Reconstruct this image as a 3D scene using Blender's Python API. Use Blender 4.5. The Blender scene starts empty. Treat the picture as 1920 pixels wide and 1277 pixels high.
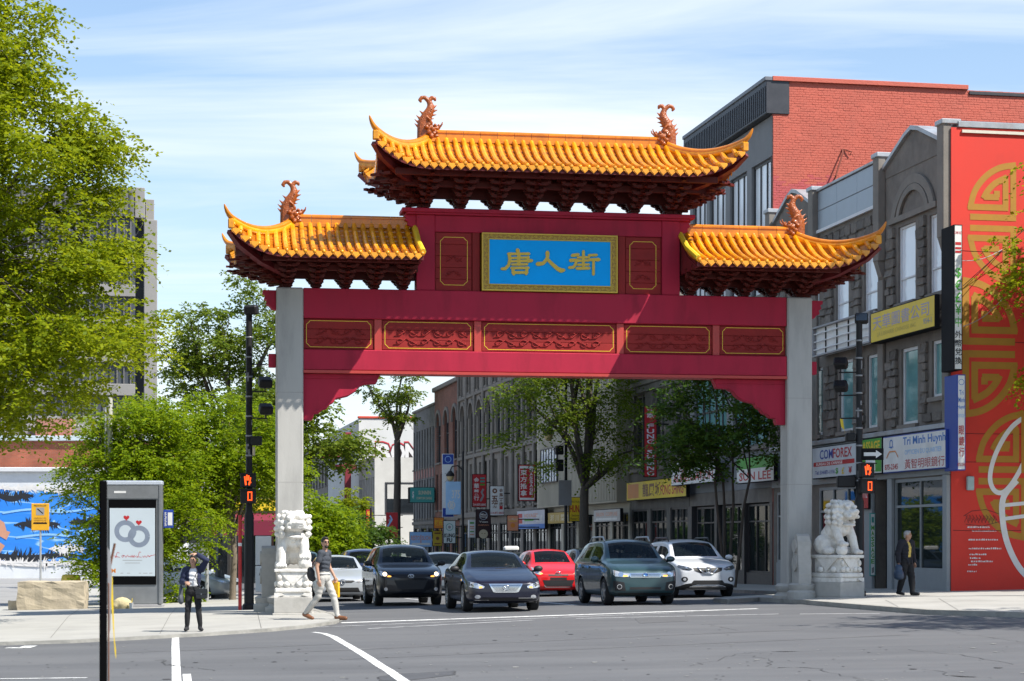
import bpy, bmesh, math, random
import numpy as np
from mathutils import Vector, Matrix
from mathutils.bvhtree import BVHTree
R = math.radians
scene = bpy.context.scene
col = scene.collection

# ------------------------------------------------------------------ camera
F, HX, HY, EYE = 3700.0, 960.0, 1012.0, 1.68     # focal length in photo pixels, principal column, horizon row, eye height
cam_d = bpy.data.cameras.new('camera'); cam = bpy.data.objects.new('camera', cam_d); col.objects.link(cam)
cam.location = (0, 0, EYE); cam.rotation_euler = (R(90), 0, 0)
cam_d.sensor_width = 36.0; cam_d.lens = 36.0 * F / 1920.0
cam_d.shift_y = (HY - 638.5) / 1920.0
cam_d.clip_start = 0.5; cam_d.clip_end = 4000
cam_d.dof.use_dof = True; cam_d.dof.focus_distance = 50; cam_d.dof.aperture_fstop = 5.6
scene.camera = cam

# ------------------------------------------------------------------ sun and sky
LDIR = Vector((-1.42, 0.788, -2.03)).normalized()       # the way the sunlight travels
SUN = -LDIR
sun_d = bpy.data.lights.new('sun', 'SUN'); sun_d.energy = 5.0; sun_d.angle = R(0.53); sun_d.color = (1.0, 0.95, 0.87)
sun = bpy.data.objects.new('sun', sun_d); col.objects.link(sun)
sun.location = (20, -20, 40); sun.rotation_euler = LDIR.to_track_quat('-Z', 'Y').to_euler()
world = bpy.data.worlds.new('World'); scene.world = world; world.use_nodes = True
nt = world.node_tree; nt.nodes.clear()
def wn(t, **k):
    n = nt.nodes.new(t)
    for a, b in k.items(): setattr(n, a, b)
    return n
sky = wn('ShaderNodeTexSky', sky_type='NISHITA', sun_disc=False)
sky.sun_elevation = math.asin(SUN.z); sky.sun_rotation = math.atan2(SUN.x, SUN.y)
sky.air_density = 1.0; sky.dust_density = 0.25; sky.ozone_density = 2.2
bg = wn('ShaderNodeBackground'); bg.inputs['Strength'].default_value = 0.088
wout = wn('ShaderNodeOutputWorld')
tc = wn('ShaderNodeTexCoord'); sep = wn('ShaderNodeSeparateXYZ'); nt.links.new(tc.outputs['Generated'], sep.inputs[0])
zz = wn('ShaderNodeMath', operation='MAXIMUM'); zz.inputs[1].default_value = 0.0; nt.links.new(sep.outputs['Z'], zz.inputs[0])
z2 = wn('ShaderNodeMath', operation='ADD'); z2.inputs[1].default_value = 0.10; nt.links.new(zz.outputs[0], z2.inputs[0])
dx = wn('ShaderNodeMath', operation='DIVIDE'); nt.links.new(sep.outputs['X'], dx.inputs[0]); nt.links.new(z2.outputs[0], dx.inputs[1])
dy = wn('ShaderNodeMath', operation='DIVIDE'); nt.links.new(sep.outputs['Y'], dy.inputs[0]); nt.links.new(z2.outputs[0], dy.inputs[1])
cmb = wn('ShaderNodeCombineXYZ'); nt.links.new(dx.outputs[0], cmb.inputs[0]); nt.links.new(dy.outputs[0], cmb.inputs[1])
mp = wn('ShaderNodeMapping'); mp.inputs['Rotation'].default_value = (0, 0, R(28)); mp.inputs['Scale'].default_value = (0.5, 1.5, 1)
nt.links.new(cmb.outputs[0], mp.inputs[0])
n1 = wn('ShaderNodeTexNoise'); n1.inputs['Scale'].default_value = 0.75; n1.inputs['Detail'].default_value = 9; n1.inputs['Roughness'].default_value = 0.58; n1.inputs['Distortion'].default_value = 0.7
nt.links.new(mp.outputs[0], n1.inputs['Vector'])
cr = wn('ShaderNodeValToRGB'); cr.color_ramp.elements[0].position = 0.46; cr.color_ramp.elements[1].position = 0.74
nt.links.new(n1.outputs['Fac'], cr.inputs[0])
mp2 = wn('ShaderNodeMapping'); mp2.inputs['Rotation'].default_value = (0, 0, R(-38)); mp2.inputs['Scale'].default_value = (0.35, 3.2, 1); mp2.inputs['Location'].default_value = (1.3, 0.4, 0)
nt.links.new(cmb.outputs[0], mp2.inputs[0])
n2 = wn('ShaderNodeTexNoise'); n2.inputs['Scale'].default_value = 0.8; n2.inputs['Detail'].default_value = 6; n2.inputs['Roughness'].default_value = 0.5; n2.inputs['Distortion'].default_value = 0.3
nt.links.new(mp2.outputs[0], n2.inputs['Vector'])
cr2 = wn('ShaderNodeValToRGB'); cr2.color_ramp.elements[0].position = 0.55; cr2.color_ramp.elements[1].position = 0.80
nt.links.new(n2.outputs['Fac'], cr2.inputs[0])
mx = wn('ShaderNodeMath', operation='MAXIMUM'); nt.links.new(cr.outputs[0], mx.inputs[0]); nt.links.new(cr2.outputs[0], mx.inputs[1])
amt = wn('ShaderNodeMath', operation='MULTIPLY'); amt.inputs[1].default_value = 0.75; nt.links.new(mx.outputs[0], amt.inputs[0])
# thin haze veil of the same cirrus deck, thicker towards the horizon as the line of sight grows longer
hz = wn('ShaderNodeMath', operation='DIVIDE'); hz.inputs[0].default_value = 0.10; nt.links.new(z2.outputs[0], hz.inputs[1])
tot = wn('ShaderNodeMath', operation='ADD', use_clamp=True); nt.links.new(amt.outputs[0], tot.inputs[0]); nt.links.new(hz.outputs[0], tot.inputs[1])
mixc = wn('ShaderNodeMix', data_type='RGBA'); nt.links.new(tot.outputs[0], mixc.inputs[0]); hsv = wn('ShaderNodeHueSaturation'); hsv.inputs['Saturation'].default_value = 1.3; hsv.inputs['Value'].default_value = 1.25; nt.links.new(sky.outputs[0], hsv.inputs['Color']); nt.links.new(hsv.outputs[0], mixc.inputs[6])
mixc.inputs[7].default_value = (7.2, 7.8, 8.3, 1)
nt.links.new(mixc.outputs[2], bg.inputs['Color']); nt.links.new(bg.outputs[0], wout.inputs[0])

scene.view_settings.view_transform = 'Standard'; scene.view_settings.look = 'None'
scene.view_settings.exposure = 0.72; scene.view_settings.gamma = 1.0; scene.view_settings.use_curve_mapping = False
scene.render.engine = 'CYCLES'
scene.cycles.use_denoising = True
scene.cycles.max_bounces = 6; scene.cycles.transparent_max_bounces = 12
scene.cycles.caustics_reflective = False; scene.cycles.caustics_refractive = False

# ------------------------------------------------------------------ measuring helpers
def lerp(a, b, t): return a + (b - a) * t
def g(x, y):
    """height of the road surface"""
    xs = min(max(x, -14.0), 16.0)
    if y < 30: b = -0.204
    elif y < 47: b = 0.012 * (y - 47)
    elif y < 80: b = -0.008 * (y - 47)
    else: b = -0.264
    return 0.02 * xs + b
def at(px, py, Y):
    """point at distance Y that the photograph shows at (px, py)"""
    return Vector(((px - HX) / F * Y, Y, EYE + (HY - py) / F * Y))
TH = R(11.0)                                  # street runs 11 degrees to the left of the line of sight
V = Vector((math.cos(TH), math.sin(TH), 0)); U = Vector((-math.sin(TH), math.cos(TH), 0))
P0 = Vector((11.9, 53.5, 0))                  # corner of the row of buildings
def street(t, off=0.0, z=0.0):
    """point t metres up the row of buildings, off metres out from it towards the road"""
    p = P0 + U * t - V * off
    return Vector((p.x, p.y, z))
def tz(px, py, off=0.0):
    """(distance along the row, height) of what the photo shows at (px, py) on the row"""
    p = P0 - V * off; k = (px - HX) / F
    t = (p.x - k * p.y) / (k * U.y - U.x)
    y = p.y + U.y * t
    return t, EYE + (HY - py) / F * y

# ------------------------------------------------------------------ materials
MATS = {}
def mat(name, color, rough=0.7, var=0.12, scale=6.0, bump=0.0, bscale=None, metal=0.0, spec=0.5, coat=0.0, stain=None, stain_amt=0.5, stain_scale=1.2, coords='Object', vec=None, detail=6, objvar=0.0):
    if name in MATS: return MATS[name]
    m = bpy.data.materials.new(name); m.use_nodes = True; t = m.node_tree
    b = t.nodes['Principled BSDF']; b.inputs['Roughness'].default_value = rough; b.inputs['Metallic'].default_value = metal
    b.inputs['Specular IOR Level'].default_value = spec
    b.inputs['Coat Weight'].default_value = coat; b.inputs['Coat Roughness'].default_value = 0.04
    c = (*color, 1)
    tcn = t.nodes.new('ShaderNodeTexCoord'); src = tcn.outputs[coords]
    if vec:
        mpn = t.nodes.new('ShaderNodeMapping'); mpn.inputs['Scale'].default_value = vec; t.links.new(src, mpn.inputs[0]); src = mpn.outputs[0]
    last = None
    if var > 0:
        n = t.nodes.new('ShaderNodeTexNoise'); n.inputs['Scale'].default_value = scale; n.inputs['Detail'].default_value = detail; n.inputs['Roughness'].default_value = 0.6
        t.links.new(src, n.inputs['Vector'])
        mr = t.nodes.new('ShaderNodeMapRange'); mr.inputs[1].default_value = 0.25; mr.inputs[2].default_value = 0.75; mr.inputs[3].default_value = 1 - var; mr.inputs[4].default_value = 1 + var
        t.links.new(n.outputs['Fac'], mr.inputs[0])
        mm = t.nodes.new('ShaderNodeMix'); mm.data_type = 'RGBA'; mm.blend_type = 'MULTIPLY'; mm.inputs[0].default_value = 1; mm.inputs[6].default_value = c
        cc = t.nodes.new('ShaderNodeCombineColor')
        for k in range(3): t.links.new(mr.outputs[0], cc.inputs[k])
        t.links.new(cc.outputs[0], mm.inputs[7]); last = mm.outputs[2]
        mr2 = t.nodes.new('ShaderNodeMapRange'); mr2.inputs[3].default_value = max(0.02, rough - 0.12); mr2.inputs[4].default_value = min(1, rough + 0.12)
        t.links.new(n.outputs['Fac'], mr2.inputs[0]); t.links.new(mr2.outputs[0], b.inputs['Roughness'])
    if stain:
        n = t.nodes.new('ShaderNodeTexNoise'); n.inputs['Scale'].default_value = stain_scale; n.inputs['Detail'].default_value = 8; n.inputs['Roughness'].default_value = 0.65
        t.links.new(src, n.inputs['Vector'])
        mr = t.nodes.new('ShaderNodeMapRange'); mr.inputs[1].default_value = 0.48; mr.inputs[2].default_value = 0.72; mr.inputs[4].default_value = stain_amt
        t.links.new(n.outputs['Fac'], mr.inputs[0])
        ms = t.nodes.new('ShaderNodeMix'); ms.data_type = 'RGBA'; t.links.new(mr.outputs[0], ms.inputs[0])
        if last: t.links.new(last, ms.inputs[6])
        else: ms.inputs[6].default_value = c
        ms.inputs[7].default_value = (*stain, 1); last = ms.outputs[2]
    if objvar > 0:
        oi = t.nodes.new('ShaderNodeObjectInfo'); mr = t.nodes.new('ShaderNodeMapRange'); mr.inputs[3].default_value = 1 - objvar; mr.inputs[4].default_value = 1 + objvar; t.links.new(oi.outputs['Random'], mr.inputs[0])
        cc = t.nodes.new('ShaderNodeCombineColor')
        for k in range(3): t.links.new(mr.outputs[0], cc.inputs[k])
        mo = t.nodes.new('ShaderNodeMix'); mo.data_type = 'RGBA'; mo.blend_type = 'MULTIPLY'; mo.inputs[0].default_value = 1
        if last: t.links.new(last, mo.inputs[6])
        else: mo.inputs[6].default_value = c
        t.links.new(cc.outputs[0], mo.inputs[7]); last = mo.outputs[2]
    if last: t.links.new(last, b.inputs['Base Color'])
    else: b.inputs['Base Color'].default_value = c
    if bump > 0:
        n = t.nodes.new('ShaderNodeTexNoise'); n.inputs['Scale'].default_value = bscale or scale * 4; n.inputs['Detail'].default_value = 6
        t.links.new(src, n.inputs['Vector'])
        bp = t.nodes.new('ShaderNodeBump'); bp.inputs['Strength'].default_value = bump; bp.inputs['Distance'].default_value = 0.02
        t.links.new(n.outputs['Fac'], bp.inputs['Height']); t.links.new(bp.outputs[0], b.inputs['Normal'])
    MATS[name] = m; return m
def glass(name, tint=(0.8, 0.85, 0.85), trans=0.6, base=(0.02, 0.025, 0.03), rough=0.02):
    """window glass: a mirror-like coat over partly see-through dark glass"""
    if name in MATS: return MATS[name]
    m = bpy.data.materials.new(name); m.use_nodes = True; t = m.node_tree
    b = t.nodes['Principled BSDF']; b.inputs['Base Color'].default_value = (*base, 1); b.inputs['Roughness'].default_value = rough; b.inputs['Specular IOR Level'].default_value = 0.9
    tr = t.nodes.new('ShaderNodeBsdfTransparent'); tr.inputs[0].default_value = (*tint, 1)
    fr = t.nodes.new('ShaderNodeFresnel'); fr.inputs['IOR'].default_value = 1.5
    ml = t.nodes.new('ShaderNodeMath'); ml.operation = 'SUBTRACT'; ml.inputs[0].default_value = 1.0; t.links.new(fr.outputs[0], ml.inputs[1])
    mu = t.nodes.new('ShaderNodeMath'); mu.operation = 'MULTIPLY'; mu.inputs[1].default_value = trans; t.links.new(ml.outputs[0], mu.inputs[0])
    mx_ = t.nodes.new('ShaderNodeMixShader'); t.links.new(mu.outputs[0], mx_.inputs[0]); t.links.new(b.outputs[0], mx_.inputs[1]); t.links.new(tr.outputs[0], mx_.inputs[2])
    t.links.new(mx_.outputs[0], t.nodes['Material Output'].inputs[0])
    MATS[name] = m; return m
def emit(name, color, strength):
    if name in MATS: return MATS[name]
    m = bpy.data.materials.new(name); m.use_nodes = True; b = m.node_tree.nodes['Principled BSDF']
    b.inputs['Base Color'].default_value = (*[c * 0.3 for c in color], 1); b.inputs['Emission Color'].default_value = (*color, 1); b.inputs['Emission Strength'].default_value = strength
    MATS[name] = m; return m
def brick_mat(name, c1, c2, mortar, bw=0.22, bh=0.075, plane='yz', rough=0.85, bump=0.6, var=0.25, msize=0.012):
    """bricks too far away to pick apart: colour and fine relief in object space on the given plane"""
    if name in MATS: return MATS[name]
    m = bpy.data.materials.new(name); m.use_nodes = True; t = m.node_tree; b = t.nodes['Principled BSDF']; b.inputs['Roughness'].default_value = rough
    tcn = t.nodes.new('ShaderNodeTexCoord'); sp = t.nodes.new('ShaderNodeSeparateXYZ'); t.links.new(tcn.outputs['Object'], sp.inputs[0])
    cb = t.nodes.new('ShaderNodeCombineXYZ'); t.links.new(sp.outputs[plane[0].upper()], cb.inputs[0]); t.links.new(sp.outputs['Z'], cb.inputs[1])
    nz = t.nodes.new('ShaderNodeTexNoise'); nz.inputs['Scale'].default_value = 3.0; nz.inputs['Detail'].default_value = 2
    t.links.new(cb.outputs[0], nz.inputs['Vector'])
    vm = t.nodes.new('ShaderNodeVectorMath'); vm.operation = 'MULTIPLY_ADD'; vm.inputs[1].default_value = (0.03, 0.03, 0.03)
    t.links.new(nz.outputs['Color'], vm.inputs[0]); t.links.new(cb.outputs[0], vm.inputs[2])
    br = t.nodes.new('ShaderNodeTexBrick'); br.inputs['Scale'].default_value = 1; br.inputs['Brick Width'].default_value = bw; br.inputs['Row Height'].default_value = bh
    br.inputs['Mortar Size'].default_value = msize; br.inputs['Mortar Smooth'].default_value = 0.3; br.inputs['Bias'].default_value = 0.0
    br.inputs['Color1'].default_value = (*c1, 1); br.inputs['Color2'].default_value = (*c2, 1); br.inputs['Mortar'].default_value = (*mortar, 1)
    t.links.new(vm.outputs[0], br.inputs['Vector'])
    n = t.nodes.new('ShaderNodeTexNoise'); n.inputs['Scale'].default_value = 0.9; n.inputs['Detail'].default_value = 8; t.links.new(cb.outputs[0], n.inputs['Vector'])
    mr = t.nodes.new('ShaderNodeMapRange'); mr.inputs[1].default_value = 0.3; mr.inputs[2].default_value = 0.7; mr.inputs[3].default_value = 1 - var; mr.inputs[4].default_value = 1 + var
    t.links.new(n.outputs['Fac'], mr.inputs[0]); cc = t.nodes.new('ShaderNodeCombineColor')
    for k in range(3): t.links.new(mr.outputs[0], cc.inputs[k])
    mm = t.nodes.new('ShaderNodeMix'); mm.data_type = 'RGBA'; mm.blend_type = 'MULTIPLY'; mm.inputs[0].default_value = 1
    t.links.new(br.outputs['Color'], mm.inputs[6]); t.links.new(cc.outputs[0], mm.inputs[7]); t.links.new(mm.outputs[2], b.inputs['Base Color'])
    ad = t.nodes.new('ShaderNodeMath'); ad.operation = 'SUBTRACT'; t.links.new(nz.outputs['Fac'], ad.inputs[0]); t.links.new(br.outputs['Fac'], ad.inputs[1])
    bp = t.nodes.new('ShaderNodeBump'); bp.inputs['Strength'].default_value = bump; bp.inputs['Distance'].default_value = 0.015
    t.links.new(ad.outputs[0], bp.inputs['Height']); t.links.new(bp.outputs[0], b.inputs['Normal'])
    MATS[name] = m; return m

# ------------------------------------------------------------------ mesh helpers
def link(name, me, parent=None):
    o = bpy.data.objects.new(name, me); col.objects.link(o)
    if parent is not None: o.parent = parent
    return o
def empty(name, loc=(0, 0, 0), rz=0.0, label=None, cat=None, group=None):
    o = bpy.data.objects.new(name, None); col.objects.link(o); o.location = loc; o.rotation_euler = (0, 0, rz); o.empty_display_size = 0.2
    if label: tag(o, label, cat, group)
    return o
def tag(o, label=None, cat=None, group=None, kind=None):
    if label: o['label'] = label
    if cat: o['category'] = cat
    if group: o['group'] = group
    if kind: o['kind'] = kind
    return o
def copy_tree(o, parent=None):
    c = o.copy(); col.objects.link(c); c.parent = parent
    for ch in list(o.children): copy_tree(ch, c)
    return c
class MB:
    """collects shapes, then links them as one mesh object"""
    def __init__(s): s.v = []; s.f = []; s.mi = []
    def add(s, vs, fs, mi=0):
        n = len(s.v); s.v += [tuple(v) for v in vs]; s.f += [tuple(n + i for i in f) for f in fs]; s.mi += [mi] * len(fs); return s
    def box(s, x0, x1, y0, y1, z0, z1, mi=0, M=None):
        vs = [Vector((x, y, z)) for z in (z0, z1) for y in (y0, y1) for x in (x0, x1)]
        if M: vs = [M @ v for v in vs]
        return s.add(vs, [(0, 2, 3, 1), (4, 5, 7, 6), (0, 1, 5, 4), (2, 6, 7, 3), (0, 4, 6, 2), (1, 3, 7, 5)], mi)
    def bbox(s, x0, x1, y0, y1, z0, z1, b=0.02, mi=0):
        """box with chamfered edges"""
        bm = bmesh.new(); bmesh.ops.create_cube(bm, size=1)
        for v in bm.verts: v.co = Vector((lerp(x0, x1, v.co.x + .5), lerp(y0, y1, v.co.y + .5), lerp(z0, z1, v.co.z + .5)))
        bmesh.ops.bevel(bm, geom=bm.edges[:], offset=min(b, 0.45 * min(abs(x1 - x0), abs(y1 - y0), abs(z1 - z0))), segments=1, affect='EDGES')
        return s.bm(bm, mi)
    def bm(s, bm, mi=0):
        bm.verts.ensure_lookup_table(); bm.verts.index_update()
        s.add([v.co.copy() for v in bm.verts], [[v.index for v in f.verts] for f in bm.faces], mi); bm.free(); return s
    def tube(s, pts, rad, n=8, mi=0, cap=True):
        pts = [Vector(p) for p in pts]; rs = rad if isinstance(rad, (list, tuple)) else [rad] * len(pts)
        vs = []; fs = []; up = None
        for i, p in enumerate(pts):
            d = (pts[min(i + 1, len(pts) - 1)] - pts[max(i - 1, 0)])
            d = d.normalized() if d.length > 1e-9 else Vector((0, 0, 1))
            if up is None: up = d.orthogonal().normalized()
            a = (up - d * up.dot(d)); a = a.normalized() if a.length > 1e-6 else d.orthogonal().normalized(); up = a; b = d.cross(a)
            for k in range(n):
                w = 2 * math.pi * k / n; vs.append(p + (a * math.cos(w) + b * math.sin(w)) * rs[i])
        for i in range(len(pts) - 1):
            for k in range(n):
                fs.append((i * n + k, i * n + (k + 1) % n, (i + 1) * n + (k + 1) % n, (i + 1) * n + k))
        if cap: fs.append(tuple(range(n - 1, -1, -1))); fs.append(tuple((len(pts) - 1) * n + k for k in range(n)))
        return s.add(vs, fs, mi)
    def cyl(s, p0, p1, r, n=12, mi=0): return s.tube([p0, p1], r, n, mi)
    def prism(s, pts, d0, d1, axis='y', mi=0):
        """2-D outline (a, b) extruded along an axis: y -> (a, d, b), x -> (d, a, b), z -> (a, b, d)"""
        area = sum(pts[i][0] * pts[(i + 1) % len(pts)][1] - pts[(i + 1) % len(pts)][0] * pts[i][1] for i in range(len(pts)))
        if area < 0: pts = pts[::-1]
        mk = {'y': lambda a, b, d: (a, d, b), 'x': lambda a, b, d: (d, a, b), 'z': lambda a, b, d: (a, b, d)}[axis]
        n = len(pts); lo, hi = min(d0, d1), max(d0, d1)
        vs = [mk(a, b, lo) for a, b in pts] + [mk(a, b, hi) for a, b in pts]
        fs = [tuple(range(n)), tuple(range(2 * n - 1, n - 1, -1))] + [((i + 1) % n, i, n + i, n + (i + 1) % n) for i in range(n)]
        if axis in ('x', 'z'): fs = [f[::-1] for f in fs]
        return s.add(vs, fs, mi)
    def lathe(s, prof, c=(0, 0, 0), n=16, mi=0):
        vs = []; fs = []
        for r_, z in prof:
            for k in range(n): a = 2 * math.pi * k / n; vs.append((c[0] + r_ * math.cos(a), c[1] + r_ * math.sin(a), c[2] + z))
        for i in range(len(prof) - 1):
            for k in range(n): fs.append((i * n + k, i * n + (k + 1) % n, (i + 1) * n + (k + 1) % n, (i + 1) * n + k))
        fs.append(tuple(range(n - 1, -1, -1))); fs.append(tuple((len(prof) - 1) * n + k for k in range(n)))
        return s.add(vs, fs, mi)
    def ball(s, c, r, sub=2, mi=0, M=None):
        bm = bmesh.new(); bmesh.ops.create_icosphere(bm, subdivisions=sub, radius=1)
        rr = r if isinstance(r, (list, tuple)) else (r, r, r)
        for v in bm.verts:
            p = Vector((v.co.x * rr[0], v.co.y * rr[1], v.co.z * rr[2]))
            if M: p = M @ p
            v.co = p + Vector(c)
        return s.bm(bm, mi)
    def mesh(s, name, mats, smooth=False, angle=None):
        me = bpy.data.meshes.new(name); me.from_pydata(s.v, [], s.f)
        ms = mats if isinstance(mats, (list, tuple)) else [mats]
        for m in ms: me.materials.append(m)
        if len(ms) > 1: me.polygons.foreach_set('material_index', s.mi)
        if smooth:
            me.polygons.foreach_set('use_smooth', [True] * len(me.polygons))
            if angle: me.set_sharp_from_angle(angle=R(angle))
        me.update(); return me
    def build(s, name, mats, parent=None, smooth=False, angle=None):
        return link(name, s.mesh(name, mats, smooth, angle), parent)
def box_part(name, m, parent, *a): return MB().box(*a).build(name, m, parent)
def eval_mesh(o, name):
    dg = bpy.context.evaluated_depsgraph_get(); dg.update()
    return bpy.data.meshes.new_from_object(o.evaluated_get(dg), depsgraph=dg)
def blob(name, balls, voxel, m, parent=None, smooth_it=3, raw=None):
    """one continuous surface grown round many balls: (centre, radius or radii, matrix)"""
    mb = MB() if raw is None else raw
    for b in balls:
        mb.ball(b[0], b[1], 2, M=b[2] if len(b) > 2 else None)
    o = mb.build(name + '_raw', m)
    md = o.modifiers.new('r', 'REMESH'); md.mode = 'VOXEL'; md.voxel_size = voxel
    if smooth_it:
        sm = o.modifiers.new('s', 'SMOOTH'); sm.iterations = smooth_it; sm.factor = 0.5
    me = eval_mesh(o, name); old = o.data
    bpy.data.objects.remove(o); bpy.data.meshes.remove(old)
    me.name = name; me.materials.clear(); me.materials.append(m)
    me.polygons.foreach_set('use_smooth', [True] * len(me.polygons))
    return link(name, me, parent)
def chain(p0, p1, r0, r1, step=0.4):
    """balls along a tapering limb"""
    p0, p1 = Vector(p0), Vector(p1); n = max(2, int((p1 - p0).length / (step * min(r0, r1))) + 1)
    return [(p0.lerp(p1, i / n), lerp(r0, r1, i / n)) for i in range(n + 1)]
# ---- lettering
TXT = {}
def text_data(s, bold=0.0):
    k = (s, bold)
    if k in TXT: return TXT[k]
    c = bpy.data.curves.new('t', 'FONT'); c.body = s; c.size = 1.0; c.offset = bold; c.resolution_u = 2
    o = bpy.data.objects.new('t', c)
    me = bpy.data.meshes.new_from_object(o); bpy.data.objects.remove(o); bpy.data.curves.remove(c)
    co = np.empty(len(me.vertices) * 3); me.vertices.foreach_get('co', co); co = co.reshape(-1, 3)
    fs = [tuple(p.vertices) for p in me.polygons]; bpy.data.meshes.remove(me)
    TXT[k] = (co, fs); return TXT[k]
def letters(mb, s, cx, cz, w=None, h=None, y=0.0, bold=0.0, mi=0, frame=None):
    """flat letters in the x-z plane facing -y, centred at (cx, cz), fitted to width w and / or height h"""
    co, fs = text_data(s, bold)
    if len(co) == 0: return mb
    lo, hi = co.min(0), co.max(0); sz = np.maximum(hi - lo, 1e-6)
    sx = (w / sz[0]) if w else None; sy = (h / sz[1]) if h else None
    if sx is None: sx = sy
    if sy is None: sy = sx
    vs = [(cx + (p[0] - (lo[0] + hi[0]) / 2) * sx, y, cz + (p[1] - (lo[1] + hi[1]) / 2) * sy) for p in co]
    if frame: vs = [frame(v) for v in vs]
    return mb.add(vs, fs, mi)
def column_text(mb, s, cx, z_top, z_bot, w, y=0.0, bold=0.0, mi=0, fill=0.85, frame=None):
    st = (z_top - z_bot) / len(s)
    for i, c in enumerate(s): 
        if c != ' ': letters(mb, c, cx, z_top - (i + .5) * st, w, st * fill, y, bold, mi, frame)
    return mb
def ribbon(mb, pts, wid, y0=0.0, mi=0, thick=0.0):
    """brush stroke in the x-z plane: polyline with a width per point"""
    ws = wid if isinstance(wid, (list, tuple)) else [wid] * len(pts); n = len(pts); L = []; Rr = []
    for i in range(n):
        a = Vector(pts[max(i - 1, 0)]); b = Vector(pts[min(i + 1, n - 1)]); d = (b - a)
        d = d.normalized() if d.length > 1e-9 else Vector((1, 0)); nn = Vector((-d.y, d.x)); p = Vector(pts[i])
        L.append(p + nn * ws[i] / 2); Rr.append(p - nn * ws[i] / 2)
    if thick == 0:
        vs = [(p.x, y0, p.y) for p in L] + [(p.x, y0, p.y) for p in Rr]
        return mb.add(vs, [(n + i, n + i + 1, i + 1, i) for i in range(n - 1)], mi)
    return mb.prism([tuple(p) for p in L] + [tuple(p) for p in Rr[::-1]], y0 - thick, y0, 'y', mi)
# ---- surfaces that follow the ground
KX = [-14.0, 16.0]; KY = [30.0, 47.0, 80.0]
def drape(name, outline, h, m, wall=0.0, parent=None, cuts=True):
    bm = bmesh.new(); vs = [bm.verts.new((x, y, 0)) for x, y in outline]; bm.faces.new(vs)
    if cuts:
        for k in KX: bmesh.ops.bisect_plane(bm, geom=bm.verts[:] + bm.edges[:] + bm.faces[:], plane_co=(k, 0, 0), plane_no=(1, 0, 0))
        for k in KY: bmesh.ops.bisect_plane(bm, geom=bm.verts[:] + bm.edges[:] + bm.faces[:], plane_co=(0, k, 0), plane_no=(0, 1, 0))
    bm.normal_update()
    if bm.faces and sum(f.normal.z for f in bm.faces) < 0: bmesh.ops.reverse_faces(bm, faces=bm.faces[:])
    for v in bm.verts: v.co.z = g(v.co.x, v.co.y) + h
    if wall > 0:
        be = [e for e in bm.edges if len(e.link_faces) == 1]
        r = bmesh.ops.extrude_edge_only(bm, edges=be)
        for v in [q for q in r['geom'] if isinstance(q, bmesh.types.BMVert)]: v.co.z -= wall
        bmesh.ops.recalc_face_normals(bm, faces=bm.faces[:])
    me = bpy.data.meshes.new(name); bm.to_mesh(me); bm.free(); me.materials.append(m)
    return link(name, me, parent)
def strip(pts, w):
    """outline of a band of width w (or widths) along a ground polyline"""
    ws = w if isinstance(w, (list, tuple)) else [w] * len(pts); L = []; Rr = []
    for i in range(len(pts)):
        a = Vector(pts[max(i - 1, 0)]); b = Vector(pts[min(i + 1, len(pts) - 1)]); d = (b - a).normalized(); nn = Vector((-d.y, d.x)); p = Vector(pts[i])
        L.append(tuple(p + nn * ws[i] / 2)); Rr.append(tuple(p - nn * ws[i] / 2))
    return L + Rr[::-1]
def gp(px, py, h=0.0):
    """ground point (x, y) seen at (px, py), on a surface h above the road"""
    Y = 45.0
    for _ in range(40):
        X = (px - HX) / F * Y; Y = 0.5 * Y + 0.5 * (EYE - g(X, Y) - h) * F / (py - HY)
    return ((px - HX) / F * Y, Y)
# ================================================================== GROUND
m_asph = mat('asphalt', (0.112, 0.114, 0.119), 0.9, 0.14, 0.5, 0.35, 90, spec=0.3, stain=(0.143, 0.144, 0.146), stain_amt=0.8, stain_scale=0.35, vec=(.45, 1.6, 1), detail=9)
m_patch = mat('asphalt_patch', (0.07, 0.072, 0.078), 0.9, 0.15, 2.0, 0.3, 80)
m_walk = mat('concrete_walk', (0.36, 0.35, 0.32), 0.85, 0.10, 0.8, 0.2, 50, stain=(0.26, 0.25, 0.23), stain_amt=0.6, stain_scale=0.7)
m_joint = mat('walk_joint', (0.17, 0.165, 0.15), 0.95, 0.2, 8)
m_kerb = mat('concrete_kerb', (0.30, 0.29, 0.26), 0.9, 0.2, 3.0, 0.5, 14, stain=(0.17, 0.165, 0.15), stain_amt=0.7, stain_scale=2.0)
m_paint = mat('road_paint', (0.70, 0.70, 0.68), 0.75, 0.12, 5.0, stain=(0.20, 0.20, 0.20), stain_amt=1.0, stain_scale=7.0, detail=10)
m_worn = mat('worn_road_paint', (0.42, 0.42, 0.42), 0.8, 0.2, 6.0, stain=(0.12, 0.12, 0.125), stain_amt=1.0, stain_scale=4.0)
m_crack = mat('crack', (0.055, 0.055, 0.056), 0.95, 0.3, 8)
m_lot = mat('parking_lot_surface', (0.27, 0.265, 0.255), 0.9, 0.15, 0.5, 0.3, 60, stain=(0.16, 0.16, 0.155), stain_amt=0.7, stain_scale=0.3)

# the road: one sheet to the horizon that follows the fall of the ground
xs = [-1500, -300, -60, -14, 16, 60, 300, 1500]; ys = [-60, 30, 47, 80, 160, 400, 1500, 3000]
mb = MB(); mb.add([(x, y, g(x, y)) for y in ys for x in xs], [(j * 8 + i, j * 8 + i + 1, (j + 1) * 8 + i + 1, (j + 1) * 8 + i) for j in range(7) for i in range(7)])
tag(mb.build('road', m_asph), kind='structure')

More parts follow.
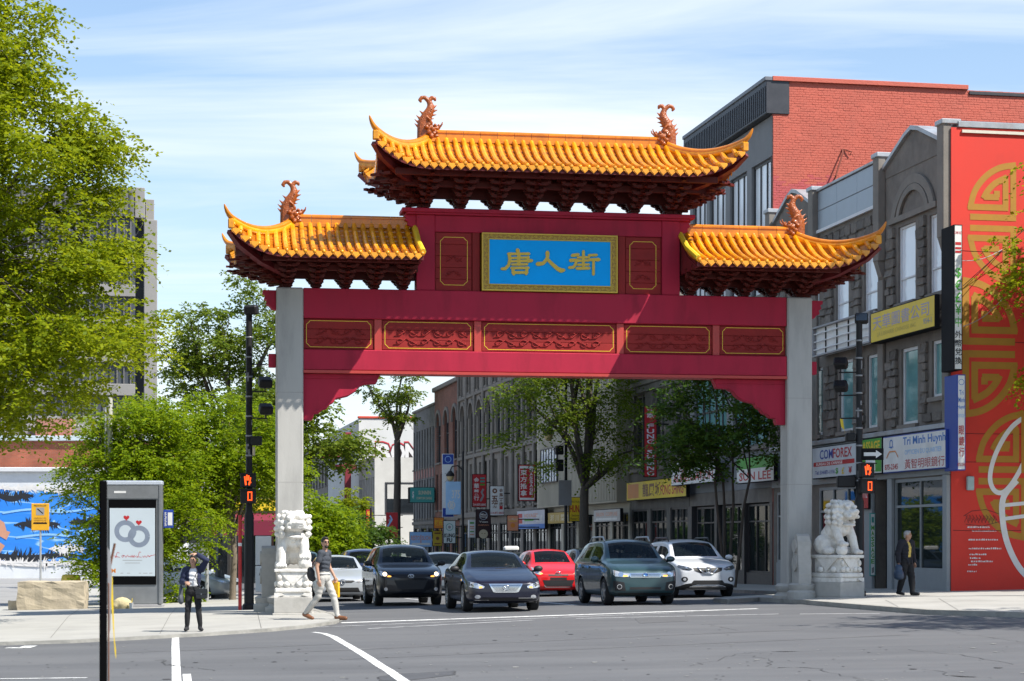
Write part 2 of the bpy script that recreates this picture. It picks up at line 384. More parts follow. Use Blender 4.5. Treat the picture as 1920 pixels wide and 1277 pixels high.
rc = lambda px, py, h=0.06: gp(px, py, h)
left_edge = [(-60, 35.4), (-16, 35.9)] + [rc(0, 1204), rc(130, 1200), rc(250, 1194), rc(380, 1187), rc(500, 1179), rc(575, 1172), rc(622, 1165), rc(636, 1158), rc(630, 1152)]
kx, ky = left_edge[-1]
left_edge += [(kx - 0.3, ky + 1.2), (-4.45, 46.6)] + [(-4.45 - 0.191 * k, 46.6 + 0.982 * k) for k in (6, 12, 20, 40, 80, 160)]
lw = [(-4.45 - 0.191 * 160 - 6, 46.6 + 0.982 * 160), (-15.0, 60.0), (-15.5, 52.5), (-60, 52.5)]
tag(drape('sidewalk', left_edge + lw, 0.06, m_walk, 0.3), kind='structure')
tag(drape('parking_lot', [(-80, 52.5), (-15.5, 52.5), (-15.0, 60.0), (-30, 135), (-80, 135)], 0.03, m_lot, 0.2), kind='structure')
right_edge = [rc(1920, 1152), rc(1850, 1150), rc(1744, 1147), rc(1700, 1143.5), rc(1617, 1137), rc(1527, 1129.5), rc(1470, 1126), rc(1425, 1123)]
right_edge = [(60, right_edge[0][1] - 1.0), (16, right_edge[0][1] - 0.3)] + right_edge + [(5.35, 49.2), (5.25, 50.6), (5.7, 52.0)]
s0 = street(0, 3.3); right_edge += [tuple((P0 + U * t - V * 3.3).xy) for t in (2.0, 6, 12, 20, 40, 80, 160, 220)] + [tuple((P0 + U * 220 + V * 2).xy), (60, 54 + 9), (60, 60)]
tag(drape('sidewalk', right_edge, 0.10, m_walk, 0.35), kind='structure')
# kerb stones: a separate band of rougher concrete, slightly proud of the walk
def kerb(edge, h, w=0.17):
    k = []
    for p in edge: k.append(p)
    tag(drape('kerb', strip(k, w), h + 0.006, m_kerb, 0.25), kind='structure')
kerb(left_edge[1:-3], 0.06); kerb(right_edge[1:-8], 0.10)
# expansion joints in the walk
for a, b in (((150, 1141), (95, 1196)), ((330, 1141), (300, 1188)), ((480, 1143), (490, 1178)), ((0, 1165), (560, 1157)), ((420, 1150), (560, 1146))):
    tag(drape('joint', strip([gp(*a, 0.06), gp(*b, 0.06)], 0.014), 0.064, m_joint), kind='structure')
for a, b in (((1660, 1125), (1690, 1141)), ((1760, 1122), (1800, 1146)), ((1540, 1122), (1920, 1128))):
    tag(drape('joint', strip([gp(*a, 0.10), gp(*b, 0.10)], 0.014), 0.104, m_joint), kind='structure')
random.seed(3)
def wob(p, amp):  return (p[0] + random.uniform(-amp, amp), p[1] + random.uniform(-amp, amp))
def line(p, q, n): 
    P, Q = gp(*p), gp(*q); return [(lerp(P[0], Q[0], i / n), lerp(P[1], Q[1], i / n)) for i in range(n + 1)]
def marking(pts, w, m=m_paint, h=0.004): tag(drape('road_marking', strip(pts, w), h, m), kind='structure')
marking([gp(329, 1194), gp(329, 1215), gp(330, 1245), gp(332, 1300)], [.135, .14, .135, .13])
marking([gp(350, 1264), gp(354, 1300)], .12)
marking([gp(x, y) for x, y in ((587, 1185.5), (607, 1188), (625, 1194), (645, 1206), (668, 1219), (695, 1236), (728, 1257), (775, 1290))], [.1, .12, .15, .15, .15, .16, .16, .16])
marking(line((640, 1168), (1420, 1141.5), 8), [.30, .30, .26, .28, .30, .25, .3, .28, .2])
marking(line((545, 1178), (1300, 1148), 8), [.12, .10, .14, .08, .12, .10, .14, .12, .08], m_worn)
marking(line((690, 1179), (1000, 1163), 4), .14, m_worn); marking(line((1080, 1160), (1460, 1151.5), 4), .14, m_worn); marking(line((1500, 1151.5), (1650, 1150.5), 4), .14, m_worn)
marking(line((12, 1215), (45, 1215), 2), .2); marking([gp(45, 1215), gp(58, 1211)], .25); marking(line((0, 1273), (163, 1271), 2), .12); marking(line((1830, 1152), (1960, 1160), 3), .12)
marking(line((1016, 1129), (1080, 1135), 2), .14); marking(line((760, 1122), (800, 1127), 2), .14, m_worn)
# cracks and repairs
def crack(pts, w=0.013, amp=0.10):
    P = []
    for a, b in zip(pts[:-1], pts[1:]):
        A, B = gp(*a), gp(*b)
        for i in range(6): P.append(wob((lerp(A[0], B[0], i / 6), lerp(A[1], B[1], i / 6)), amp))
    P.append(gp(*pts[-1])); tag(drape('crack', strip(P, [w * random.uniform(.5, 1.4) for _ in P]), 0.0045, m_crack), kind='structure')
crack([(1300, 1249), (1340, 1238), (1380, 1226), (1460, 1222), (1560, 1220), (1700, 1217)]); crack([(1390, 1228), (1440, 1236), (1450, 1252), (1520, 1252), (1580, 1266), (1640, 1277)])
crack([(1595, 1167), (1680, 1174), (1780, 1185), (1860, 1196), (1930, 1205)]); crack([(1700, 1218), (1800, 1228), (1900, 1246)]); crack([(1740, 1256), (1800, 1268), (1860, 1272)])
crack([(300, 1236), (318, 1247), (322, 1250)], .03, .15); crack([(320, 1248), (370, 1252), (400, 1258)], .015); crack([(1320, 1170), (1340, 1174), (1384, 1182)], .012)
crack([(708, 1270), (712, 1277), (760, 1276), (850, 1266), (852, 1258), (790, 1262), (740, 1264), (708, 1270)], .02, .04)
tag(drape('asphalt_repair', [gp(*p) for p in ((712, 1277), (760, 1277), (850, 1266), (851, 1258), (790, 1262), (740, 1264), (710, 1270))], 0.0035, m_patch), kind='structure')
for a, b, w in (((560, 1222), (1500, 1180), .35), ((640, 1236), (1700, 1190), .30), ((200, 1225), (620, 1208), .3)):
    tag(drape('tyre_track', strip(line(a, b, 10), [w * random.uniform(.6, 1.2) for _ in range(11)]), 0.0025, mat('tyre_polished_asphalt', (.100, .100, .103), .8, .12, .8, stain=(.13, .13, .13), stain_amt=1.0, stain_scale=1.1)), kind='structure')
tag(drape('asphalt_repair', [gp(*p) for p in ((1190, 1160), (1275, 1157), (1290, 1165), (1200, 1169))], 0.0035, mat('old_repair', (.098, .098, .10), .9, .1, 2)), kind='structure')

rnd = random.Random(77); fl = [MB(), MB()]
for i in range(520):                                                   # gum spots, oil drips and grit
    px, py = rnd.uniform(-40, 1960), 1150 + 140 * rnd.random() ** .8; x, y = gp(px, py)
    if py < 1205 and (px < 640 or px > 1400): continue
    r = rnd.uniform(.008, .030) * (1 if rnd.random() < .9 else 2.2); k = 0 if rnd.random() < .6 else 1; a0 = rnd.random() * 6
    fl[k].add([(x + r * rnd.uniform(.6, 1.3) * math.cos(a0 + j * 1.05), y + r * rnd.uniform(.8, 2.0) * math.sin(a0 + j * 1.05), g(x, y) + .0062 + .0000 * j) for j in range(6)], [tuple(range(6))])
tag(fl[0].build('oil_spots', mat('oil_spot', (.05, .05, .052), .8, .2, 9)), 'small dark oil and gum spots scattered over the asphalt', kind='stuff'); tag(fl[1].build('road_grit', mat('pale_grit', (.26, .255, .24), .95, .3, 9)), 'pale grit and specks scattered over the asphalt', kind='stuff')
# ================================================================== THE GATE
GTH = R(9.0); GV = Vector((math.cos(GTH), math.sin(GTH), 0)); GU = Vector((-math.sin(GTH), math.cos(GTH), 0))
GC = Vector((-5.38, 47.5, 0)) + GV * 6.34
def gate_pt(x, y, z=0.0):
    p = GC + GV * x + GU * y; return Vector((p.x, p.y, z))
def gl(px, py, ly=0.0):
    k = (px - HX) / F; c = GC + GU * ly; lx = (k * c.y - c.x) / (GV.x - k * GV.y)
    return lx, EYE + (HY - py) / F * (c.y + lx * GV.y)
m_red = mat('gate_red_paint', (0.37, 0.017, 0.043), 0.6, 0.07, 1.2, 0.06, 30, spec=0.2, stain=(0.255, 0.014, 0.032), stain_amt=0.8, stain_scale=1.6, vec=(1.6, 1.6, .4))
m_panel = mat('gate_panel_red', (0.25, 0.020, 0.018), 0.6, 0.15, 2.5, 0.08, 30, spec=0.2, objvar=.08)
m_post = mat('gate_post_red', (0.42, 0.040, 0.030), 0.5, 0.10, 2.5)
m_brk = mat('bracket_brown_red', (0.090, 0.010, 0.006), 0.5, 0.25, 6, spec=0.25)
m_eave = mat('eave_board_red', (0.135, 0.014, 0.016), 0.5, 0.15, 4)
m_gold = mat('gold_paint', (0.62, 0.42, 0.035), 0.42, 0.10, 8)
m_goldy = mat('yellow_line_paint', (0.75, 0.52, 0.03), 0.5, 0.08, 8)
m_blue = mat('plaque_blue', (0.0, 0.36, 0.86), 0.6, 0.05, 2.0, spec=0.15)
m_dred = mat('plaque_dark_red', (0.16, 0.012, 0.010), 0.5, 0.1, 6)
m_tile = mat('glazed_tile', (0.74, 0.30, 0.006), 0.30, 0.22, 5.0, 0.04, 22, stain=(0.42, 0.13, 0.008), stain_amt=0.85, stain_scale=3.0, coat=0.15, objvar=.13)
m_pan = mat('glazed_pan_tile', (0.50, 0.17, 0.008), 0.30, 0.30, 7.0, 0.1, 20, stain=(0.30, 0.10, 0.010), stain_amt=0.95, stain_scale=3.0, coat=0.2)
m_ridge = mat('glazed_ridge', (0.58, 0.19, 0.006), 0.32, 0.22, 5.0, 0.08, 20, coat=0.15, objvar=.14)
m_drag = mat('glazed_dragon', (0.30, 0.072, 0.008), 0.3, 0.35, 9.0, 0.9, 26, coat=0.25)
m_conc = mat('pillar_concrete', (0.40, 0.39, 0.365), 0.8, 0.07, 1.6, 0.12, 40, stain=(0.27, 0.265, 0.25), stain_amt=0.7, stain_scale=1.5, vec=(1.8, 1.8, 0.35))
m_stone = mat('plinth_stone', (0.40, 0.385, 0.355), 0.8, 0.12, 4, 0.2, 30, stain=(0.26, 0.25, 0.22), stain_amt=0.5, stain_scale=2.5)
m_marble = mat('white_marble', (0.70, 0.68, 0.635), 0.7, 0.12, 7, 0.35, 34, stain=(0.42, 0.385, 0.33), stain_amt=0.75, stain_scale=4.5)

gate = empty('paifang_gate', gate_pt(0, 0, 0), GTH, 'red and gold Chinatown gate with three orange tiled roofs and blue plaque spanning the street', 'gate')
# pillars of board-marked concrete with square plinths
for s in (-1, 1):
    zb = g(*gate_pt(6.32 * s, 0).xy) + 0.02
    mb = MB().bbox(6.32 * s - .32, 6.32 * s + .32, -.32, .32, zb + .3, 7.72, .03); pil = mb.build('pillar', m_conc, gate)
    MB().lathe([(.56, 0), (.58, .05), (.58, .16), (.50, .20), (.47, .25), (.52, .31), (.53, .40), (.46, .46)], (6.32 * s, 0, zb - .02), 24).build('plinth', m_stone, pil, True, 35)
    for zz_ in (3.05, 5.2):                                        # pour joints
        MB().box(6.32 * s - .3215, 6.32 * s + .3215, -.3215, .3215, zz_, zz_ + .012).build('pour_joint', mat('pour_joint', (.30, .29, .27), .9), pil)
# beams
MB().bbox(-5.998, 5.998, -.27, .27, 7.0, 7.72, .015).build('upper_beam', m_red, gate)
MB().bbox(-5.998, 5.998, -.29, .29, 5.75, 6.25, .02).build('lower_beam', m_red, gate)
MB().box(-5.995, 5.995, -.31, .31, 5.68, 5.748).build('beam_lip', m_post, gate)
for s in (-1, 1):                                                   # carved ends of the beams beyond the pillars
    pr = [(6.645, 7.66), (6.96, 7.66), (6.96, 7.58), (6.90, 7.55), (6.93, 7.46), (6.86, 7.42), (6.88, 7.33), (6.80, 7.29), (6.74, 7.22), (6.645, 7.20)]
    MB().prism([(x * s, z) for x, z in pr], -.16, .16).build('beam_end', m_red, gate)
    MB().bbox(*sorted((6.645 * s, 6.82 * s)), -.12, .12, 5.82, 6.14, .01).build('beam_end', m_red, gate)
# five carved panels between posts
posts = [-6.0, -4.2, -1.77, 1.77, 4.2, 6.0]
def outline(mb, x0, x1, z0, z1, w, y, notch=.10, th=.012):
    """yellow line with notched corners"""
    n = notch; P = [(x0 + n, z0), (x1 - n, z0), (x1 - .6 * n, z0 + .5 * n), (x1, z0 + n), (x1, z1 - n), (x1 - .6 * n, z1 - .5 * n), (x1 - n, z1), (x0 + n, z1), (x0 + .6 * n, z1 - .5 * n), (x0, z1 - n), (x0, z0 + n), (x0 + .6 * n, z0 + .5 * n), (x0 + n, z0)]
    for a, b in zip(P[:-1], P[1:]): ribbon(mb, [a, b], w, y, 0, th)
    return mb
def scrolls(mb, x0, x1, z, h, y, seed, step=.30):
    rnd = random.Random(seed); x = x0; k = 0
    while x < x1 - step * .5:
        c = Vector((x + step * .5, z)); r0 = h * rnd.uniform(.36, .5); sg = 1 if k % 2 == 0 else -1; ph = rnd.uniform(-.4, .4)
        pts = []
        for i in range(15):
            a = ph + sg * i * .48; r = r0 * (1 - i / 18); pts.append((c.x + r * math.cos(a) * 1.2, y - .012, c.y + r * math.sin(a)))
        mb.tube(pts, [h * .06 * (1 - .5 * i / 15) for i in range(15)], 6)
        mb.tube([(c.x - step * .5, y - .008, z - sg * h * .38), (c.x, y - .015, z - sg * h * .15 - .02), (c.x + step * .5, y - .008, z + sg * h * .38)], [h * .04, h * .06, h * .04], 6)
        x += step; k += 1
    return mb
for i in range(5):
    a, b = posts[i] + (.09 if i else 0), posts[i + 1] - (.09 if i < 4 else 0)
    pn = MB().box(a, b, -.155, .155, 6.252, 6.998).build('panel', m_panel, gate)
    for k in range(3):
        z0 = 6.275 + k * .238; MB().bbox(a + .012, b - .012, -.180, -.157, z0, z0 + .230, .006).build('board', m_panel, pn)
    outline(MB(), a + .08, b - .08, 6.315, 6.945, .013, -.181, .09, .004).build('outline', m_goldy, pn)
    mb = MB(); scrolls(mb, a + .28, b - .28, 6.47, .20, -.181, i); scrolls(mb, a + .30, b - .30, 6.68, .20, -.181, i + 9); tag(mb.build('carving', m_panel, pn, True), kind='stuff')
for x in posts[1:-1]:
    MB().bbox(x - .09, x + .09, -.215, .215, 6.252, 6.998, .008).build('post', m_post, gate)
# stepped corbels under the lower beam
for s in (-1, 1):
    pr = [(6.0, 5.675), (4.14, 5.675), (4.24, 5.45), (4.34, 5.44), (4.52, 5.43), (4.66, 5.36), (4.76, 5.24), (4.92, 5.14), (5.08, 5.10), (5.22, 5.07), (5.28, 4.97), (5.36, 4.93), (5.44, 4.83), (5.54, 4.80), (5.62, 4.72), (5.76, 4.70), (5.76, 4.63), (5.79, 4.55), (6.0, 4.55)]
    cb = MB().prism([(x * s, z) for x, z in pr], -.13, .13).build('corbel', m_red, gate)
    MB().bbox(*sorted((4.2 * s, 5.99 * s)), -.155, -.131, 5.56, 5.672, .008).build('moulding', m_red, cb)
    pr2 = [(x * s, z) for x, z in pr[2:-1]]
    mb = MB(); ribbon(mb, [(x, z + .05) for x, z in pr2], .05, -.131, 0, .014); mb.build('edge_moulding', m_red, cb)
# centre storey
for s in (-1, 1):
    MB().bbox(*sorted((2.82 * s, 3.27 * s)), -.24, .24, 7.722, 9.55, .012).build('upper_post', m_red, gate)
    MB().bbox(*sorted((1.72 * s, 1.90 * s)), -.20, .20, 7.722, 9.148, .008).build('upper_post', m_panel, gate)
    x0, x1 = sorted((1.905 * s, 2.815 * s))
    pn = MB().box(x0, x1, -.145, .145, 7.722, 9.148).build('upper_panel', m_panel, gate)
    for k in range(5):
        z0 = 7.735 + k * .282; MB().bbox(x0 + .01, x1 - .01, -.168, -.147, z0, z0 + .274, .006).build('board', m_panel, pn)
    xo0, xo1 = sorted((2.02 * s, 2.68 * s)); outline(MB(), xo0, xo1, 7.87, 9.03, .013, -.169, .09, .004).build('outline', m_goldy, pn)
    mb = MB(); scrolls(mb, xo0 + .12, xo1 - .05, 8.15, .16, -.169, 4, .2); scrolls(mb, xo0 + .12, xo1 - .05, 8.5, .16, -.169, 5, .2); tag(mb.build('carving', m_panel, pn, True), kind='stuff')
MB().bbox(-2.818, 2.818, -.22, .22, 9.15, 9.548, .012).build('top_beam', m_red, gate)
mb = MB().bbox(-3.63, 3.63, -.36, .36, 9.60, 9.70, .012); mb.bbox(-3.52, 3.52, -.31, .31, 9.552, 9.60, .008); mb.build('cornice', m_red, gate)
for s in (-1, 1):
    pr = [(3.272, 9.548), (3.56, 9.548), (3.52, 9.48), (3.55, 9.42), (3.47, 9.38), (3.49, 9.30), (3.40, 9.27), (3.272, 9.22)]
    MB().prism([(x * s, z) for x, z in pr], -.18, .18).build('cornice_bracket', m_red, gate)
# plaque
MB().box(-1.73, 1.73, -.04, .19, 7.723, 9.149).build('plaque_backing', m_panel, gate)
plq = MB().bbox(-1.68, 1.68, -.30, .05, 7.735, 9.14, .01).build('plaque', mat('plaque_gold', (.46, .30, .022), .5, .12, 8), gate)
MB().box(-1.50, 1.50, -.315, -.302, 7.90, 8.98).build('plaque_field', m_blue, plq)
mb = MB()
for x0, x1, z0, z1 in ((-1.68, 1.68, 9.112, 9.14), (-1.68, 1.68, 7.735, 7.763), (-1.68, -1.652, 7.764, 9.111), (1.652, 1.68, 7.764, 9.111), (-1.52, 1.52, 8.982, 9.0), (-1.52, 1.52, 7.88, 7.898), (-1.52, -1.502, 7.899, 8.981), (1.502, 1.52, 7.899, 8.981)):
    mb.box(x0, x1, -.335, -.301, z0, z1)
mb.build('plaque_frame', m_gold, plq)
def curl(mb, cx, cz, r, sg, rot, y):
    pts = []; ws = []
    for i in range(9):
        a = rot + sg * i * .62; rr = r * (1 - .085 * i); pts.append((cx + rr * math.cos(a), cz + rr * math.sin(a))); ws.append(r * .24 * (1 - .04 * i))
    ribbon(mb, pts, ws, y, 0)
mb = MB()
n = 30
for i in range(n):
    x = lerp(-1.58, 1.58, i / (n - 1)); sg = 1 if x < 0 else -1
    for zc in (9.056, 7.822):
        up = 1 if i % 2 else -1; curl(mb, x, zc + up * .012, .040, sg * up, 1.57 * up, -.3035); ribbon(mb, [(x - .055, zc - up * .030), (x + .055, zc - up * .030)], .009, -.3032)
n = 11
for i in range(n):
    z = lerp(7.94, 8.94, i / (n - 1)); 
    for xc in (-1.586, 1.586):
        up = 1 if i % 2 else -1; curl(mb, xc + up * .012, z, .040, up, 0 if up > 0 else 3.14, -.3035); ribbon(mb, [(xc - up * .030, z - .05), (xc - up * .030, z + .05)], .009, -.3032)
mb.build('scrollwork', m_dred, plq)
# the three characters, brush strokes measured on the plaque
def PX(x, y): return (-1.50 + 3.0 * ((920 + x / 8.727) - 915) / (1143 - 915), 8.985 - 1.085 * ((430 + y / 8.727) - (448 + (920 + x / 8.727 - 915) * .0351)) / 84.0)
chars = [[ # tang
    ([(415, 345), (425, 385)], [54, 50]), ([(265, 405), (420, 408), (600, 408)], [40, 34, 42]), ([(280, 410), (290, 500), (270, 590), (215, 648), (160, 650)], [50, 44, 44, 46, 40]),
    ([(435, 400), (437, 580)], 50), ([(310, 475), (590, 470)], 34), ([(590, 460), (590, 540)], 36), ([(310, 530), (645, 522)], [30, 44]), ([(325, 582), (570, 582)], [34, 34]),
    ([(318, 640), (590, 640)], 38), ([(335, 640), (352, 738)], 44), ([(570, 640), (555, 738)], 44), ([(335, 715), (572, 715)], 40)],
    [([(905, 395), (905, 470), (880, 520), (830, 570), (745, 578)], [60, 46, 46, 50, 60]), ([(905, 500), (980, 580), (1070, 660), (1130, 690), (1170, 685)], [40, 50, 56, 66, 50])],
    [([(1315, 445), (1410, 432)], 46), ([(1290, 525), (1400, 520)], [54, 34]), ([(1380, 540), (1365, 600), (1330, 640), (1265, 645)], [40, 40, 42, 40]),
     ([(1497, 380), (1497, 660)], 40), ([(1408, 480), (1590, 478)], 34), ([(1400, 535), (1590, 530)], 34), ([(1410, 600), (1585, 597)], 34), ([(1390, 660), (1590, 657)], 42),
     ([(1590, 445), (1715, 442)], 36), ([(1585, 520), (1750, 518)], [36, 50]), ([(1665, 510), (1662, 760)], [36, 40])]]
k_ = 3.0 / 228 / 8.727
for ch in chars:
    mb = MB()
    for j, (pts, w) in enumerate(ch):
        ws = w if isinstance(w, list) else [w] * len(pts)
        P = [Vector(PX(*p)) for p in pts]; W = [q * k_ * 1.14 for q in ws]
        # resample for rounder strokes, with blunt rounded ends
        Q = [P[0]]; QW = [W[0]]
        for a in range(len(P) - 1):
            for t in (.34, .67, 1.0): Q.append(P[a].lerp(P[a + 1], t)); QW.append(lerp(W[a], W[a + 1], t))
        d0 = (Q[0] - Q[1]).normalized(); d1 = (Q[-1] - Q[-2]).normalized()
        Q = [Q[0] + d0 * QW[0] * .45] + Q + [Q[-1] + d1 * QW[-1] * .45]; QW = [QW[0] * .45] + QW + [QW[-1] * .45]
        ribbon(mb, [tuple(q) for q in Q], QW, -.316, 0, .026 + .0007 * j)
    mb.build('character', m_gold, plq)
# ---- roofs
def make_roof(xa, xb, zr, ze, x_in=None, name='tiled_roof', both=True):
    """hip roof with swept-up corners; ridge from xa to xb (xb > xa); both=True: corners at both ends, else only at the outer end xb (mirrored by sign)"""
    rf = empty(name, (0, 0, 0)); rf.parent = gate
    Q = 1.47; D = 1.95
    def q_of(x):
        if x > xb: return min((x - xb) / Q, 1.0)
        if both and x < xa: return min((xa - x) / Q, 1.0)
        return 0.0
    def hip(q): return (2.05 * q, zr - .20 * q - .95 * q * (1 - q) - .10 * q)       # (distance out, height)
    def eav(q): return (D + .12 * q * q, ze + .56 * q ** 2.5)
    def surf(x, s, side):
        """s = 0 at ridge / hip, 1 at the eave"""
        q = q_of(x); (y0, z0), (y1, z1) = hip(q), eav(q)
        y = lerp(y0, y1, s); z = lerp(z0, z1, s) - .16 * (1 - q) * math.sin(math.pi * s) * (1 - .25 * s)
        return Vector((x, -side * y, z))
    xe0 = (xa - Q) if both else x_in; xe1 = xb + Q
    step = .2105; n = int(round((xe1 - xe0) / step)); step = (xe1 - xe0) / n
    courses = 9
    for side, nm in ((1, 'pan_tiles'), (-1, 'rear_pan_tiles')):
        mb = MB(); nx = n * 2; rows = []
        for j in range(courses):
            for e in (0, 1):
                s = (j + e) / courses
                rows.append([surf(lerp(xe0, xe1, i / nx), s, side) + Vector((0, 0, .0 if e == 1 else -.026)) for i in range(nx + 1)])
        vs = [p for r_ in rows for p in r_]; w = nx + 1
        fs = [(r_ * w + i, r_ * w + i + 1, (r_ + 1) * w + i + 1, (r_ + 1) * w + i) for r_ in range(len(rows) - 1) for i in range(nx)]
        if side == 1: fs = [f[::-1] for f in fs]
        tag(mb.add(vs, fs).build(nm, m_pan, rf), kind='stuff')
        # soffit and fascia
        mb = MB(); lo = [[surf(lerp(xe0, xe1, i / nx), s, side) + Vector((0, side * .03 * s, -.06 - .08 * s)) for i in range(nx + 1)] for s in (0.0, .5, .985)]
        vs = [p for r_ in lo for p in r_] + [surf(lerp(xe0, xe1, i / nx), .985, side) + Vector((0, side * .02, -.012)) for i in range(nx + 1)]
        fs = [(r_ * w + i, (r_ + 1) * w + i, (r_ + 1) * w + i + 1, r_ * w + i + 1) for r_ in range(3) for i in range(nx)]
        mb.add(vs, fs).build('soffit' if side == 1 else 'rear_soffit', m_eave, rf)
    # cover tiles in rows, one object to a row in front
    rear = MB(); drip = None
    for i in range(n + 1):
        x = xe0 + i * step
        if i in (0, n): x += .04 * (1 if i == 0 else -1)
        for side in (1, -1):
            q = q_of(x); L = (1 - q) * 2.0
            segs = max(1, int(round(5 * (1 - .85 * q)))); pts = []; rad = []
            for k in range(segs):
                for e, rr in ((0.02, .064), (.96, .064), (.97, .0665), (1.0, .0665)):
                    s = (k + e) / segs; pts.append(surf(x, s * 1.01, side) + Vector((0, 0, .03))); rad.append(rr)
            if side == 1:
                mb = MB().tube(pts, rad, 8); tile = mb.build('cover_tile_row', m_tile, rf, True, 40)
                d = surf(x, 1.02, 1); MB().ball(d + Vector((0, -.012, .03)), (.052, .02, .052), 1).build('end_cap', m_tile, tile, True)
            else: rear.tube(pts, rad, 6)
        if i < n:
            xm = x + step * .5; p = surf(min(max(xm, xe0 + .02), xe1 - .02), 1.0, 1); w2 = step * .5
            if drip is None:
                pr = [(-w2, .02), (w2, .02), (w2 * .85, -.05), (w2 * .5, -.085), (0, -.135), (-w2 * .5, -.085), (-w2 * .85, -.05)]
                mb = MB().prism(pr, -.018, .0); mb.prism([(a * .7, b * .75 - .01) for a, b in pr], -.028, -.0185); dm = mb.mesh('drip_tile', m_tile); drip = True
            o = link('drip_tile', dm, rf); o.location = p + Vector((0, -.03, -.005)); o.rotation_euler = (R(-8), 0, 0)
    tag(rear.build('rear_cover_tiles', m_tile, rf, True, 40), kind='stuff')
    # the end slopes
    ends = ([(-1, xa)] if both else []) + [(1, xb)]
    for sg, xr in ends:
        mb = MB(); mt = MB(); ms = MB(); ny = 20; rows = []
        def esurf(yy, s):
            a = abs(yy); q = a / 2.05; hx, hz = Q * q * .985, hip(q)[1]; ex = Q * (.90 + .085 * q * q); ez = ze + .05 + .53 * q ** 2.5
            return Vector((xr + sg * lerp(hx, ex, s), yy, lerp(hz, ez, s) - .12 * (1 - q) * math.sin(math.pi * s)))
        for s in [k / 8 for k in range(9)]: rows.append([esurf(lerp(-2.0, 2.0, i / ny), s) for i in range(ny + 1)])
        vs = [p for r_ in rows for p in r_]; w = ny + 1; fs = [(r_ * w + i, r_ * w + i + 1, (r_ + 1) * w + i + 1, (r_ + 1) * w + i) for r_ in range(8) for i in range(ny)]
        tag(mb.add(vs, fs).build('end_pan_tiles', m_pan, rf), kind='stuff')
        vs = [p + Vector((-sg * .02, 0, -.10)) for p in vs] + [p + Vector((0, 0, -.01)) for p in rows[-1]]
        fs2 = fs + [(8 * w + i, 8 * w + i + 1, 9 * w + i + 1, 9 * w + i) for i in range(ny)]
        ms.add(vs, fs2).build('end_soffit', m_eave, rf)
        for i in range(19):
            yy = lerp(-1.9, 1.9, i / 18); mt.tube([esurf(yy, s) + Vector((0, 0, .03)) for s in (0, .25, .5, .75, 1.02)], .062, 7)
            if i < 18:
                ym = yy + .105; p = esurf(ym, 1.0); mt.prism([(ym - .1, p.z + .02), (ym + .1, p.z + .02), (ym + .05, p.z - .08), (ym, p.z - .12), (ym - .05, p.z - .08)], p.x, p.x + .02 * sg, 'x')
        tag(mt.build('end_cover_tiles', m_tile, rf, True, 40), kind='stuff')
        # hip ridges sweeping up to horns
        for side in (1, -1):
            pts = []; rad = []
            for k in range(15):
                q = k / 14; y, z = hip(q); pts.append(Vector((xr + sg * Q * q, -side * y, z + .07 + .03 * q))); rad.append(.088 - .018 * q)
            e = pts[-1]; 
            for a, b, rr in ((.04, .05, .060), (.08, .12, .048), (.11, .20, .034), (.13, .27, .014)):
                pts.append(e + Vector((sg * a * 1.2, -side * a, b))); rad.append(rr)
            hr = MB().tube(pts, rad, 8).build('hip_ridge', m_ridge, rf, True, 50)
            MB().tube([p - Vector((0, 0, .075)) for p in pts[:15]], [.11 - .02 * k / 14 for k in range(15)], 8).build('hip_ridge_base', m_tile, hr, True, 50)
            MB().bbox(e.x - .07, e.x + .07, e.y - .07, e.y + .07, e.z - .26, e.z - .04, .02).build('corner_cap', m_tile, hr)
            # corner rafter under the tip
            MB().tube([(xr + sg * .15, -side * .3, ze - .30), (xr + sg * .8, -side * 1.1, ze - .10), (xr + sg * 1.3, -side * 1.75, ze + .18), (xr + sg * 1.52, -side * 2.02, ze + .42)], [.10, .10, .09, .07], 4).build('corner_rafter', m_eave, rf)
    # the main ridge, in short glazed lengths
    xa2 = xa if both else x_in + .12
    nseg = max(6, int((xb - xa2) / .42))
    for k in range(nseg):
        a, b = lerp(xa2, xb, k / nseg), lerp(xa2, xb, (k + 1) / nseg)
        pr = [(-.10, -.06), (.10, -.06), (.10, .02), (.075, .03), (.075, .15), (.095, .16), (.095, .20), (.05, .235), (-.05, .235), (-.095, .20), (-.095, .16), (-.075, .15), (-.075, .03), (-.10, .02)]
        MB().prism([(p, zr + z) for p, z in pr], a + .004, b - .004, 'x').build('ridge_tile', m_ridge, rf)
    return rf
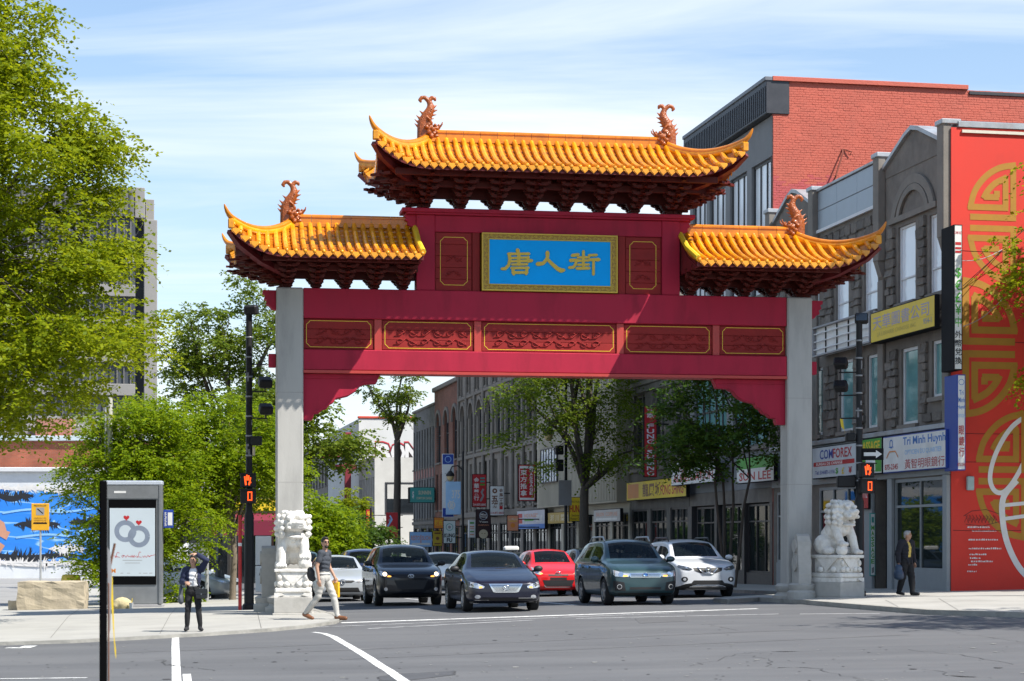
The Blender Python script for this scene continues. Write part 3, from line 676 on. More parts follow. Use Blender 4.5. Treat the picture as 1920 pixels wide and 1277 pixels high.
def make_dragon(name):
    B = []
    def ch(pts):
        for (a, ra), (b, rb) in zip(pts[:-1], pts[1:]):
            n_ = 5
            for i in range(n_): 
                t = i / n_; p = Vector(a).lerp(Vector(b), t); r = lerp(ra, rb, t); B.append((p, (r * 1.22, min(r, .10), r * 1.08)))
    ch([((.10, 0, -.02), .125), ((.10, 0, .22), .12), ((.12, 0, .40), .115), ((.20, 0, .56), .105), ((.275, 0, .69), .088), ((.29, 0, .79), .070), ((.26, 0, .88), .056), ((.22, 0, .94), .048)])
    ch([((.24, 0, .91), .052), ((.15, 0, .99), .046), ((.075, 0, .985), .042), ((.025, 0, .925), .036), ((.055, 0, .875), .024)])
    ch([((.25, 0, .92), .050), ((.32, 0, .99), .044), ((.385, 0, .975), .038), ((.405, 0, .92), .024)])
    B += [((.30, 0, .16), (.17, .14, .18)), ((.40, 0, .24), (.12, .12, .075)), ((.48, 0, .275), (.06, .09, .05)), ((.40, 0, .05), (.13, .11, .06)), ((.24, 0, .33), (.11, .12, .08))]
    for s in (-1, 1):
        B += [((.39, s * .10, .305), .042), ((.33, s * .13, .20), .055), ((.24, s * .14, .12), .06), ((.18, s * .13, .25), .055), ((.30, s * .13, .03), .055), ((.48, s * .06, .315), .03), ((.43, s * .10, .14), .035), ((.36, s * .12, .10), .04)]
        ch([((.30, s * .08, .36), .034), ((.25, s * .11, .45), .026), ((.19, s * .11, .50), .014)])
        ch([((.50, s * .07, .27), .024), ((.56, s * .09, .33), .018), ((.575, s * .09, .40), .012)])
    spines = [((-.02, .28), (-.11, .36)), ((-.01, .38), (-.11, .46)), ((.02, .48), (-.07, .56)), ((.10, .60), (.01, .67)), ((.27, .48), (.38, .48)), ((.33, .57), (.44, .58)), ((.37, .67), (.47, .70)), ((.37, .76), (.45, .82))]
    raw = MB()
    for (a, b), (c, d) in spines: raw.tube([(lerp(a, .2, .3), 0, b - .03), (a, 0, b), (c, 0, d)], [.05, .036, .008], 6)
    o = blob(name, B, .0125, m_drag, gate, 1, raw=raw)
    for a in (0,):                                                 # scales: small raised beads down the body
        rnd = random.Random(5); mb = MB()
        for i in range(70):
            t = rnd.random(); x = lerp(.10, .28, max(0, t - .35) / .65); z = .2 + .52 * t
            s = rnd.choice((-1, 1)); mb.ball((x + rnd.uniform(-.08, .08), s * (.074 + rnd.uniform(0, .01)), z), (.02, .012, .02), 1)
        tag(mb.build('scales', m_drag, o, True), kind='stuff')
    return o
make_roof(-2.95, 2.95, 11.42, 10.47)
rw = make_roof(3.72, 6.27, 9.28, 8.34, x_in=3.28, both=False)
# the opposite wing: the same roof mirrored
def mirror_tree(o, parent):
    c = o.copy(); col.objects.link(c); c.parent = parent
    if o.data is not None:
        me = o.data.copy()
        if o.name.split('.')[0] == 'drip_tile': c.location.x = -c.location.x
        else:
            n_ = len(me.vertices); co = np.empty(n_ * 3); me.vertices.foreach_get('co', co); co = co.reshape(-1, 3); co[:, 0] *= -1; me.vertices.foreach_set('co', co.ravel()); me.flip_normals(); me.update()
            c.data = me
    for ch_ in list(o.children): mirror_tree(ch_, c)
    return c
mirror_tree(rw, gate)
dr = make_dragon('ridge_dragon'); dr.location = (-3.19, 0, 11.45)
for x, z, m_ in ((3.19, 11.45, -1), (-6.50, 9.30, 1), (6.50, 9.30, -1)):
    c = copy_tree(dr, gate); c.location = (x, 0, z); c.scale = (m_, 1, 1)
# verge of the wing roofs beside the centre posts
for s in (-1, 1):
    MB().tube([(3.30 * s, 0, 9.33), (3.30 * s, -.9, 8.80), (3.30 * s, -1.97, 8.40)], .07, 8).build('verge_tile', m_goldy, gate, True, 40)
# ---- bracket sets
def bracket_set(hw_max, tiers, proj, rise, seed, outward=0):
    mb = MB()
    for k in range(tiers):
        z0 = k * rise; hw = lerp(.10, hw_max, k / (tiers - 1)); pj = lerp(.10, proj, k / (tiers - 1)); h = rise * .62
        mb.bbox(-.055, .055, -pj, pj, z0, z0 + h, .012)                       # arm towards the street
        for yy in [0] + [s * pj * f for f in ((.92,) if k < 3 else (.92, .5)) for s in (-1, 1)]:
            w = hw * (1 if yy == 0 else .82)
            pr = [(-w, z0 + h), (-w, z0 + h * .55), (-w * .80, z0 + h * .2), (-w * .6, z0), (w * .6, z0), (w * .8, z0 + h * .2), (w, z0 + h * .55), (w, z0 + h)]
            mb.prism(pr, yy - .05, yy + .05)
            for xx in (-w * .88, 0, w * .88): mb.bbox(xx - .05, xx + .05, yy - .06, yy + .06, z0 + h, z0 + rise, .01)
        for s in (-1, 1):                                                    # beak of the arm
            mb.prism([(s * pj, z0 + h), (s * (pj + .12), z0 + h * .15), (s * (pj + .07), z0 - .015), (s * pj, z0)], -.045, .045, 'x')
    return mb.mesh('bracket_set', m_brk)
def rows(xs, z0, mesh):
    for x in xs:
        o = link('bracket_set', mesh, gate); o.location = (x, 0, z0)
up = bracket_set(.42, 6, 1.55, .118, 1); lowm = bracket_set(.345, 6, 1.5, .098, 2)
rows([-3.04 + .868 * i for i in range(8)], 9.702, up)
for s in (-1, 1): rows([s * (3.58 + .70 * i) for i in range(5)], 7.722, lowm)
def corner_set(x, z0, sg, rise):
    mb = MB()
    for k in range(6):
        z = z0 + k * rise; pj = .12 + .24 * k; h = rise * .62
        for ang in (0, 45, 90, 135, 180):
            if ang in (0, 180): continue
            a = R(ang); d = Vector((sg * math.sin(a), -math.cos(a), 0)); e = Vector((-d.y, d.x, 0)); L = pj * (1.25 if ang != 90 else 1.0)
            M = Matrix((( d.x, e.x, 0, x), (d.y, e.y, 0, 0), (0, 0, 1, z), (0, 0, 0, 1)))
            mb.box(0, L, -.05, .05, 0, h, 0, M)
            for f in (.55, 1.0): mb.box(L * f - .05, L * f + .05, -.30 * (k + 1) / 6, .30 * (k + 1) / 6, h * .2, h, 0, M); mb.box(L * f - .05, L * f + .05, -.06, .06, h, rise, 0, M)
            mb.box(L, L + .13, -.04, .04, -.01, h * .5, 0, M)
    return mb.build('corner_bracket_set', m_brk, gate)
for s in (-1, 1): corner_set(3.04 * s, 9.703, s, .118); corner_set(6.38 * s, 7.723, s, .098)
# purlins that tie the sets together
for yy, z in ((0, 9.98), (-.75, 10.14), (.75, 10.14), (-1.45, 10.28), (1.45, 10.28)):
    MB().bbox(-3.9, 3.9, yy - .06, yy + .06, z, z + .16 if yy else 10.9, .01).build('purlin', m_brk, gate)
for s in (-1, 1):
    for yy, z in ((0, 7.97), (-.72, 8.08), (.72, 8.08), (-1.38, 8.20), (1.38, 8.20)):
        MB().bbox(*sorted((3.29 * s, 7.0 * s)), yy - .055, yy + .055, z, z + .14 if yy else 8.8, .01).build('purlin', m_brk, gate)
    # end board where the wing roof meets the centre post
    MB().prism([(-1.9, 8.22), (1.9, 8.22), (1.2, 8.62), (0, 9.2), (-1.2, 8.62)], 3.30 * s, 3.36 * s, 'x').build('end_board', m_eave, gate)
# ================================================================== GUARDIAN LIONS
def make_lion(ball_side, head_turn):
    """seated lion facing -y on its carved pedestal; returns mesh in a frame whose floor is the pedestal top"""
    B = []
    T = Matrix.Translation((0, -.14, .96)) @ Matrix.Rotation(head_turn, 4, 'Z') @ Matrix.Diagonal((1.22, 1.12, 1.14, 1))
    def H(p): return T @ Vector(p)
    RT = Matrix.Rotation(head_turn, 3, 'Z') @ Matrix.Diagonal((1.22, 1.12, 1.14))
    B += [((s * .22, .24, .25), (.19, .27, .26)) for s in (-1, 1)]
    B += [((0, .20, .42), (.27, .26, .34)), ((0, .05, .62), (.28, .25, .28)), ((0, -.08, .76), (.29, .23, .24)), ((0, -.16, .66), (.23, .18, .22)), ((0, -.10, .92), (.24, .22, .2))]
    for s in (-1, 1):
        lift = .20 if s == ball_side else 0
        B += chain((s * .21, -.14, .72), (s * .25, -.27, .42 + lift * .4), .135, .115) + chain((s * .25, -.27, .42 + lift * .4), (s * .25, -.36, .12 + lift), .11, .10)
        for k in (-1.5, -.5, .5, 1.5): B += [((s * .25 + k * .058, -.47, .065 + lift), (.042, .075, .055))]
        B += [((s * .25, -.40, .08 + lift), (.125, .12, .075))]
        if lift: B += [((s * .25, -.40, .115), .15)]
        for k in (-1, 0, 1): B += [((s * .31 + k * .06, -.12, .06), (.045, .09, .05))]
        B += [((s * .30, -.02, .10), (.12, .20, .11))]
    # head
    B += [(H((0, 0, .08)), (.27, .25, .25), RT), (H((0, -.22, .03)), (.21, .16, .12), RT), (H((0, -.30, .06)), (.17, .10, .075), RT), (H((0, -.20, -.20)), (.16, .14, .04), RT), (H((0, -.02, -.14)), (.17, .12, .08), RT),
          (H((0, -.375, .10)), (.085, .05, .05), RT), (H((0, -.16, .25)), (.20, .12, .09), RT)]
    for s in (-1, 1):
        B += [(H((s * .115, -.245, .195)), (.085, .06, .05), RT), (H((s * .115, -.255, .145)), .042), (H((s * .06, -.36, .085)), (.05, .05, .035), RT), (H((s * .15, -.30, -.02)), (.05, .06, .045), RT), (H((s * .25, -.03, .17)), (.05, .06, .09), RT)]
    for k in range(-3, 4): B += [(H((k * .052, -.345 + abs(k) * .018, -.005)), .032)]
    for k in range(-2, 3): B += [((k * .055, -.30 + abs(k) * .02, .74 - (2 - abs(k)) * .035), .045)]
    B += [((0, -.345, .66), .06)]
    # mane: rows of snail curls
    rnd = random.Random(7)
    for row, (zz_, rr, n_) in enumerate(((.30, .17, 7), (.22, .265, 9), (.10, .30, 10), (-.02, .305, 10), (-.14, .29, 10))):
        for k in range(n_):
            a = lerp(R(-38), R(218), k / (n_ - 1))
            B.append((H((rr * math.cos(a), .02 + rr * .92 * math.sin(a), zz_ + rnd.uniform(-.012, .012))), .066))
    for s in (-1, 1):
        for k in range(5): B.append((H((s * (.285 - .012 * k), -.07 - .012 * k, .22 - .10 * k)), .060))
    B = [(Vector((b[0][0] * 1.06, b[0][1], b[0][2])),) + tuple(b[1:]) for b in B]
    return blob('lion_body', B, .0145, m_marble, None, 0)
def lion_thing(loc, rz, ball_side, head_turn, label):
    t = empty('guardian_lion', loc, rz, label, 'statue', 'stone guardian lions of the gate')
    lb = make_lion(ball_side, head_turn); lb.parent = t; lb.location = (0, .02, 1.06)
    # carved pedestal
    pd_ = MB(); pd_.bbox(-.43, .43, -.50, .50, .98, 1.06, .015); pd_.bbox(-.36, .36, -.43, .43, .62, .979, .02); pd_.bbox(-.42, .42, -.49, .49, .50, .62, .03)
    p = pd_.build('pedestal', m_marble, t)
    for s in (-1, 1): MB().prism([(s * .36, .40), (s * .43, .40), (s * .43, .50), (s * .26, .50), (s * .20, .455)], -.49, .49).build('pedestal_foot', m_marble, p)
    MB().bbox(-.40, .40, -.45, .45, .402, .498, .01).build('pedestal_core', m_marble, p)
    for sy, ax in ((-1, 'y'), (1, 'y')):                                                       # triangular drape front and back
        MB().prism([(-.30, .978), (.30, .978), (0, .66)], sy * .432, sy * .465).build('drape', m_marble, p)
    for sx in (-1, 1):
        MB().prism([(-.34, .978), (.34, .978), (0, .66)], sx * .362, sx * .40, 'x').build('drape', m_marble, p)
    for s in (-1, 1):
        for k in range(2):
            MB().ball((s * (.14 + .16 * k), -.45, .70 - .0 * k), (.075, .05, .07), 2).build('lotus_bud', m_marble, p, True)
            MB().ball((s * .39, -.22 + .42 * k, .70), (.05, .10, .08), 2).build('lotus_bud', m_marble, p, True)
        MB().ball((s * .31, -.44, .86), (.06, .045, .08), 2).build('lotus_bud', m_marble, p, True)
    MB().bbox(-.44, .44, -.50, .50, 0.03, .398, .012).build('base_block', m_stone, t)
    MB().bbox(-.47, .47, -.54, .54, -.12, .032, .012).build('base_step', m_stone, t)
    return t
lx, _ = gl(550, 1100, -1.35); p = gate_pt(lx, -1.35); zb = g(p.x, p.y) + .06
lion_thing((p.x, p.y, zb), GTH + R(-4), 1, R(16), 'white marble guardian lion facing forward on carved pedestal beside the sunlit left pillar'.replace('left ', ''))
lx, _ = gl(1570, 1090, -.9); p = gate_pt(lx, -.9); zb = g(p.x, p.y) + .10
lion_thing((p.x, p.y, zb), GTH + R(30), -1, R(12), 'white marble guardian lion with paw on ball, turned toward the red mural wall')
# drum stones that brace the pillars
for px, lab, ly in ((1503, 'carved grey drum stone bracing the shaded pillar next to the shopfronts', -.72), (503, 'grey drum stone half hidden behind the sunlit pillar by the traffic pole', .75)):
    lx, _ = gl(px, 1090, ly); p = gate_pt(lx, ly); zb = g(p.x, p.y) + (.10 if px > 900 else .06)
    t = empty('drum_stone', (p.x, p.y, zb), GTH, lab, 'stone')
    MB().lathe([(.34, -.1), (.36, .05), (.36, .16), (.29, .21), (.32, .27), (.33, .34), (.26, .38)], n=20).build('base', m_stone, t, True, 35)
    pr = [(-.45, .36), (.45, .36), (.45, .62), (.38, .72), (.34, .95), (.30, 1.2), (.22, 1.42), (.10, 1.56), (-.06, 1.60), (-.22, 1.54), (-.32, 1.40), (-.36, 1.15), (-.42, .85), (-.48, .6)]
    MB().prism([(a * .62, b) for a, b in pr], -.16, .16, 'x').build('slab', m_stone, t)
    for zz_, r_ in ((1.30, .17), (.86, .19)): MB().tube([(-.20, 0, zz_), (.20, 0, zz_)], r_, 18).build('scroll', m_stone, t, True, 40)
# ================================================================== THE ROW OF BUILDINGS ON THE SHADED SIDE
m_lime = mat('grey_limestone', (0.175, 0.155, 0.135), 0.9, 0.25, 2.2, 0.4, 18, stain=(0.10, 0.09, 0.08), stain_amt=0.6, stain_scale=0.9)
m_block = mat('rough_stone_block', (0.165, 0.147, 0.127), 0.92, 0.38, 1.6, 0.9, 11, stain=(0.085, 0.078, 0.07), stain_amt=0.7, stain_scale=1.4, coords='Generated', objvar=.28)
m_trim = mat('smooth_stone_trim', (0.20, 0.18, 0.157), 0.85, 0.15, 2.0, 0.2, 25, stain=(0.13, 0.12, 0.105), stain_amt=0.5, stain_scale=1.5)
m_wframe = mat('white_window_frame', (0.62, 0.63, 0.64), 0.5, 0.08, 6)
m_dframe = mat('dark_window_frame', (0.035, 0.035, 0.038), 0.45, 0.1, 6)
m_metal = mat('grey_sheet_metal', (0.30, 0.34, 0.38), 0.42, 0.10, 2.0, metal=0.35)
m_coping = mat('coping_metal', (0.38, 0.40, 0.42), 0.45, 0.12, 3.0, metal=0.4, stain=(0.20, 0.09, 0.045), stain_amt=0.5, stain_scale=1.6)
m_blind = mat('pale_blind_glass', (0.80, 0.84, 0.88), 0.10, 0.10, 0.7, spec=0.9)  # pale base colour carries white blinds and the reflected bright sky
m_teal = mat('teal_tinted_glass', (0.13, 0.30, 0.31), 0.06, 0.30, 0.9, spec=0.9)
m_dglass = mat('dark_glass', (0.018, 0.022, 0.026), 0.05, 0.3, 1.0, spec=0.9)
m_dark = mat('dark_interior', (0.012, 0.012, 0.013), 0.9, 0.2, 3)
m_mural = mat('mural_red', (0.64, 0.034, 0.018), 0.7, 0.06, 0.8, 0.12, 60, stain=(0.48, 0.028, 0.016), stain_amt=0.6, stain_scale=0.6)
m_ochre = mat('mural_ochre', (0.40, 0.19, 0.017), 0.7, 0.10, 3.0, 0.1, 60)
m_tagw = mat('mural_white', (0.70, 0.68, 0.66), 0.7, 0.08, 4)
m_sf = mat('shopfront_grey', (0.26, 0.28, 0.29), 0.55, 0.10, 3)
def holes_wall(mb, y0, y1, z0, z1, holes, xa, xb):
    """wall slab xa..xb with rectangular openings (ya, yb, za, zb)"""
    zs = sorted({z0, z1} | {min(max(h[k], z0), z1) for h in holes for k in (2, 3)})
    for za, zb in zip(zs[:-1], zs[1:]):
        zm = (za + zb) / 2; cut = sorted((h[0], h[1]) for h in holes if h[2] < zm < h[3]); y = y0
        for a, b in cut:
            if a > y + 1e-4: mb.box(xa, xb, y, a, za, zb)
            y = max(y, b)
        if y < y1 - 1e-4: mb.box(xa, xb, y, y1, za, zb)
    return mb
def window(parent, h, x=0.13, fm=None, pm=None, cols=1, rows=1, split=None, fw=.06, sill=True, sill_m=None, name='window'):
    y0, y1, z0, z1 = h; mb = MB(); fm = fm or m_wframe
    mb.box(x - .05, x + .03, y0, y0 + fw, z0, z1); mb.box(x - .05, x + .03, y1 - fw, y1, z0, z1); mb.box(x - .05, x + .03, y0 + fw, y1 - fw, z1 - fw, z1); mb.box(x - .05, x + .03, y0 + fw, y1 - fw, z0, z0 + fw)
    for c in range(1, cols): yc = lerp(y0, y1, c / cols); mb.box(x - .045, x + .025, yc - fw * .35, yc + fw * .35, z0 + fw, z1 - fw)
    for s in (split or [r_ / rows for r_ in range(1, rows)]): zc = lerp(z0, z1, s); mb.box(x - .042, x + .022, y0 + fw, y1 - fw, zc - fw * .4, zc + fw * .4)
    w = mb.build(name, fm, parent)
    MB().box(x, x + .012, y0 + fw * .6, y1 - fw * .6, z0 + fw * .6, z1 - fw * .6).build('pane', pm or m_dglass, w)
    if sill: MB().box(-.10, x - .052, y0 - .08, y1 + .08, z0 - .12, z0 - .002).build('sill', sill_m or m_trim, w)
    return w
def building(name, t0, label, cat='building'): return empty(name, street(t0, 0, 0), TH, label, cat)
random.seed(11)
# ---- the stone corner building with the red mural on its end wall
B1 = building('stone_building', 0.0, 'three-storey grey stone corner building with arched gable and red mural end wall')
up_h = [(2.50, 3.78, 8.50, 10.72), (.30, 1.50, 8.50, 10.70), (5.36, 6.48, 8.55, 10.40), (7.80, 8.90, 8.55, 10.25), (10.45, 11.36, 8.55, 9.90), (12.4, 13.4, 8.55, 10.3)]
lo_h = [(.40, 1.34, 5.62, 7.19), (2.34, 3.54, 4.98, 7.18), (5.08, 6.22, 5.03, 7.24), (7.43, 8.59, 5.05, 7.28), (10.14, 11.10, 5.06, 7.25), (12.4, 13.5, 5.05, 7.25)]
shop_h = [(.30, 4.0, .35, 3.42), (4.35, 5.55, .2, 3.45), (6.6, 10.4, .6, 3.35), (11.2, 14.6, .4, 3.3)]
mb = MB(); holes_wall(mb, 0.02, 15.05, -.6, 12.35, up_h + lo_h + shop_h, .02, .35); mb.build('wall', m_lime, B1)
MB().box(.36, 18, .30, 15.05, -.6, 12.3).build('core', m_dark, B1)
for h in up_h: window(B1, h, pm=m_blind, split=[.32])
for h in lo_h: window(B1, h, pm=m_teal, fw=.09)
# pilasters with caps
for y in (0.03, 4.75, 10.45, 14.85):
    w = .42; pl = MB().bbox(-.22, .018, y, y + w, 9.9, 13.0, .02).build('pilaster', m_trim, B1)
    MB().bbox(-.27, .3, y - .04, y + w + .04, 12.96, 13.10, .02).build('pilaster_cap', m_coping, pl)
    MB().prism([(-.22, 9.898), (.018, 9.898), (.018, 9.35), (-.08, 9.45), (-.14, 9.65)], y + .06, y + w - .06, 'y').build('corbel', m_trim, pl)
    MB().bbox(-.08, .018, y, y + w, 4.85, 9.34, .02).build('pier', m_trim, pl)
def gable(y0, y1, za, zt):
    pr = [(y0, 12.30), (y1, 12.30), (y1, za), ((y0 + y1) / 2 + .5, zt - .12), ((y0 + y1) / 2, zt), ((y0 + y1) / 2 - .5, zt - .12), (y0, za)]
    gb = MB().prism(pr, .0, .34, 'x').build('gable', m_lime, B1)
    for a, b in zip(pr[2:-1], pr[3:]):
        (ya, zaa), (yb, zbb) = a, b
        mb = MB(); mb.add([(-.10, ya, zaa + .01), (.44, ya, zaa + .01), (.44, yb, zbb + .01), (-.10, yb, zbb + .01), (-.10, ya, zaa + .13), (.44, ya, zaa + .13), (.44, yb, zbb + .13), (-.10, yb, zbb + .13)], [(0, 1, 2, 3), (7, 6, 5, 4), (0, 4, 5, 1), (2, 6, 7, 3), (0, 3, 7, 4), (1, 5, 6, 2)]); mb.build('coping', m_coping, gb)
    yc = (y0 + y1) / 2
    for k, (ro, ri) in enumerate(((1.62, 1.34), (1.20, 1.0))):                 # concentric segmental arches
        mb = MB(); n = 16; zc = 10.95 + .08
        vs = []; fs = []
        for i in range(n + 1):
            a = lerp(R(18), R(162), i / n)
            for r_, x in ((ro, -.07), (ri, -.07), (ro, .0), (ri, .0)): vs.append((x, yc + r_ * math.cos(a) * 1.02, zc + (r_ * math.sin(a) - ro * .31) * .92))
        for i in range(n):
            b = i * 4; c = b + 4; fs += [(b, c, c + 1, b + 1), (b, b + 2, c + 2, c), (b + 1, c + 1, c + 3, b + 3)]
        mb.add(vs, fs).build('arch_moulding', m_trim, gb)
    MB().box(-.09, .0, yc - 1.75, yc + 1.75, 10.86, 11.02).build('string_course', m_trim, gb)
gable(.47, 4.73, 12.55, 13.32); gable(10.89, 14.83, 12.55, 13.30)
# parapet of sheet metal between the gables
for k in range(2):
    z0 = 11.66 + k * .62
    for j in range(3):
        a = 5.19 + j * 1.745; MB().bbox(-.04, .06, a, a + 1.735, z0, z0 + .61, .012).build('parapet_sheet', m_metal, B1)
MB().bbox(-.10, .30, 5.18, 10.44, 12.905, 12.99, .01).build('parapet_flashing', m_coping, B1); MB().box(-.09, .018, 5.18, 10.44, 11.56, 11.655).build('parapet_rail', m_wframe, B1)
# rough-faced stone blocks between the openings
unit = []
for k in range(5):
    bm = bmesh.new(); bmesh.ops.create_cube(bm, size=1); bmesh.ops.bevel(bm, geom=bm.edges[:], offset=.10, segments=1, affect='EDGES')
    rnd = random.Random(k)
    for v in bm.verts:
        if v.co.x < 0: v.co += Vector((rnd.uniform(-.45, .2), rnd.uniform(-.04, .04), rnd.uniform(-.05, .05)))
    me = bpy.data.meshes.new('stone_block'); bm.to_mesh(me); bm.free(); me.materials.append(m_block); unit.append(me)
rest = MB(); cnt = 0; blocks = []
allh = [(h[0] - .14, h[1] + .14, h[2] - .16, h[3] + .22) for h in up_h + lo_h]
piers = [(0, .47), (4.73, 5.19), (10.43, 10.89), (14.83, 15.3)]
z = 4.95
while z < 12.2:
    hh = random.choice((.20, .26, .32)); y = .48
    while y < 14.7:
        L = random.uniform(.30, .72); y2 = y + L
        bad = any(y2 > a and y < b for a, b in piers) or any(y2 > h[0] and y < h[1] and z + hh > h[2] and z < h[3] for h in allh)
        if 7.4 < z + hh and z < 8.45: bad = True
        if z > 10.75 and (y < 4.8 or y > 10.4): bad = True
        if z + hh > 11.5: bad = True
        if not bad: blocks.append((y, L, z, hh)); y = y2
        else: y += .11
    z += hh
blocks.sort(key=lambda b: b[0])
for i, (y, L, z, hh) in enumerate(blocks):
    me = unit[i % 5]
    if i < 300:
        o = link('stone_block', me, B1); o.location = (.0, y + L / 2, z + hh / 2); o.scale = (.09 + .04 * random.random(), L - .016, hh - .016)
    else:
        rest.box(-.05 - .03 * random.random(), .03, y + .008, y + L - .008, z + .008, z + hh - .008)
if rest.v: tag(rest.build('stone_blocks', m_block, B1), kind='stuff')
MB().bbox(-.16, .018, .03, 15.0, 4.72, 4.86, .015).build('shop_cornice', m_coping, B1)
MB().box(-.06, .018, .03, 15.0, 3.46, 4.70).build('sign_band', m_sf, B1)
# shopfront of the optician: frames, panes, stall riser, then a dark sheet as the stairway's shade
m_shopg = glass('shop_glass', (.55, .60, .60), .45, (.02, .03, .03))
def shopfront(h, cols, trans, riser=.45, fm=m_sf):
    y0, y1, z0, z1 = h; w = MB().box(-.03, .12, y0, y1, z0 - .3, z0 + riser).build('stall_riser', fm, B1)
    f = window(B1, (y0, y1, z0 + riser, z1), .06, fm, m_shopg, cols, 1, [trans], .09, False, name='shop_window')
    return f
shopfront(shop_h[0], 2, .70); MB().bbox(-.12, .0, .02, .30, -.3, 3.45, .01).build('shopfront_post', m_sf, B1)
MB().bbox(-.10, .0, 4.0, 4.35, -.3, 3.45, .01).build('shopfront_post', m_sf, B1)
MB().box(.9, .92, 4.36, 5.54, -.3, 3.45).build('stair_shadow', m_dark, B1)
MB().bbox(-.10, .0, 5.56, 6.6, -.3, 3.45, .01).build('shopfront_post', m_sf, B1)
shopfront(shop_h[2], 3, .66, .5); shopfront(shop_h[3], 3, .66, .5)
# things seen through the glass: a counter and shelves
MB().box(.20, .34, .5, 3.9, .5, 1.3).build('counter', mat('counter_wood', (.10, .055, .03), .6, .3, 4), B1)
# end wall painted with the mural
mw = MB().box(0.0, 30, -.02, .018, -.6, 12.86).build('mural_wall', m_mural, B1)
MB().prism([(-.06, 12.88), (-.06, 13.02), (.05, 13.06), (.40, 13.02), (.40, 12.88)], .2, 30, 'x').build('mural_coping', m_coping, B1)
MB().box(.3, 30, -.07, -.022, 12.72, 12.80).build('mural_gutter', mat('cream_gutter', (.62, .58, .48), .6), B1)
for zz_ in (7.05, 4.55, 3.78, 1.92):
    MB().box(.05, 30, -.024, -.021, zz_, zz_ + .02).build('wall_joint', mat('mural_joint', (.20, .02, .015), .9), mw)
def catmull(P, n=6):
    out = []
    for i in range(len(P) - 1):
        p0, p1, p2, p3 = [Vector(P[min(max(k, 0), len(P) - 1)]) for k in (i - 1, i, i + 1, i + 2)]
        for j in range(n):
            t = j / n; out.append(tuple(.5 * ((2 * p1) + (p2 - p0) * t + (2 * p0 - 5 * p1 + 4 * p2 - p3) * t * t + (3 * p1 - p0 - 3 * p2 + p3) * t ** 3)))
    return out + [tuple(P[-1])]
def half_medallion(cx, cz, r, half=0):
    """longevity medallion of nested key lines, as flat paint on the wall; half 0 = round, else only that side"""
    mb = MB(); w = r * .135; k = 0
    arc1 = catmull([(-1, .30), (-.89, .68), (-.64, 1.0), (-.31, 1.2), (.065, 1.27)], 5); arc2 = catmull([(-.14, 1.0), (-.42, .86), (-.6, .68), (-.69, .52)], 4)
    for sx in ((-1, 1) if half == 0 else (half,)):
        for sz in (-1, 1):
            for path in (arc1, [(0, 1.25), (0, .055)], [(.0, .12), (-1.0, .12)], [(-1.05, .335), (-.115, .335)], [(-.18, .35), (-.18, .98)], arc2, [(-.68, .56), (-.33, .56)], [(-.38, .56), (-.38, .70)]):
                ribbon(mb, [(cx - sx * a * r, cz + sz * b * r) for a, b in path], w, -.0225 - .0004 * k, 0); k += 1
    return mb.build('mural_medallion', m_ochre, mw)
half_medallion(1.80, 10.3, 1.257, -1); half_medallion(.42, 6.9, 1.43, 1); half_medallion(2.12, 3.43, 1.33, 0); half_medallion(4.9, 10.0, 1.4, 0); half_medallion(5.2, 5.8, 1.4, 0)
mb = MB()                                                                       # sweeping white brush line
pts = [(2.35, 5.15), (1.75, 4.75), (1.30, 4.05), (1.12, 3.40), (1.25, 3.02), (1.55, 3.0), (1.95, 3.5), (2.4, 4.4)]; ribbon(mb, catmull(pts), .13, -.031)
pts = [(1.90, 3.3), (1.52, 2.85), (1.48, 2.3), (1.62, 1.6), (1.95, .95), (2.4, .5)]; ribbon(mb, catmull(pts), .17, -.0315); ribbon(mb, [(1.55, 2.62), (2.4, 2.70)], .10, -.032); ribbon(mb, [(1.55, 2.25), (2.4, 2.36)], .10, -.0325)
mb.build('mural_brush_line', m_tagw, mw)
mb = MB()
for k, (x, zz_, w) in enumerate(((.80, 2.02, .66), (.95, 1.92, .70), (.92, 1.68, .85), (.98, 1.44, .95), (.75, 1.28, .45), (.68, 1.18, .28), (.88, 1.09, .62), (.62, 1.0, .25), (.60, .82, .28))):
    rnd = random.Random(k); a = x - w / 2                                        # lines of small illegible lettering
    while a < x + w / 2:
        b = a + rnd.uniform(.015, .05); mb.add([(a, -.0235, zz_ - .02), (b, -.0235, zz_ - .02), (b, -.0235, zz_ + rnd.uniform(.005, .03)), (a, -.0235, zz_ + rnd.uniform(.005, .03))], [(0, 1, 2, 3)]); a = b + rnd.uniform(.008, .025)
tag(mb.build('mural_small_text', m_tagw, mw), kind='stuff')
mb = MB(); rnd = random.Random(2)                                                # black scribbled tag
for k in range(9):
    x = .38 + k * .10; ribbon(mb, [(x, 2.15), (x + .09, 2.30 + rnd.uniform(-.03, .05)), (x + .15, 2.2), (x + .03, 2.36), (x + .12, 2.13)], .012, -.024 - k * .0003)
ribbon(mb, [(.35, 2.32), (.6, 2.46), (1.0, 2.5), (1.4, 2.38), (1.65, 2.2)], .014, -.0275); ribbon(mb, [(.42, 2.10), (.9, 2.05), (1.6, 2.22)], .014, -.028)
mb.build('mural_tag', mat('black_spray', (.03, .02, .02), .8), mw)
MB().bbox(.42, .62, -.14, -.025, 3.02, 3.40, .02).build('wall_bell', mat('alarm_box', (.35, .45, .45), .5), B1)
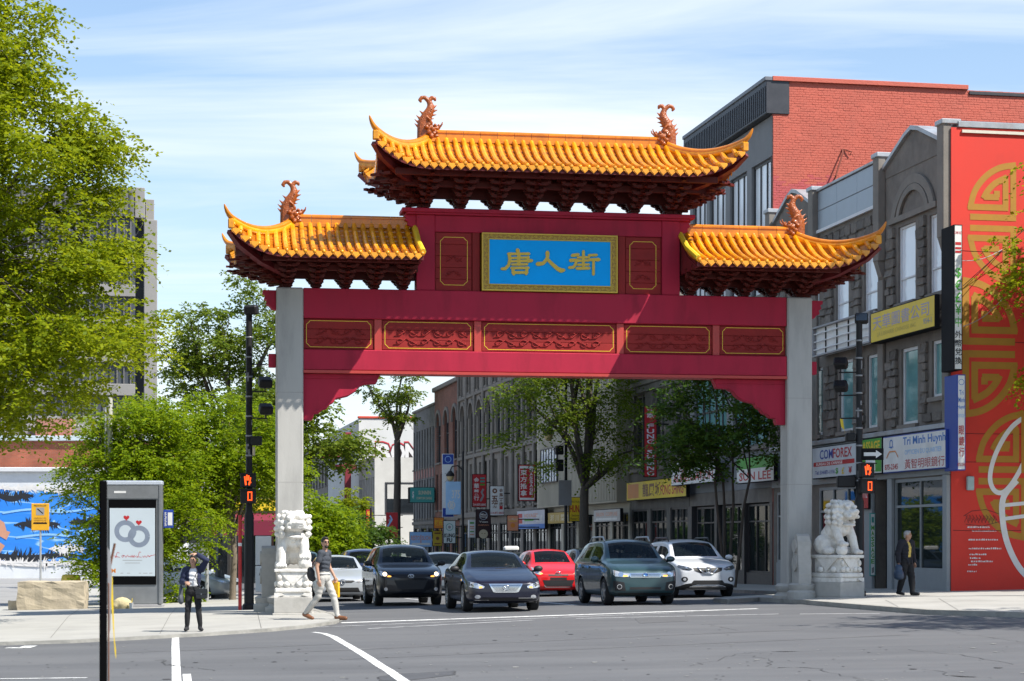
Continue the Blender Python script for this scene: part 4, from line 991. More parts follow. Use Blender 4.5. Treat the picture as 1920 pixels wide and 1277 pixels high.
# ---- the taller building with the painted brick party wall
B2 = building('brick_building', 15.1, 'tall building with painted red brick side wall, grey front and dark ribbed metal cornice')
LB = 10.3; HB = 17.66
rw_h = [(.25, 2.40, 10.3, 15.0), (2.95, 5.0, 10.3, 15.0), (5.55, 7.6, 10.3, 15.0), (8.0, 9.9, 10.3, 15.0), (.5, 4.6, 5.0, 8.8), (5.4, 9.7, 5.0, 8.8)]
m_gstuc = mat('grey_stucco', (.20, .205, .21), .85, .12, 1.5, .2, 30)
mb = MB(); holes_wall(mb, .02, LB, 3.5, 16.4, rw_h, .02, .30); mb.build('wall', m_gstuc, B2)
for i, h in enumerate(rw_h): window(B2, h, .16, m_dframe, m_blind if i < 4 else m_teal, 3 if i < 4 else 5, 1, [.42], .09, True)
MB().box(.305, 24.5, .25, LB, -.6, 17.3).build('core', m_dark, B2)
cn = MB().bbox(-.25, .6, -.05, LB, 16.42, HB - .08, .02).build('cornice', mat('charcoal_metal', (.045, .047, .055), .5, .15, 3, metal=.3), B2)
mb = MB()
for k in range(46): mb.box(-.275, -.252, .02 + k * .222, .10 + k * .222, 16.5, 17.38)
tag(mb.build('cornice_ribs', MATS['charcoal_metal'], cn), kind='stuff')
MB().bbox(-.30, .65, -.08, LB, HB - .10, HB + .04, .015).build('cornice_flashing', mat('slate_flashing', (.16, .17, .19), .5, .1, 3, metal=.3), cn)
m_pbrick = mat('painted_brick', (.50, .115, .075), .8, .16, 1.1, .5, 24, stain=(.40, .085, .055), stain_amt=.6, stain_scale=2.2)
m_pbrick2 = mat('painted_brick_rose', (.46, .085, .085), .8, .16, 1.1, .5, 24, stain=(.38, .07, .065), stain_amt=.6, stain_scale=2.2)
sw = MB().box(.02, 24.5, 0.0, .24, -.6, 17.55).build('side_wall', m_pbrick, B2)
rnd = random.Random(4); mbs = [MB(), MB()]
z = 9.5; r_i = 0
while z < 17.5:
    x = .03 - (.11 if r_i % 2 else 0)
    while x < 12.5:
        x2 = min(x + rnd.uniform(.205, .235), 12.5); pr = rnd.choice((.004, .006, .008, .010)) if rnd.random() > .012 else -.012
        dz = rnd.uniform(-.004, .004)
        if x2 > .06: mbs[1 if z < 14.1 + rnd.uniform(-.25, .25) else 0].box(max(x, .025) + .004, x2 - .006, -pr, .004, z + .006 + dz, z + .076 + dz)
        x = x2
    z += .084; r_i += 1
for mb_, m_ in zip(mbs, (m_pbrick, m_pbrick2)): tag(mb_.build('bricks', m_, sw), kind='stuff')
MB().bbox(-.02, 7.2, -.10, .26, 17.56, 17.72, .01).build('parapet_cap', m_pbrick, B2); MB().bbox(7.25, 24.5, -.06, .26, 17.40, 17.52, .01).build('parapet_cap', m_dframe, B2)
MB().tube([(2.55, -.02, 15.3), (2.50, -.15, 15.1), (2.2, -.30, 14.3), (2.05, -.12, 13.9), (1.95, -.02, 13.6)], .03, 6).build('old_iron_hook', mat('rust', (.20, .05, .03), .8), B2)
MB().tube([(2.55, -.02, 15.3), (2.85, -.10, 15.2), (2.8, -.05, 15.08)], .022, 6).build('old_iron_hook', MATS['rust'], B2)
# ground floor of the brick building
MB().box(.02, .30, .02, LB, 3.0, 3.49).build('lintel', m_lime, B2)
for y in (0.02, 3.2, 6.6, 10.0): MB().box(.0, .32, y, y + .3, -.6, 3.0).build('pier', m_dframe, B2)
for y in (.32, 3.5, 6.9): window(B2, (y, y + 2.85, .5, 2.95), .2, m_dframe, m_shopg, 3, 1, [.75], .07, False, name='shop_window'); MB().box(.06, .24, y, y + 2.85, -.6, .5).build('stall_riser', m_dframe, B2)
# ---- generic shaded fronts further along
def arch_fill(parent, y0, y1, zs, zt, x0, x1, m):
    """masonry left over a round-headed opening whose rectangular hole runs to zt"""
    yc = (y0 + y1) / 2; r = (y1 - y0) / 2; pts = [(y0, zt), (y1, zt), (y1, zs)] + [(yc + r * math.cos(a), zs + (zt - zs) * math.sin(a)) for a in [lerp(0.05, math.pi - .05, i / 12) for i in range(13)]] + [(y0, zs)]
    MB().prism(pts, x0, x1, 'x').build('arch_spandrel', m, parent)
    mb = MB(); n = 14
    ring = []
    for i in range(n + 1):
        a = lerp(0, math.pi, i / n)
        for rr, x in ((1.0, -.09), (1.22, -.09), (1.0, x0), (1.22, x0)): ring.append((x, yc + r * rr * math.cos(a), zs + (zt - zs) * rr * math.sin(a)))
    fs = []
    for i in range(n): b = i * 4; c = b + 4; fs += [(b, b + 1, c + 1, c), (b + 1, b + 3, c + 3, c + 1), (b, c, c + 2, b + 2)]
    mb.add(ring, fs).build('arch_moulding', m_trim, parent)
def front(name, t0, t1, H, floors, m, label, base=None, fm=None, depth=16, sill=True, cornice=None, gm=None):
    b = building(name, t0, label); L = t1 - t0 - .03; hs = []; ws = []
    for (z0, z1, n, frac, kind) in floors:
        for i in range(n):
            c = (i + .5) * L / n; w = L / n * frac / 2; h = (c - w, c + w, z0, z1); hs.append(h); ws.append((h, kind))
    mb = MB(); holes_wall(mb, .02, L, -1.2, H, hs, .02, .32); mb.build('wall', m, b); MB().box(.33, depth, .02, L, -1.2, H - .1).build('core', m_dark, b)
    MB().box(.04, depth, .0, .018, -1.2, H - .02).build('side_wall', m, b)
    for h, kind in ws:
        if kind == 'arch':
            zs = h[3] - (h[1] - h[0]) / 2; arch_fill(b, h[0], h[1], zs, h[3], .02, .32, m); window(b, h, .22, fm or m_dframe, gm or m_dglass, 2, 1, [.55], .07, sill)
        elif kind == 'shop': window(b, h, .12, m_dframe, m_shopg, 3, 1, [.78], .08, False, name='shop_window')
        elif kind == 'pair': window(b, h, .2, fm or m_trim, gm or m_dglass, 2, 1, [.62], .10, sill)
        else: window(b, h, .18, fm or m_dframe, gm or m_dglass, 1, 1, [.5], .06, sill)
    for zc, hh, pj in (cornice or []): MB().bbox(-pj, .018, .0, L, zc, zc + hh, .03).build('string_course', m_trim, b)
    return b, L
m_dstone = mat('dark_sandstone', (.15, .135, .12), .9, .25, 2.0, .5, 14, stain=(.075, .07, .06), stain_amt=.6, stain_scale=.8)
b, L = front('sandstone_building', 25.45, 34.9, 10.8, [(.4, 3.0, 3, .82, 'shop'), (5.0, 8.0, 3, .62, 'pair'), (8.9, 10.2, 3, .62, 'sash')], m_dstone, 'dark sandstone building with wide upper windows behind the hanging red restaurant sign', cornice=[(4.6, .18, .12), (8.35, .2, .12), (10.6, .3, .3)])
for k in range(4):
    for j in range(8): MB().bbox(-.06, .018, .05 + j * (L - .1) / 8, .05 + (j + 1) * (L - .1) / 8 - .02, 8.05 + k * .0 + (.30 if k > 1 else 0) + k * .0, 8.34 + (0 if k < 2 else .0), .02).build('ashlar_block', m_dstone, b) if k == 0 else None
# beige clad building
m_beige = mat('beige_cladding', (.47, .43, .35), .7, .08, .8, stain=(.36, .33, .27), stain_amt=.5, stain_scale=.5)
b, L = front('beige_building', 35.0, 52.4, 11.5, [(.3, 2.9, 5, .85, 'shop')], m_beige, 'beige metal-clad building projecting over dark shopfronts behind the street tree', cornice=[(11.3, .25, .1)])
mb = MB()
for k in range(int((L - .1) / .30)): mb.box(-.62, -.585, .05 + k * .30, .17 + k * .30, 3.42, 11.3)
MB().bbox(-.58, .018, .0, L, 3.35, 11.29, .02).build('cladding', m_beige, b); tag(mb.build('cladding_ribs', m_beige, b), kind='stuff')
window(b, (12.0, 16.0, 4.6, 6.4), -.66, m_dframe, m_blind, 6, 1, [.5], .06, False)
# long stone arcade building
m_arc = mat('arcade_stone', (.235, .21, .18), .9, .18, 1.5, .3, 16, stain=(.13, .12, .105), stain_amt=.6, stain_scale=.6)
b, L = front('arcade_building', 52.5, 81.0, 15.2, [(.0, 2.7, 8, .80, 'shop'), (3.7, 6.6, 16, .58, 'pair'), (7.4, 10.6, 9, .62, 'arch'), (11.3, 13.8, 18, .50, 'sash')], m_arc, 'long weathered stone building with a row of tall arched windows', cornice=[(3.1, .35, .15), (6.95, .25, .14), (10.95, .22, .12), (14.4, .35, .35), (15.0, .25, .5)])
for k in range(10): MB().bbox(-.16, .0, max(0, k * L / 9 - .18), min(L, k * L / 9 + .18), 3.46, 14.4, .03).build('pilaster', m_trim, b)
m_rbrick = brick_mat('brown_red_brick', (.24, .085, .05), (.19, .065, .042), (.16, .12, .10), plane='yz')
b, L = front('red_brick_building', 81.05, 92.0, 12.7, [(-.2, 2.6, 3, .8, 'shop'), (3.8, 6.4, 5, .5, 'sash'), (7.2, 10.8, 3, .55, 'arch')], m_rbrick, 'narrow brown brick building with round-headed windows next to the grey corner block', cornice=[(3.0, .3, .12), (12.4, .3, .2)])
m_gbrick = brick_mat('grey_brick', (.20, .195, .19), (.17, .165, .16), (.14, .14, .14), plane='yz')
b, L = front('grey_brick_building', 92.05, 103.0, 11.7, [(-.2, 2.6, 3, .8, 'shop'), (3.3, 6.2, 8, .5, 'sash'), (7.1, 10.0, 8, .5, 'sash')], m_gbrick, 'grey brick building with narrow windows and pink spandrels above the teal sign', cornice=[(2.8, .25, .1), (11.5, .2, .08)])
m_pink = mat('pink_spandrel', (.34, .17, .15), .8, .1, 3)
for i in range(8):
    c = (i + .5) * L / 8; MB().box(-.03, .018, c - .33, c + .33, 6.32, 6.98).build('spandrel', m_pink, b)
# buildings beyond the side street
m_pale = mat('pale_render', (.50, .485, .45), .85, .10, .5, .1, 10, stain=(.38, .36, .33), stain_amt=.5, stain_scale=.4)
b, L = front('pale_corner_building', 128.0, 140.0, 9.2, [(-.5, 2.6, 4, .8, 'shop'), (4.2, 7.4, 9, .5, 'sash')], mat('pale_grey_stone', (.36, .35, .33), .9, .12, 1), 'low pale grey two-storey building under the graffiti wall', cornice=[(3.3, .2, .08), (9.0, .25, .1)])
window(b, (-.1, .0, 0, 0.1), 0, sill=False) if False else None
sd = MB().box(.05, 20, -.06, -.002, -1.2, 9.15).build('end_wall', m_pale, b)
f_ = MB(); f_.box(1.0, 4.6, -.10, -.062, 4.0, 6.9); w_ = f_.build('end_window', m_dframe, b); MB().box(1.15, 4.45, -.115, -.102, 4.15, 6.75).build('pane', m_dglass, w_); MB().box(1.2, 4.4, -.125, -.117, 5.4, 6.7).build('blind', m_pale, w_)
GB = building('graffiti_building', 140.05, 'tall pale rendered wall with black and white graffiti lettering and red roof edge')
MB().box(.0, 22, 0, 30, -1.2, 13.4).build('wall', mat('light_render', (.60, .60, .58), .85, .08, .4), GB)
MB().bbox(-.1, 22, -.1, .3, 13.41, 13.65, .05).build('roof_edge', mat('red_roof_edge', (.50, .06, .03), .6), GB)
mb = MB(); mr_ = MB(); mk = MB()
letters_ = 'BONZE'
for i, c in enumerate(letters_):
    letters(mr_, c, 2.55 + i * 1.42 - .12, 11.05 - .9, 1.75, 2.2, -.012 - .001 * i, .10); letters(mk, c, 2.4 + i * 1.42, 11.0 - .9, 1.62, 2.05, -.03 - .001 * i, .12); letters(mb, c, 2.4 + i * 1.42, 11.0 - .9, 1.45, 1.85, -.05 - .001 * i, .04)
mr_.build('graffiti_red', mat('spray_red', (.55, .03, .05), .7), GB); mk.build('graffiti_outline', MATS['black_spray'], GB); mb.build('graffiti_fill', m_tagw, GB)
b, L = front('grey_office_building', 171.0, 215.0, 13.0, [(-.5, 2.5, 8, .7, 'sash'), (4.0, 6.6, 12, .5, 'sash'), (7.8, 10.6, 12, .5, 'sash')], m_arc, 'distant pale grey office building with rows of square windows beyond the graffiti', cornice=[(3.2, .3, .1), (12.7, .3, .2)], depth=14)
o = empty('yellow_block', street(176, -16, 0), TH, 'plain yellow-beige tower wall rising behind the graffiti wall', 'building')
MB().box(0, 30, 0, 20, -1, 20.2).build('wall', mat('yellow_render', (.60, .50, .28), .85, .06, .3), o)
for k in range(6): MB().box(k * 5, k * 5 + .06, -.03, -.002, 0, 20.1).build('panel_joint', mat('yellow_joint', (.40, .33, .19), .9), o)
MB().bbox(-.2, 30.2, -.2, 20.2, 20.21, 20.6, .05).build('parapet', mat('yellow_parapet', (.52, .44, .26), .8), o)
# dark red pagoda-like side gate far up the street
pg = empty('pagoda_porch', street(139.0, 1.2, 0), TH, 'slim dark red pagoda-style porch with upturned eaves at the far corner', 'porch')
m_pr = mat('porch_red', (.20, .02, .03), .6, .15, 3)
MB().bbox(-.3, .3, -.3, .3, -1.2, 12.0, .04).build('post', m_pr, pg); MB().bbox(-1.4, .9, -.25, .25, 8.4, 8.9, .05).build('beam', m_pr, pg)
MB().prism([(-2.9, 10.3), (-2.4, 10.0), (-.8, 10.6), (.6, 10.9), (.6, 10.2), (-1.2, 9.5), (-2.6, 9.5)], -.8, .8).build('eave', m_pr, pg)
MB().bbox(-.9, .2, -.2, .2, 4.6, 5.1, .05).build('beam', m_pr, pg)
# ================================================================== SIGNS ON THE ROW
def pm(name, c, rough=.5): return mat('paint_' + name, c, rough, .10, 2.0, stain=tuple(v * .7 for v in c), stain_amt=.35, stain_scale=1.5)
W_ = pm('white', (.70, .70, .68)); K_ = mat('paint_black', (.012, .012, .013), .75, .1, 2, spec=.15); RD = pm('red', (.45, .015, .02)); YL = pm('yellow', (.72, .52, .02)); NB = pm('navy', (.015, .05, .30)); BL = pm('blue', (.03, .16, .50))
GN = pm('green', (.06, .32, .03)); TL = pm('teal', (.05, .30, .27)); OR = pm('orange', (.65, .22, .03)); SK = pm('skyblue', (.30, .52, .80)); BR = pm('brown', (.16, .06, .025)); GY = pm('grey', (.28, .28, .29)); CR = pm('cream', (.60, .52, .36)); SA = pm('salmon', (.62, .25, .14)); MV = pm('mauve', (.35, .30, .36))
def sign(name, label, pos, w, h, rz, face, items, depth=.12, border=None, cat='sign', group=None, back=True):
    """sign box centred at pos, face towards its own -y; items: (text, cx, cz, w, h, material, bold, vertical) in fractions of the face, or a ('bar', ...) / ('dot', ...) patch"""
    t = empty(name, pos, rz, label, cat, group)
    MB().bbox(-w / 2, w / 2, -depth / 2, depth / 2, -h / 2, h / 2, .012).build('sign_box', border or K_, t)
    b = .03 if border is not None or True else 0
    f = MB().box(-w / 2 + b, w / 2 - b, -depth / 2 - .006, -depth / 2 - .001, -h / 2 + b, h / 2 - b).build('sign_face', face, t)
    by = {}
    for k, it in enumerate(items):
        y = -depth / 2 - .008 - .0015 * k; X = lambda a: (a - .5) * (w - 2 * b); Z = lambda a: (a - .5) * (h - 2 * b)
        if it[0] == 'bar':
            _, x0, x1, z0, z1, m_ = it; by.setdefault(m_.name, (m_, MB()))[1].add([(X(x0), y, Z(z0)), (X(x1), y, Z(z0)), (X(x1), y, Z(z1)), (X(x0), y, Z(z1))], [(0, 1, 2, 3)])
        elif it[0] == 'dot':
            _, cx, cz, r, m_ = it; n = 20; by.setdefault(m_.name, (m_, MB()))[1].add([(X(cx) + r * w * math.cos(2 * math.pi * i / n), y, Z(cz) + r * w * math.sin(2 * math.pi * i / n)) for i in range(n)], [tuple(range(n))])
        elif it[0] == 'ring':
            _, cx, cz, r, th_, m_ = it; n = 20; mb_ = by.setdefault(m_.name, (m_, MB()))[1]; ribbon(mb_, [(X(cx) + r * w * math.cos(2 * math.pi * i / n), Z(cz) + r * w * math.sin(2 * math.pi * i / n)) for i in range(n + 1)], th_ * w, y)
        elif it[0] == 'stroke':
            _, pts, ww, m_ = it; ribbon(by.setdefault(m_.name, (m_, MB()))[1], [(X(a), Z(c)) for a, c in pts], ww * w, y)
        else:
            s, cx, cz, tw, th_, m_, bold, vert = it; mb_ = by.setdefault(m_.name, (m_, MB()))[1]
            if vert: column_text(mb_, s, X(cx), Z(cz) + th_ * h / 2, Z(cz) - th_ * h / 2, tw * w, y, bold)
            else: letters(mb_, s, X(cx), Z(cz), tw * w if tw else None, th_ * h if th_ else None, y, bold)
    for m_, mb_ in by.values(): tag(mb_.build('lettering', m_, f), kind='stuff')
    return t
def fascia(name, label, px0, px1, py0, py1, face, items, off=.22, depth=.14, border=None, at_px=None, **k):
    """sign lying along the fronts; (py0, py1) are read at the column px0"""
    t0, z0 = tz(px0, py0, off); _, z1 = tz(px0, py1, off); t1, _ = tz(px1, py1, off); w = t0 - t1; h = z0 - z1
    return sign(name, label, street((t0 + t1) / 2, off, (z0 + z1) / 2), w, h, TH - R(90), face, items, depth, border, **k)
def blade(name, label, px0, px1, py0, py1, face, items, gap=.25, depth=.16, border=None, arm=True, **k):
    """sign standing out from the fronts, facing down the street"""
    t, _ = tz(px1, py0, gap); p = street(t, gap); z0 = EYE + (HY - py0) / F * p.y; z1 = EYE + (HY - py1) / F * p.y; w = (px1 - px0) / F * p.y / math.cos(TH)
    s = sign(name, label, street(t, gap + w / 2, (z0 + z1) / 2), w, z0 - z1, TH, face, items, depth, border, **k)
    if arm:
        for f in (.25, -.25): MB().cyl((w / 2, 0, (z0 - z1) * f), (w / 2 + gap + .05, 0, (z0 - z1) * f), .03, 6).build('arm', K_, s)
    return s
# stone corner building
fascia('shop_sign', 'long yellow bookshop sign with grey Chinese characters on the stone building', 1643, 1764, 588, 645, YL, [('天華圖書公司', .48, .64, .88, .44, MV, .012, 0), ('LA LIBRAIRIE CHINOISE INC.', .42, .22, .62, .13, pm('dull_gold', (.45, .33, .04)), .0, 0), ('954-1', .90, .24, .12, .18, GY, .02, 0), ('bar', .02, .98, .385, .395, pm('dull_gold', (.45, .33, .04)))], off=.24, depth=.34)
t0, z0 = tz(1532, 622, .24); t1, _ = tz(1640, 590, .24)
fr = empty('sign_frame', street((t0 + t1) / 2, .24, 7.98), TH - R(90), 'empty stripped sign frame with bare white backing and tube rails on the stone building', 'sign'); w = t0 - t1
MB().bbox(-w / 2, w / 2, -.05, .10, -.46, .46, .01).build('backing', W_, fr)
for z in (-.45, .45): MB().bbox(-w / 2, w / 2, -.17, -.052, z - .03, z + .03, .01).build('rim', GY, fr)
for x in (-w / 2 + .03, w / 2 - .03): MB().bbox(x - .03, x + .03, -.17, -.052, -.418, .418, .01).build('rim', GY, fr)
for z in (-.25, .0, .25): MB().cyl((-w / 2 + .06, -.12, z), (w / 2 - .06, -.12, z), .022, 8).build('tube_rail', W_, fr)
for k in range(1, 5): MB().box(-w / 2 + k * w / 5 - .012, -w / 2 + k * w / 5 + .012, -.09, -.055, -.41, .41).build('divider', K_, fr)
fascia('shop_sign', 'white currency exchange sign reading COMFOREX beside the shaded pillar', 1527, 1610, 840, 899, pm('pale_grey', (.52, .56, .58)), [('COM', .33, .76, .30, .30, NB, .015, 0), ('FOREX', .70, .76, .42, .30, RD, .015, 0), ('bar', .03, .97, .38, .52, RD), ('BUREAU DE CHANGE', .40, .45, .60, .09, W_, .02, 0), ('Tel: 514-871-1116', .30, .17, .45, .12, NB, .01, 0), ('$', .58, .17, .06, .20, GN, .02, 0), ('£', .72, .17, .06, .20, YL, .02, 0), ('¥', .88, .17, .07, .20, RD, .02, 0)], off=.22)
fascia('shop_sign', 'green and white massage parlour sign with yellow lettering above a dark stairway', 1612, 1658, 825, 892, W_, [('bar', .0, 1, .45, 1, GN), ('stroke', [(.2, .5), (.5, .35), (.8, .28), (1, .27)], .25, GN), ('MASSAGE', .5, .80, .85, .26, YL, .03, 0), ('24 HRS', .72, .52, .4, .12, YL, .02, 0), ('514.483.2222', .55, .10, .8, .10, GN, .01, 0), ('六度按摩', .3, .30, .4, .14, K_, .0, 0)], off=.22)
fascia('shop_sign', 'white optician sign with blue name and red Chinese characters above the glass shopfront', 1660, 1778, 820, 888, W_, [('Tri Minh Huynh', .67, .80, .66, .28, BL, .02, 0), ('OPTICIEN DU QUARTIER', .66, .50, .58, .15, SK, .008, 0), ('黃智明眼鏡行', .68, .18, .62, .26, RD, .0, 0), ('875-2345', .14, .14, .22, .15, RD, .015, 0), ('ring', .14, .80, .025, .008, BL), ('bar', .10, .18, .70, .72, BL), ('stroke', [(.06, .40), (.11, .58), (.16, .58), (.21, .58), (.26, .40)], .008, OR)], off=.22, border=NB)
t, z = tz(1762, 420, .3); 
def tower(name, label, px0, px1, py0, py1, side, face, items, off0):
    k = (px1 - HX) / F; t = 0.12; p = street(t, off0); w = 1.0
    Y = p.y; z0, z1 = EYE + (HY - py0) / F * Y, EYE + (HY - py1) / F * Y; h = z0 - z1
    s = sign(name, label, (at(px1, 0, Y).x - .22, Y, (z0 + z1) / 2), .42, h, TH, face, items, .66, side)
    return s
bl_pos = street(.15, .5)
def tall_blade(name, label, px_side0, px_face0, px_face1, py0, py1, side, face, items):
    """deep projecting box: dark long side towards the road, narrow lettered face towards the junction"""
    Y = 52.6; z0, z1 = EYE + (HY - py0) / F * Y, EYE + (HY - py1) / F * Y; wf = (px_face1 - px_face0) / F * Y / math.cos(TH); c = at((px_face0 + px_face1) / 2, 0, Y)
    dep = (px_face0 - px_side0) / (px_face0 - 240.0) * Y / math.cos(TH) * 1.0
    dep = min(dep, 1.6); ctr = Vector((c.x, c.y, (z0 + z1) / 2)) + U * dep / 2
    return sign(name, label, ctr, wf, z0 - z1, TH, face, items, dep, side)
tall_blade('projecting_sign', 'tall black projecting sign with narrow white lettered face at the mural corner', 1764, 1788, 1805, 421, 694, K_, W_, [('COMFOREX', .5, .95, .9, .02, RD, .01, 0), ('bar', .05, .95, .865, .885, RD), ('bar', .05, .95, .835, .85, RD), ('bar', .05, .95, .81, .825, RD), ('$€£¥中', .5, .50, .7, .42, GN, .01, 1), ('外幣兌換', .5, .15, .75, .24, K_, .01, 1)])
tall_blade('projecting_sign', 'tall blue projecting sign with white lettered face below the black one', 1770, 1794, 1811, 702, 882, NB, W_, [('ring', .5, .93, .3, .06, BL), ('Tri', .5, .82, .5, .05, BL, .01, 0), ('Minh', .5, .74, .7, .05, BL, .01, 0), ('Huynh', .5, .66, .85, .05, BL, .01, 0), ('OPTICIEN', .5, .57, .8, .035, SK, .0, 0), ('眼鏡行', .5, .30, .6, .34, RD, .01, 1), ('875-2345', .5, .05, .9, .035, RD, .01, 0)])
# small vertical boards at the stair door
blade('door_sign', 'narrow pale green vertical MASSAGE board beside the dark stair door', 1630, 1641, 962, 1080, W_, [('MASSAGE', .5, .50, .55, .62, GN, .03, 1), ('bar', .2, .8, .86, .95, TL), ('bar', .25, .45, .03, .12, K_), ('bar', .55, .75, .04, .13, K_)], gap=.06, depth=.05, border=TL, arm=False)
fascia('door_sign', 'dark red house number plate over the stair door', 1617, 1630, 905, 955, RD, [('1112', .5, .55, .7, .25, W_, .01, 0)], off=.16, depth=.05)
# fronts seen through the gate
fascia('shop_sign', 'white grocery sign with red lettering half hidden by the young tree', 1262, 1345, 868, 912, W_, [('ALIMENTATION', .5, .30, .9, .34, RD, .02, 0), ('東方', .25, .72, .3, .36, RD, .01, 0), ('食品', .68, .72, .3, .36, GN, .01, 0)], off=.5)
fascia('shop_sign', 'white sign reading SUN LEE with green top behind the shaded pillar', 1385, 1455, 860, 908, W_, [('bar', 0, 1, .55, 1, GN), ('SUN LEE', .5, .24, .85, .32, RD, .02, 0)], off=.5)
fascia('shop_sign', 'long yellow restaurant sign reading FUNG SHING over wide dark windows', 1178, 1290, 905, 940, YL, [('FUNG SHING', .78, .42, .36, .5, RD, .02, 0), ('bar', .02, .22, .1, .9, OR), ('龍鳳城', .45, .5, .32, .7, BR, .02, 0)], off=.3)
blade('hanging_sign', 'tall red neon sign reading KUNG FUNG SHING hung from the sandstone front', 1206, 1231, 762, 895, RD, [('酒家 FUNG SHING', .5, .5, .55, .96, pm('neon_white', (.7, .72, .76)), .02, 1)], gap=.5)
blade('hanging_sign', 'yellow sign with red HUNAN lettering beside the big street tree', 1066, 1098, 932, 978, YL, [('HUNAN', .5, .52, .9, .30, RD, .03, 0), ('RESTAURANT', .5, .82, .7, .08, BR, .01, 0), ('Szechuan and', .5, .24, .7, .09, BR, .01, 0), ('Hunan Cuisine', .5, .10, .85, .10, BR, .01, 0)], gap=.6)
fascia('shop_sign', 'narrow gold patterned fascia under the beige cladding', 1030, 1076, 961, 983, pm('gold_board', (.42, .28, .05)), [('湘 川 菜 館', .5, .5, .8, .6, CR, .02, 0)], off=.75)
fascia('shop_sign', 'pale grey weathered fascia sign under the beige cladding near the hanging lamp', 1116, 1166, 956, 980, pm('weathered', (.48, .46, .45)), [('SALON  COIFFURE', .5, .62, .8, .3, SA, .01, 0), ('bar', .1, .9, .12, .3, W_)], off=.75)
blade('hanging_sign', 'tall red massage sign with white Chinese characters and white border', 971, 1004, 871, 940, RD, [('東方推拿', .30, .50, .38, .74, W_, .02, 1), ('MASSAGE', .76, .53, .20, .72, W_, .03, 1), ('bar', .05, .95, .90, .97, W_), ('bar', .05, .95, .02, .08, W_), ('bar', .03, .06, .08, .9, W_), ('bar', .94, .97, .08, .9, W_)], gap=.4)
blade('hanging_sign', 'dark red herbalist sign with four white characters 金華藥行 in a column', 885, 912, 889, 951, RD, [('金華藥行', .28, .55, .36, .72, W_, .02, 1), ('bar', .55, .9, .86, .91, TL), ('bar', .55, .9, .76, .81, TL), ('bar', .55, .9, .66, .71, GN), ('stroke', [(.80, .55), (.66, .45), (.78, .34), (.62, .20), (.55, .18)], .14, GY), ('514-875-8845', .5, .06, .9, .07, W_, .01, 0)], gap=.4)
blade('hanging_sign', 'white bakery sign with large brown characters and a doughnut ring', 918, 945, 911, 967, W_, [('ring', .33, .84, .12, .10, BR), ('五', .33, .57, .44, .20, BR, .04, 0), ('餅', .33, .35, .44, .20, BR, .03, 0), ('金馬餅店', .80, .62, .28, .60, BR, .02, 1), ('bar', .68, .92, .2, .32, RD), ('514-871-8883', .5, .08, .9, .07, RD, .01, 0)], gap=.4)
blade('hanging_sign', 'black sign with white round script logo and a steamed bun face', 892, 920, 955, 1009, pm('maroon_black', (.035, .012, .015)), [('ring', .5, .79, .26, .03, pm('pale_blue', (.5, .6, .7))), ('Mai', .5, .83, .4, .08, W_, .02, 0), ('Xiang', .5, .74, .5, .08, W_, .02, 0), ('Yuan', .5, .57, .6, .06, W_, .02, 0), ('DUMPLING', .5, .45, .7, .04, SA, .02, 0), ('dot', .5, .13, .30, CR), ('dot', .40, .15, .03, BR), ('dot', .60, .15, .03, BR)], gap=.4)
blade('hanging_sign', 'narrow pale menu board with green and red lines next to the black sign', 878, 891, 975, 1008, W_, [('bar', .15, .85, .80, .9, GN), ('bar', .15, .85, .60, .66, SA), ('bar', .15, .85, .50, .54, SA), ('bar', .15, .85, .30, .36, GN), ('bar', .15, .85, .12, .18, SA)], gap=.9, border=W_)
blade('hanging_sign', 'white KUNG FU school sign with round grey emblem', 831, 854, 976, 1019, pm('mint_white', (.58, .66, .64)), [('KUNG', .5, .34, .85, .18, K_, .04, 0), ('FU', .5, .13, .45, .18, K_, .04, 0), ('ring', .5, .72, .27, .05, TL), ('dot', .5, .72, .12, GY)], gap=.5)
blade('hanging_sign', 'small orange sign with yellow lettering above the yellow poster board', 813, 832, 970, 991, OR, [('陳氏', .5, .5, .7, .5, YL, .02, 0)], gap=.3)
blade('hanging_sign', 'ochre yellow poster board with a dark round mark', 811, 829, 995, 1024, pm('ochre_board', (.50, .36, .03)), [('dot', .5, .5, .18, BR), ('bar', .15, .85, .8, .9, BR), ('bar', .15, .85, .1, .18, BR)], gap=.3)
blade('hanging_sign', 'wide pale blue sign with pink lettering behind the parked cars', 768, 810, 997, 1026, SK, [('RESTO', .25, .6, .38, .3, SA, .02, 0), ('SUCHI', .75, .6, .38, .3, SA, .02, 0), ('bar', .48, .52, .2, .8, SA), ('bar', .08, .92, .12, .26, W_)], gap=.3)
blade('hanging_sign', 'teal tapered sign board with yellow lettering on the grey brick corner', 767, 813, 914, 943, TL, [('$', .12, .5, .07, .5, W_, .02, 0), ('SUNNIN', .60, .66, .5, .26, CR, .02, 0), ('COMPTOIR CHINOIS', .58, .28, .62, .16, CR, .01, 0)], gap=.1, depth=1.0)
blade('hanging_sign', 'salmon orange menu board on a thin pole by the kerb', 950, 972, 966, 996, SA, [('Le Menu', .5, .78, .8, .16, CR, .01, 0), ('bar', .1, .9, .62, .66, YL), ('dot', .5, .35, .2, OR)], gap=1.6)
fascia('shop_sign', 'white and blue grocery fascia with red squares beside the red massage sign', 972, 1024, 958, 993, pm('pale_mauve', (.50, .50, .56)), [('bar', 0, 1, 0, .25, BL), ('bar', .03, .2, .3, .55, RD), ('bar', .03, .2, .62, .85, RD), ('VOYAGES', .52, .72, .5, .2, SA, .02, 0), ('遊旅', .82, .55, .22, .4, W_, .02, 0), ('bar', .28, .62, .42, .52, GN)], off=.4)
blade('hanging_sign', 'narrow yellow and red vertical sign by the far lamps', 686, 697, 955, 1000, RD, [('燒烤店', .5, .5, .7, .9, YL, .03, 1)], gap=2.5)
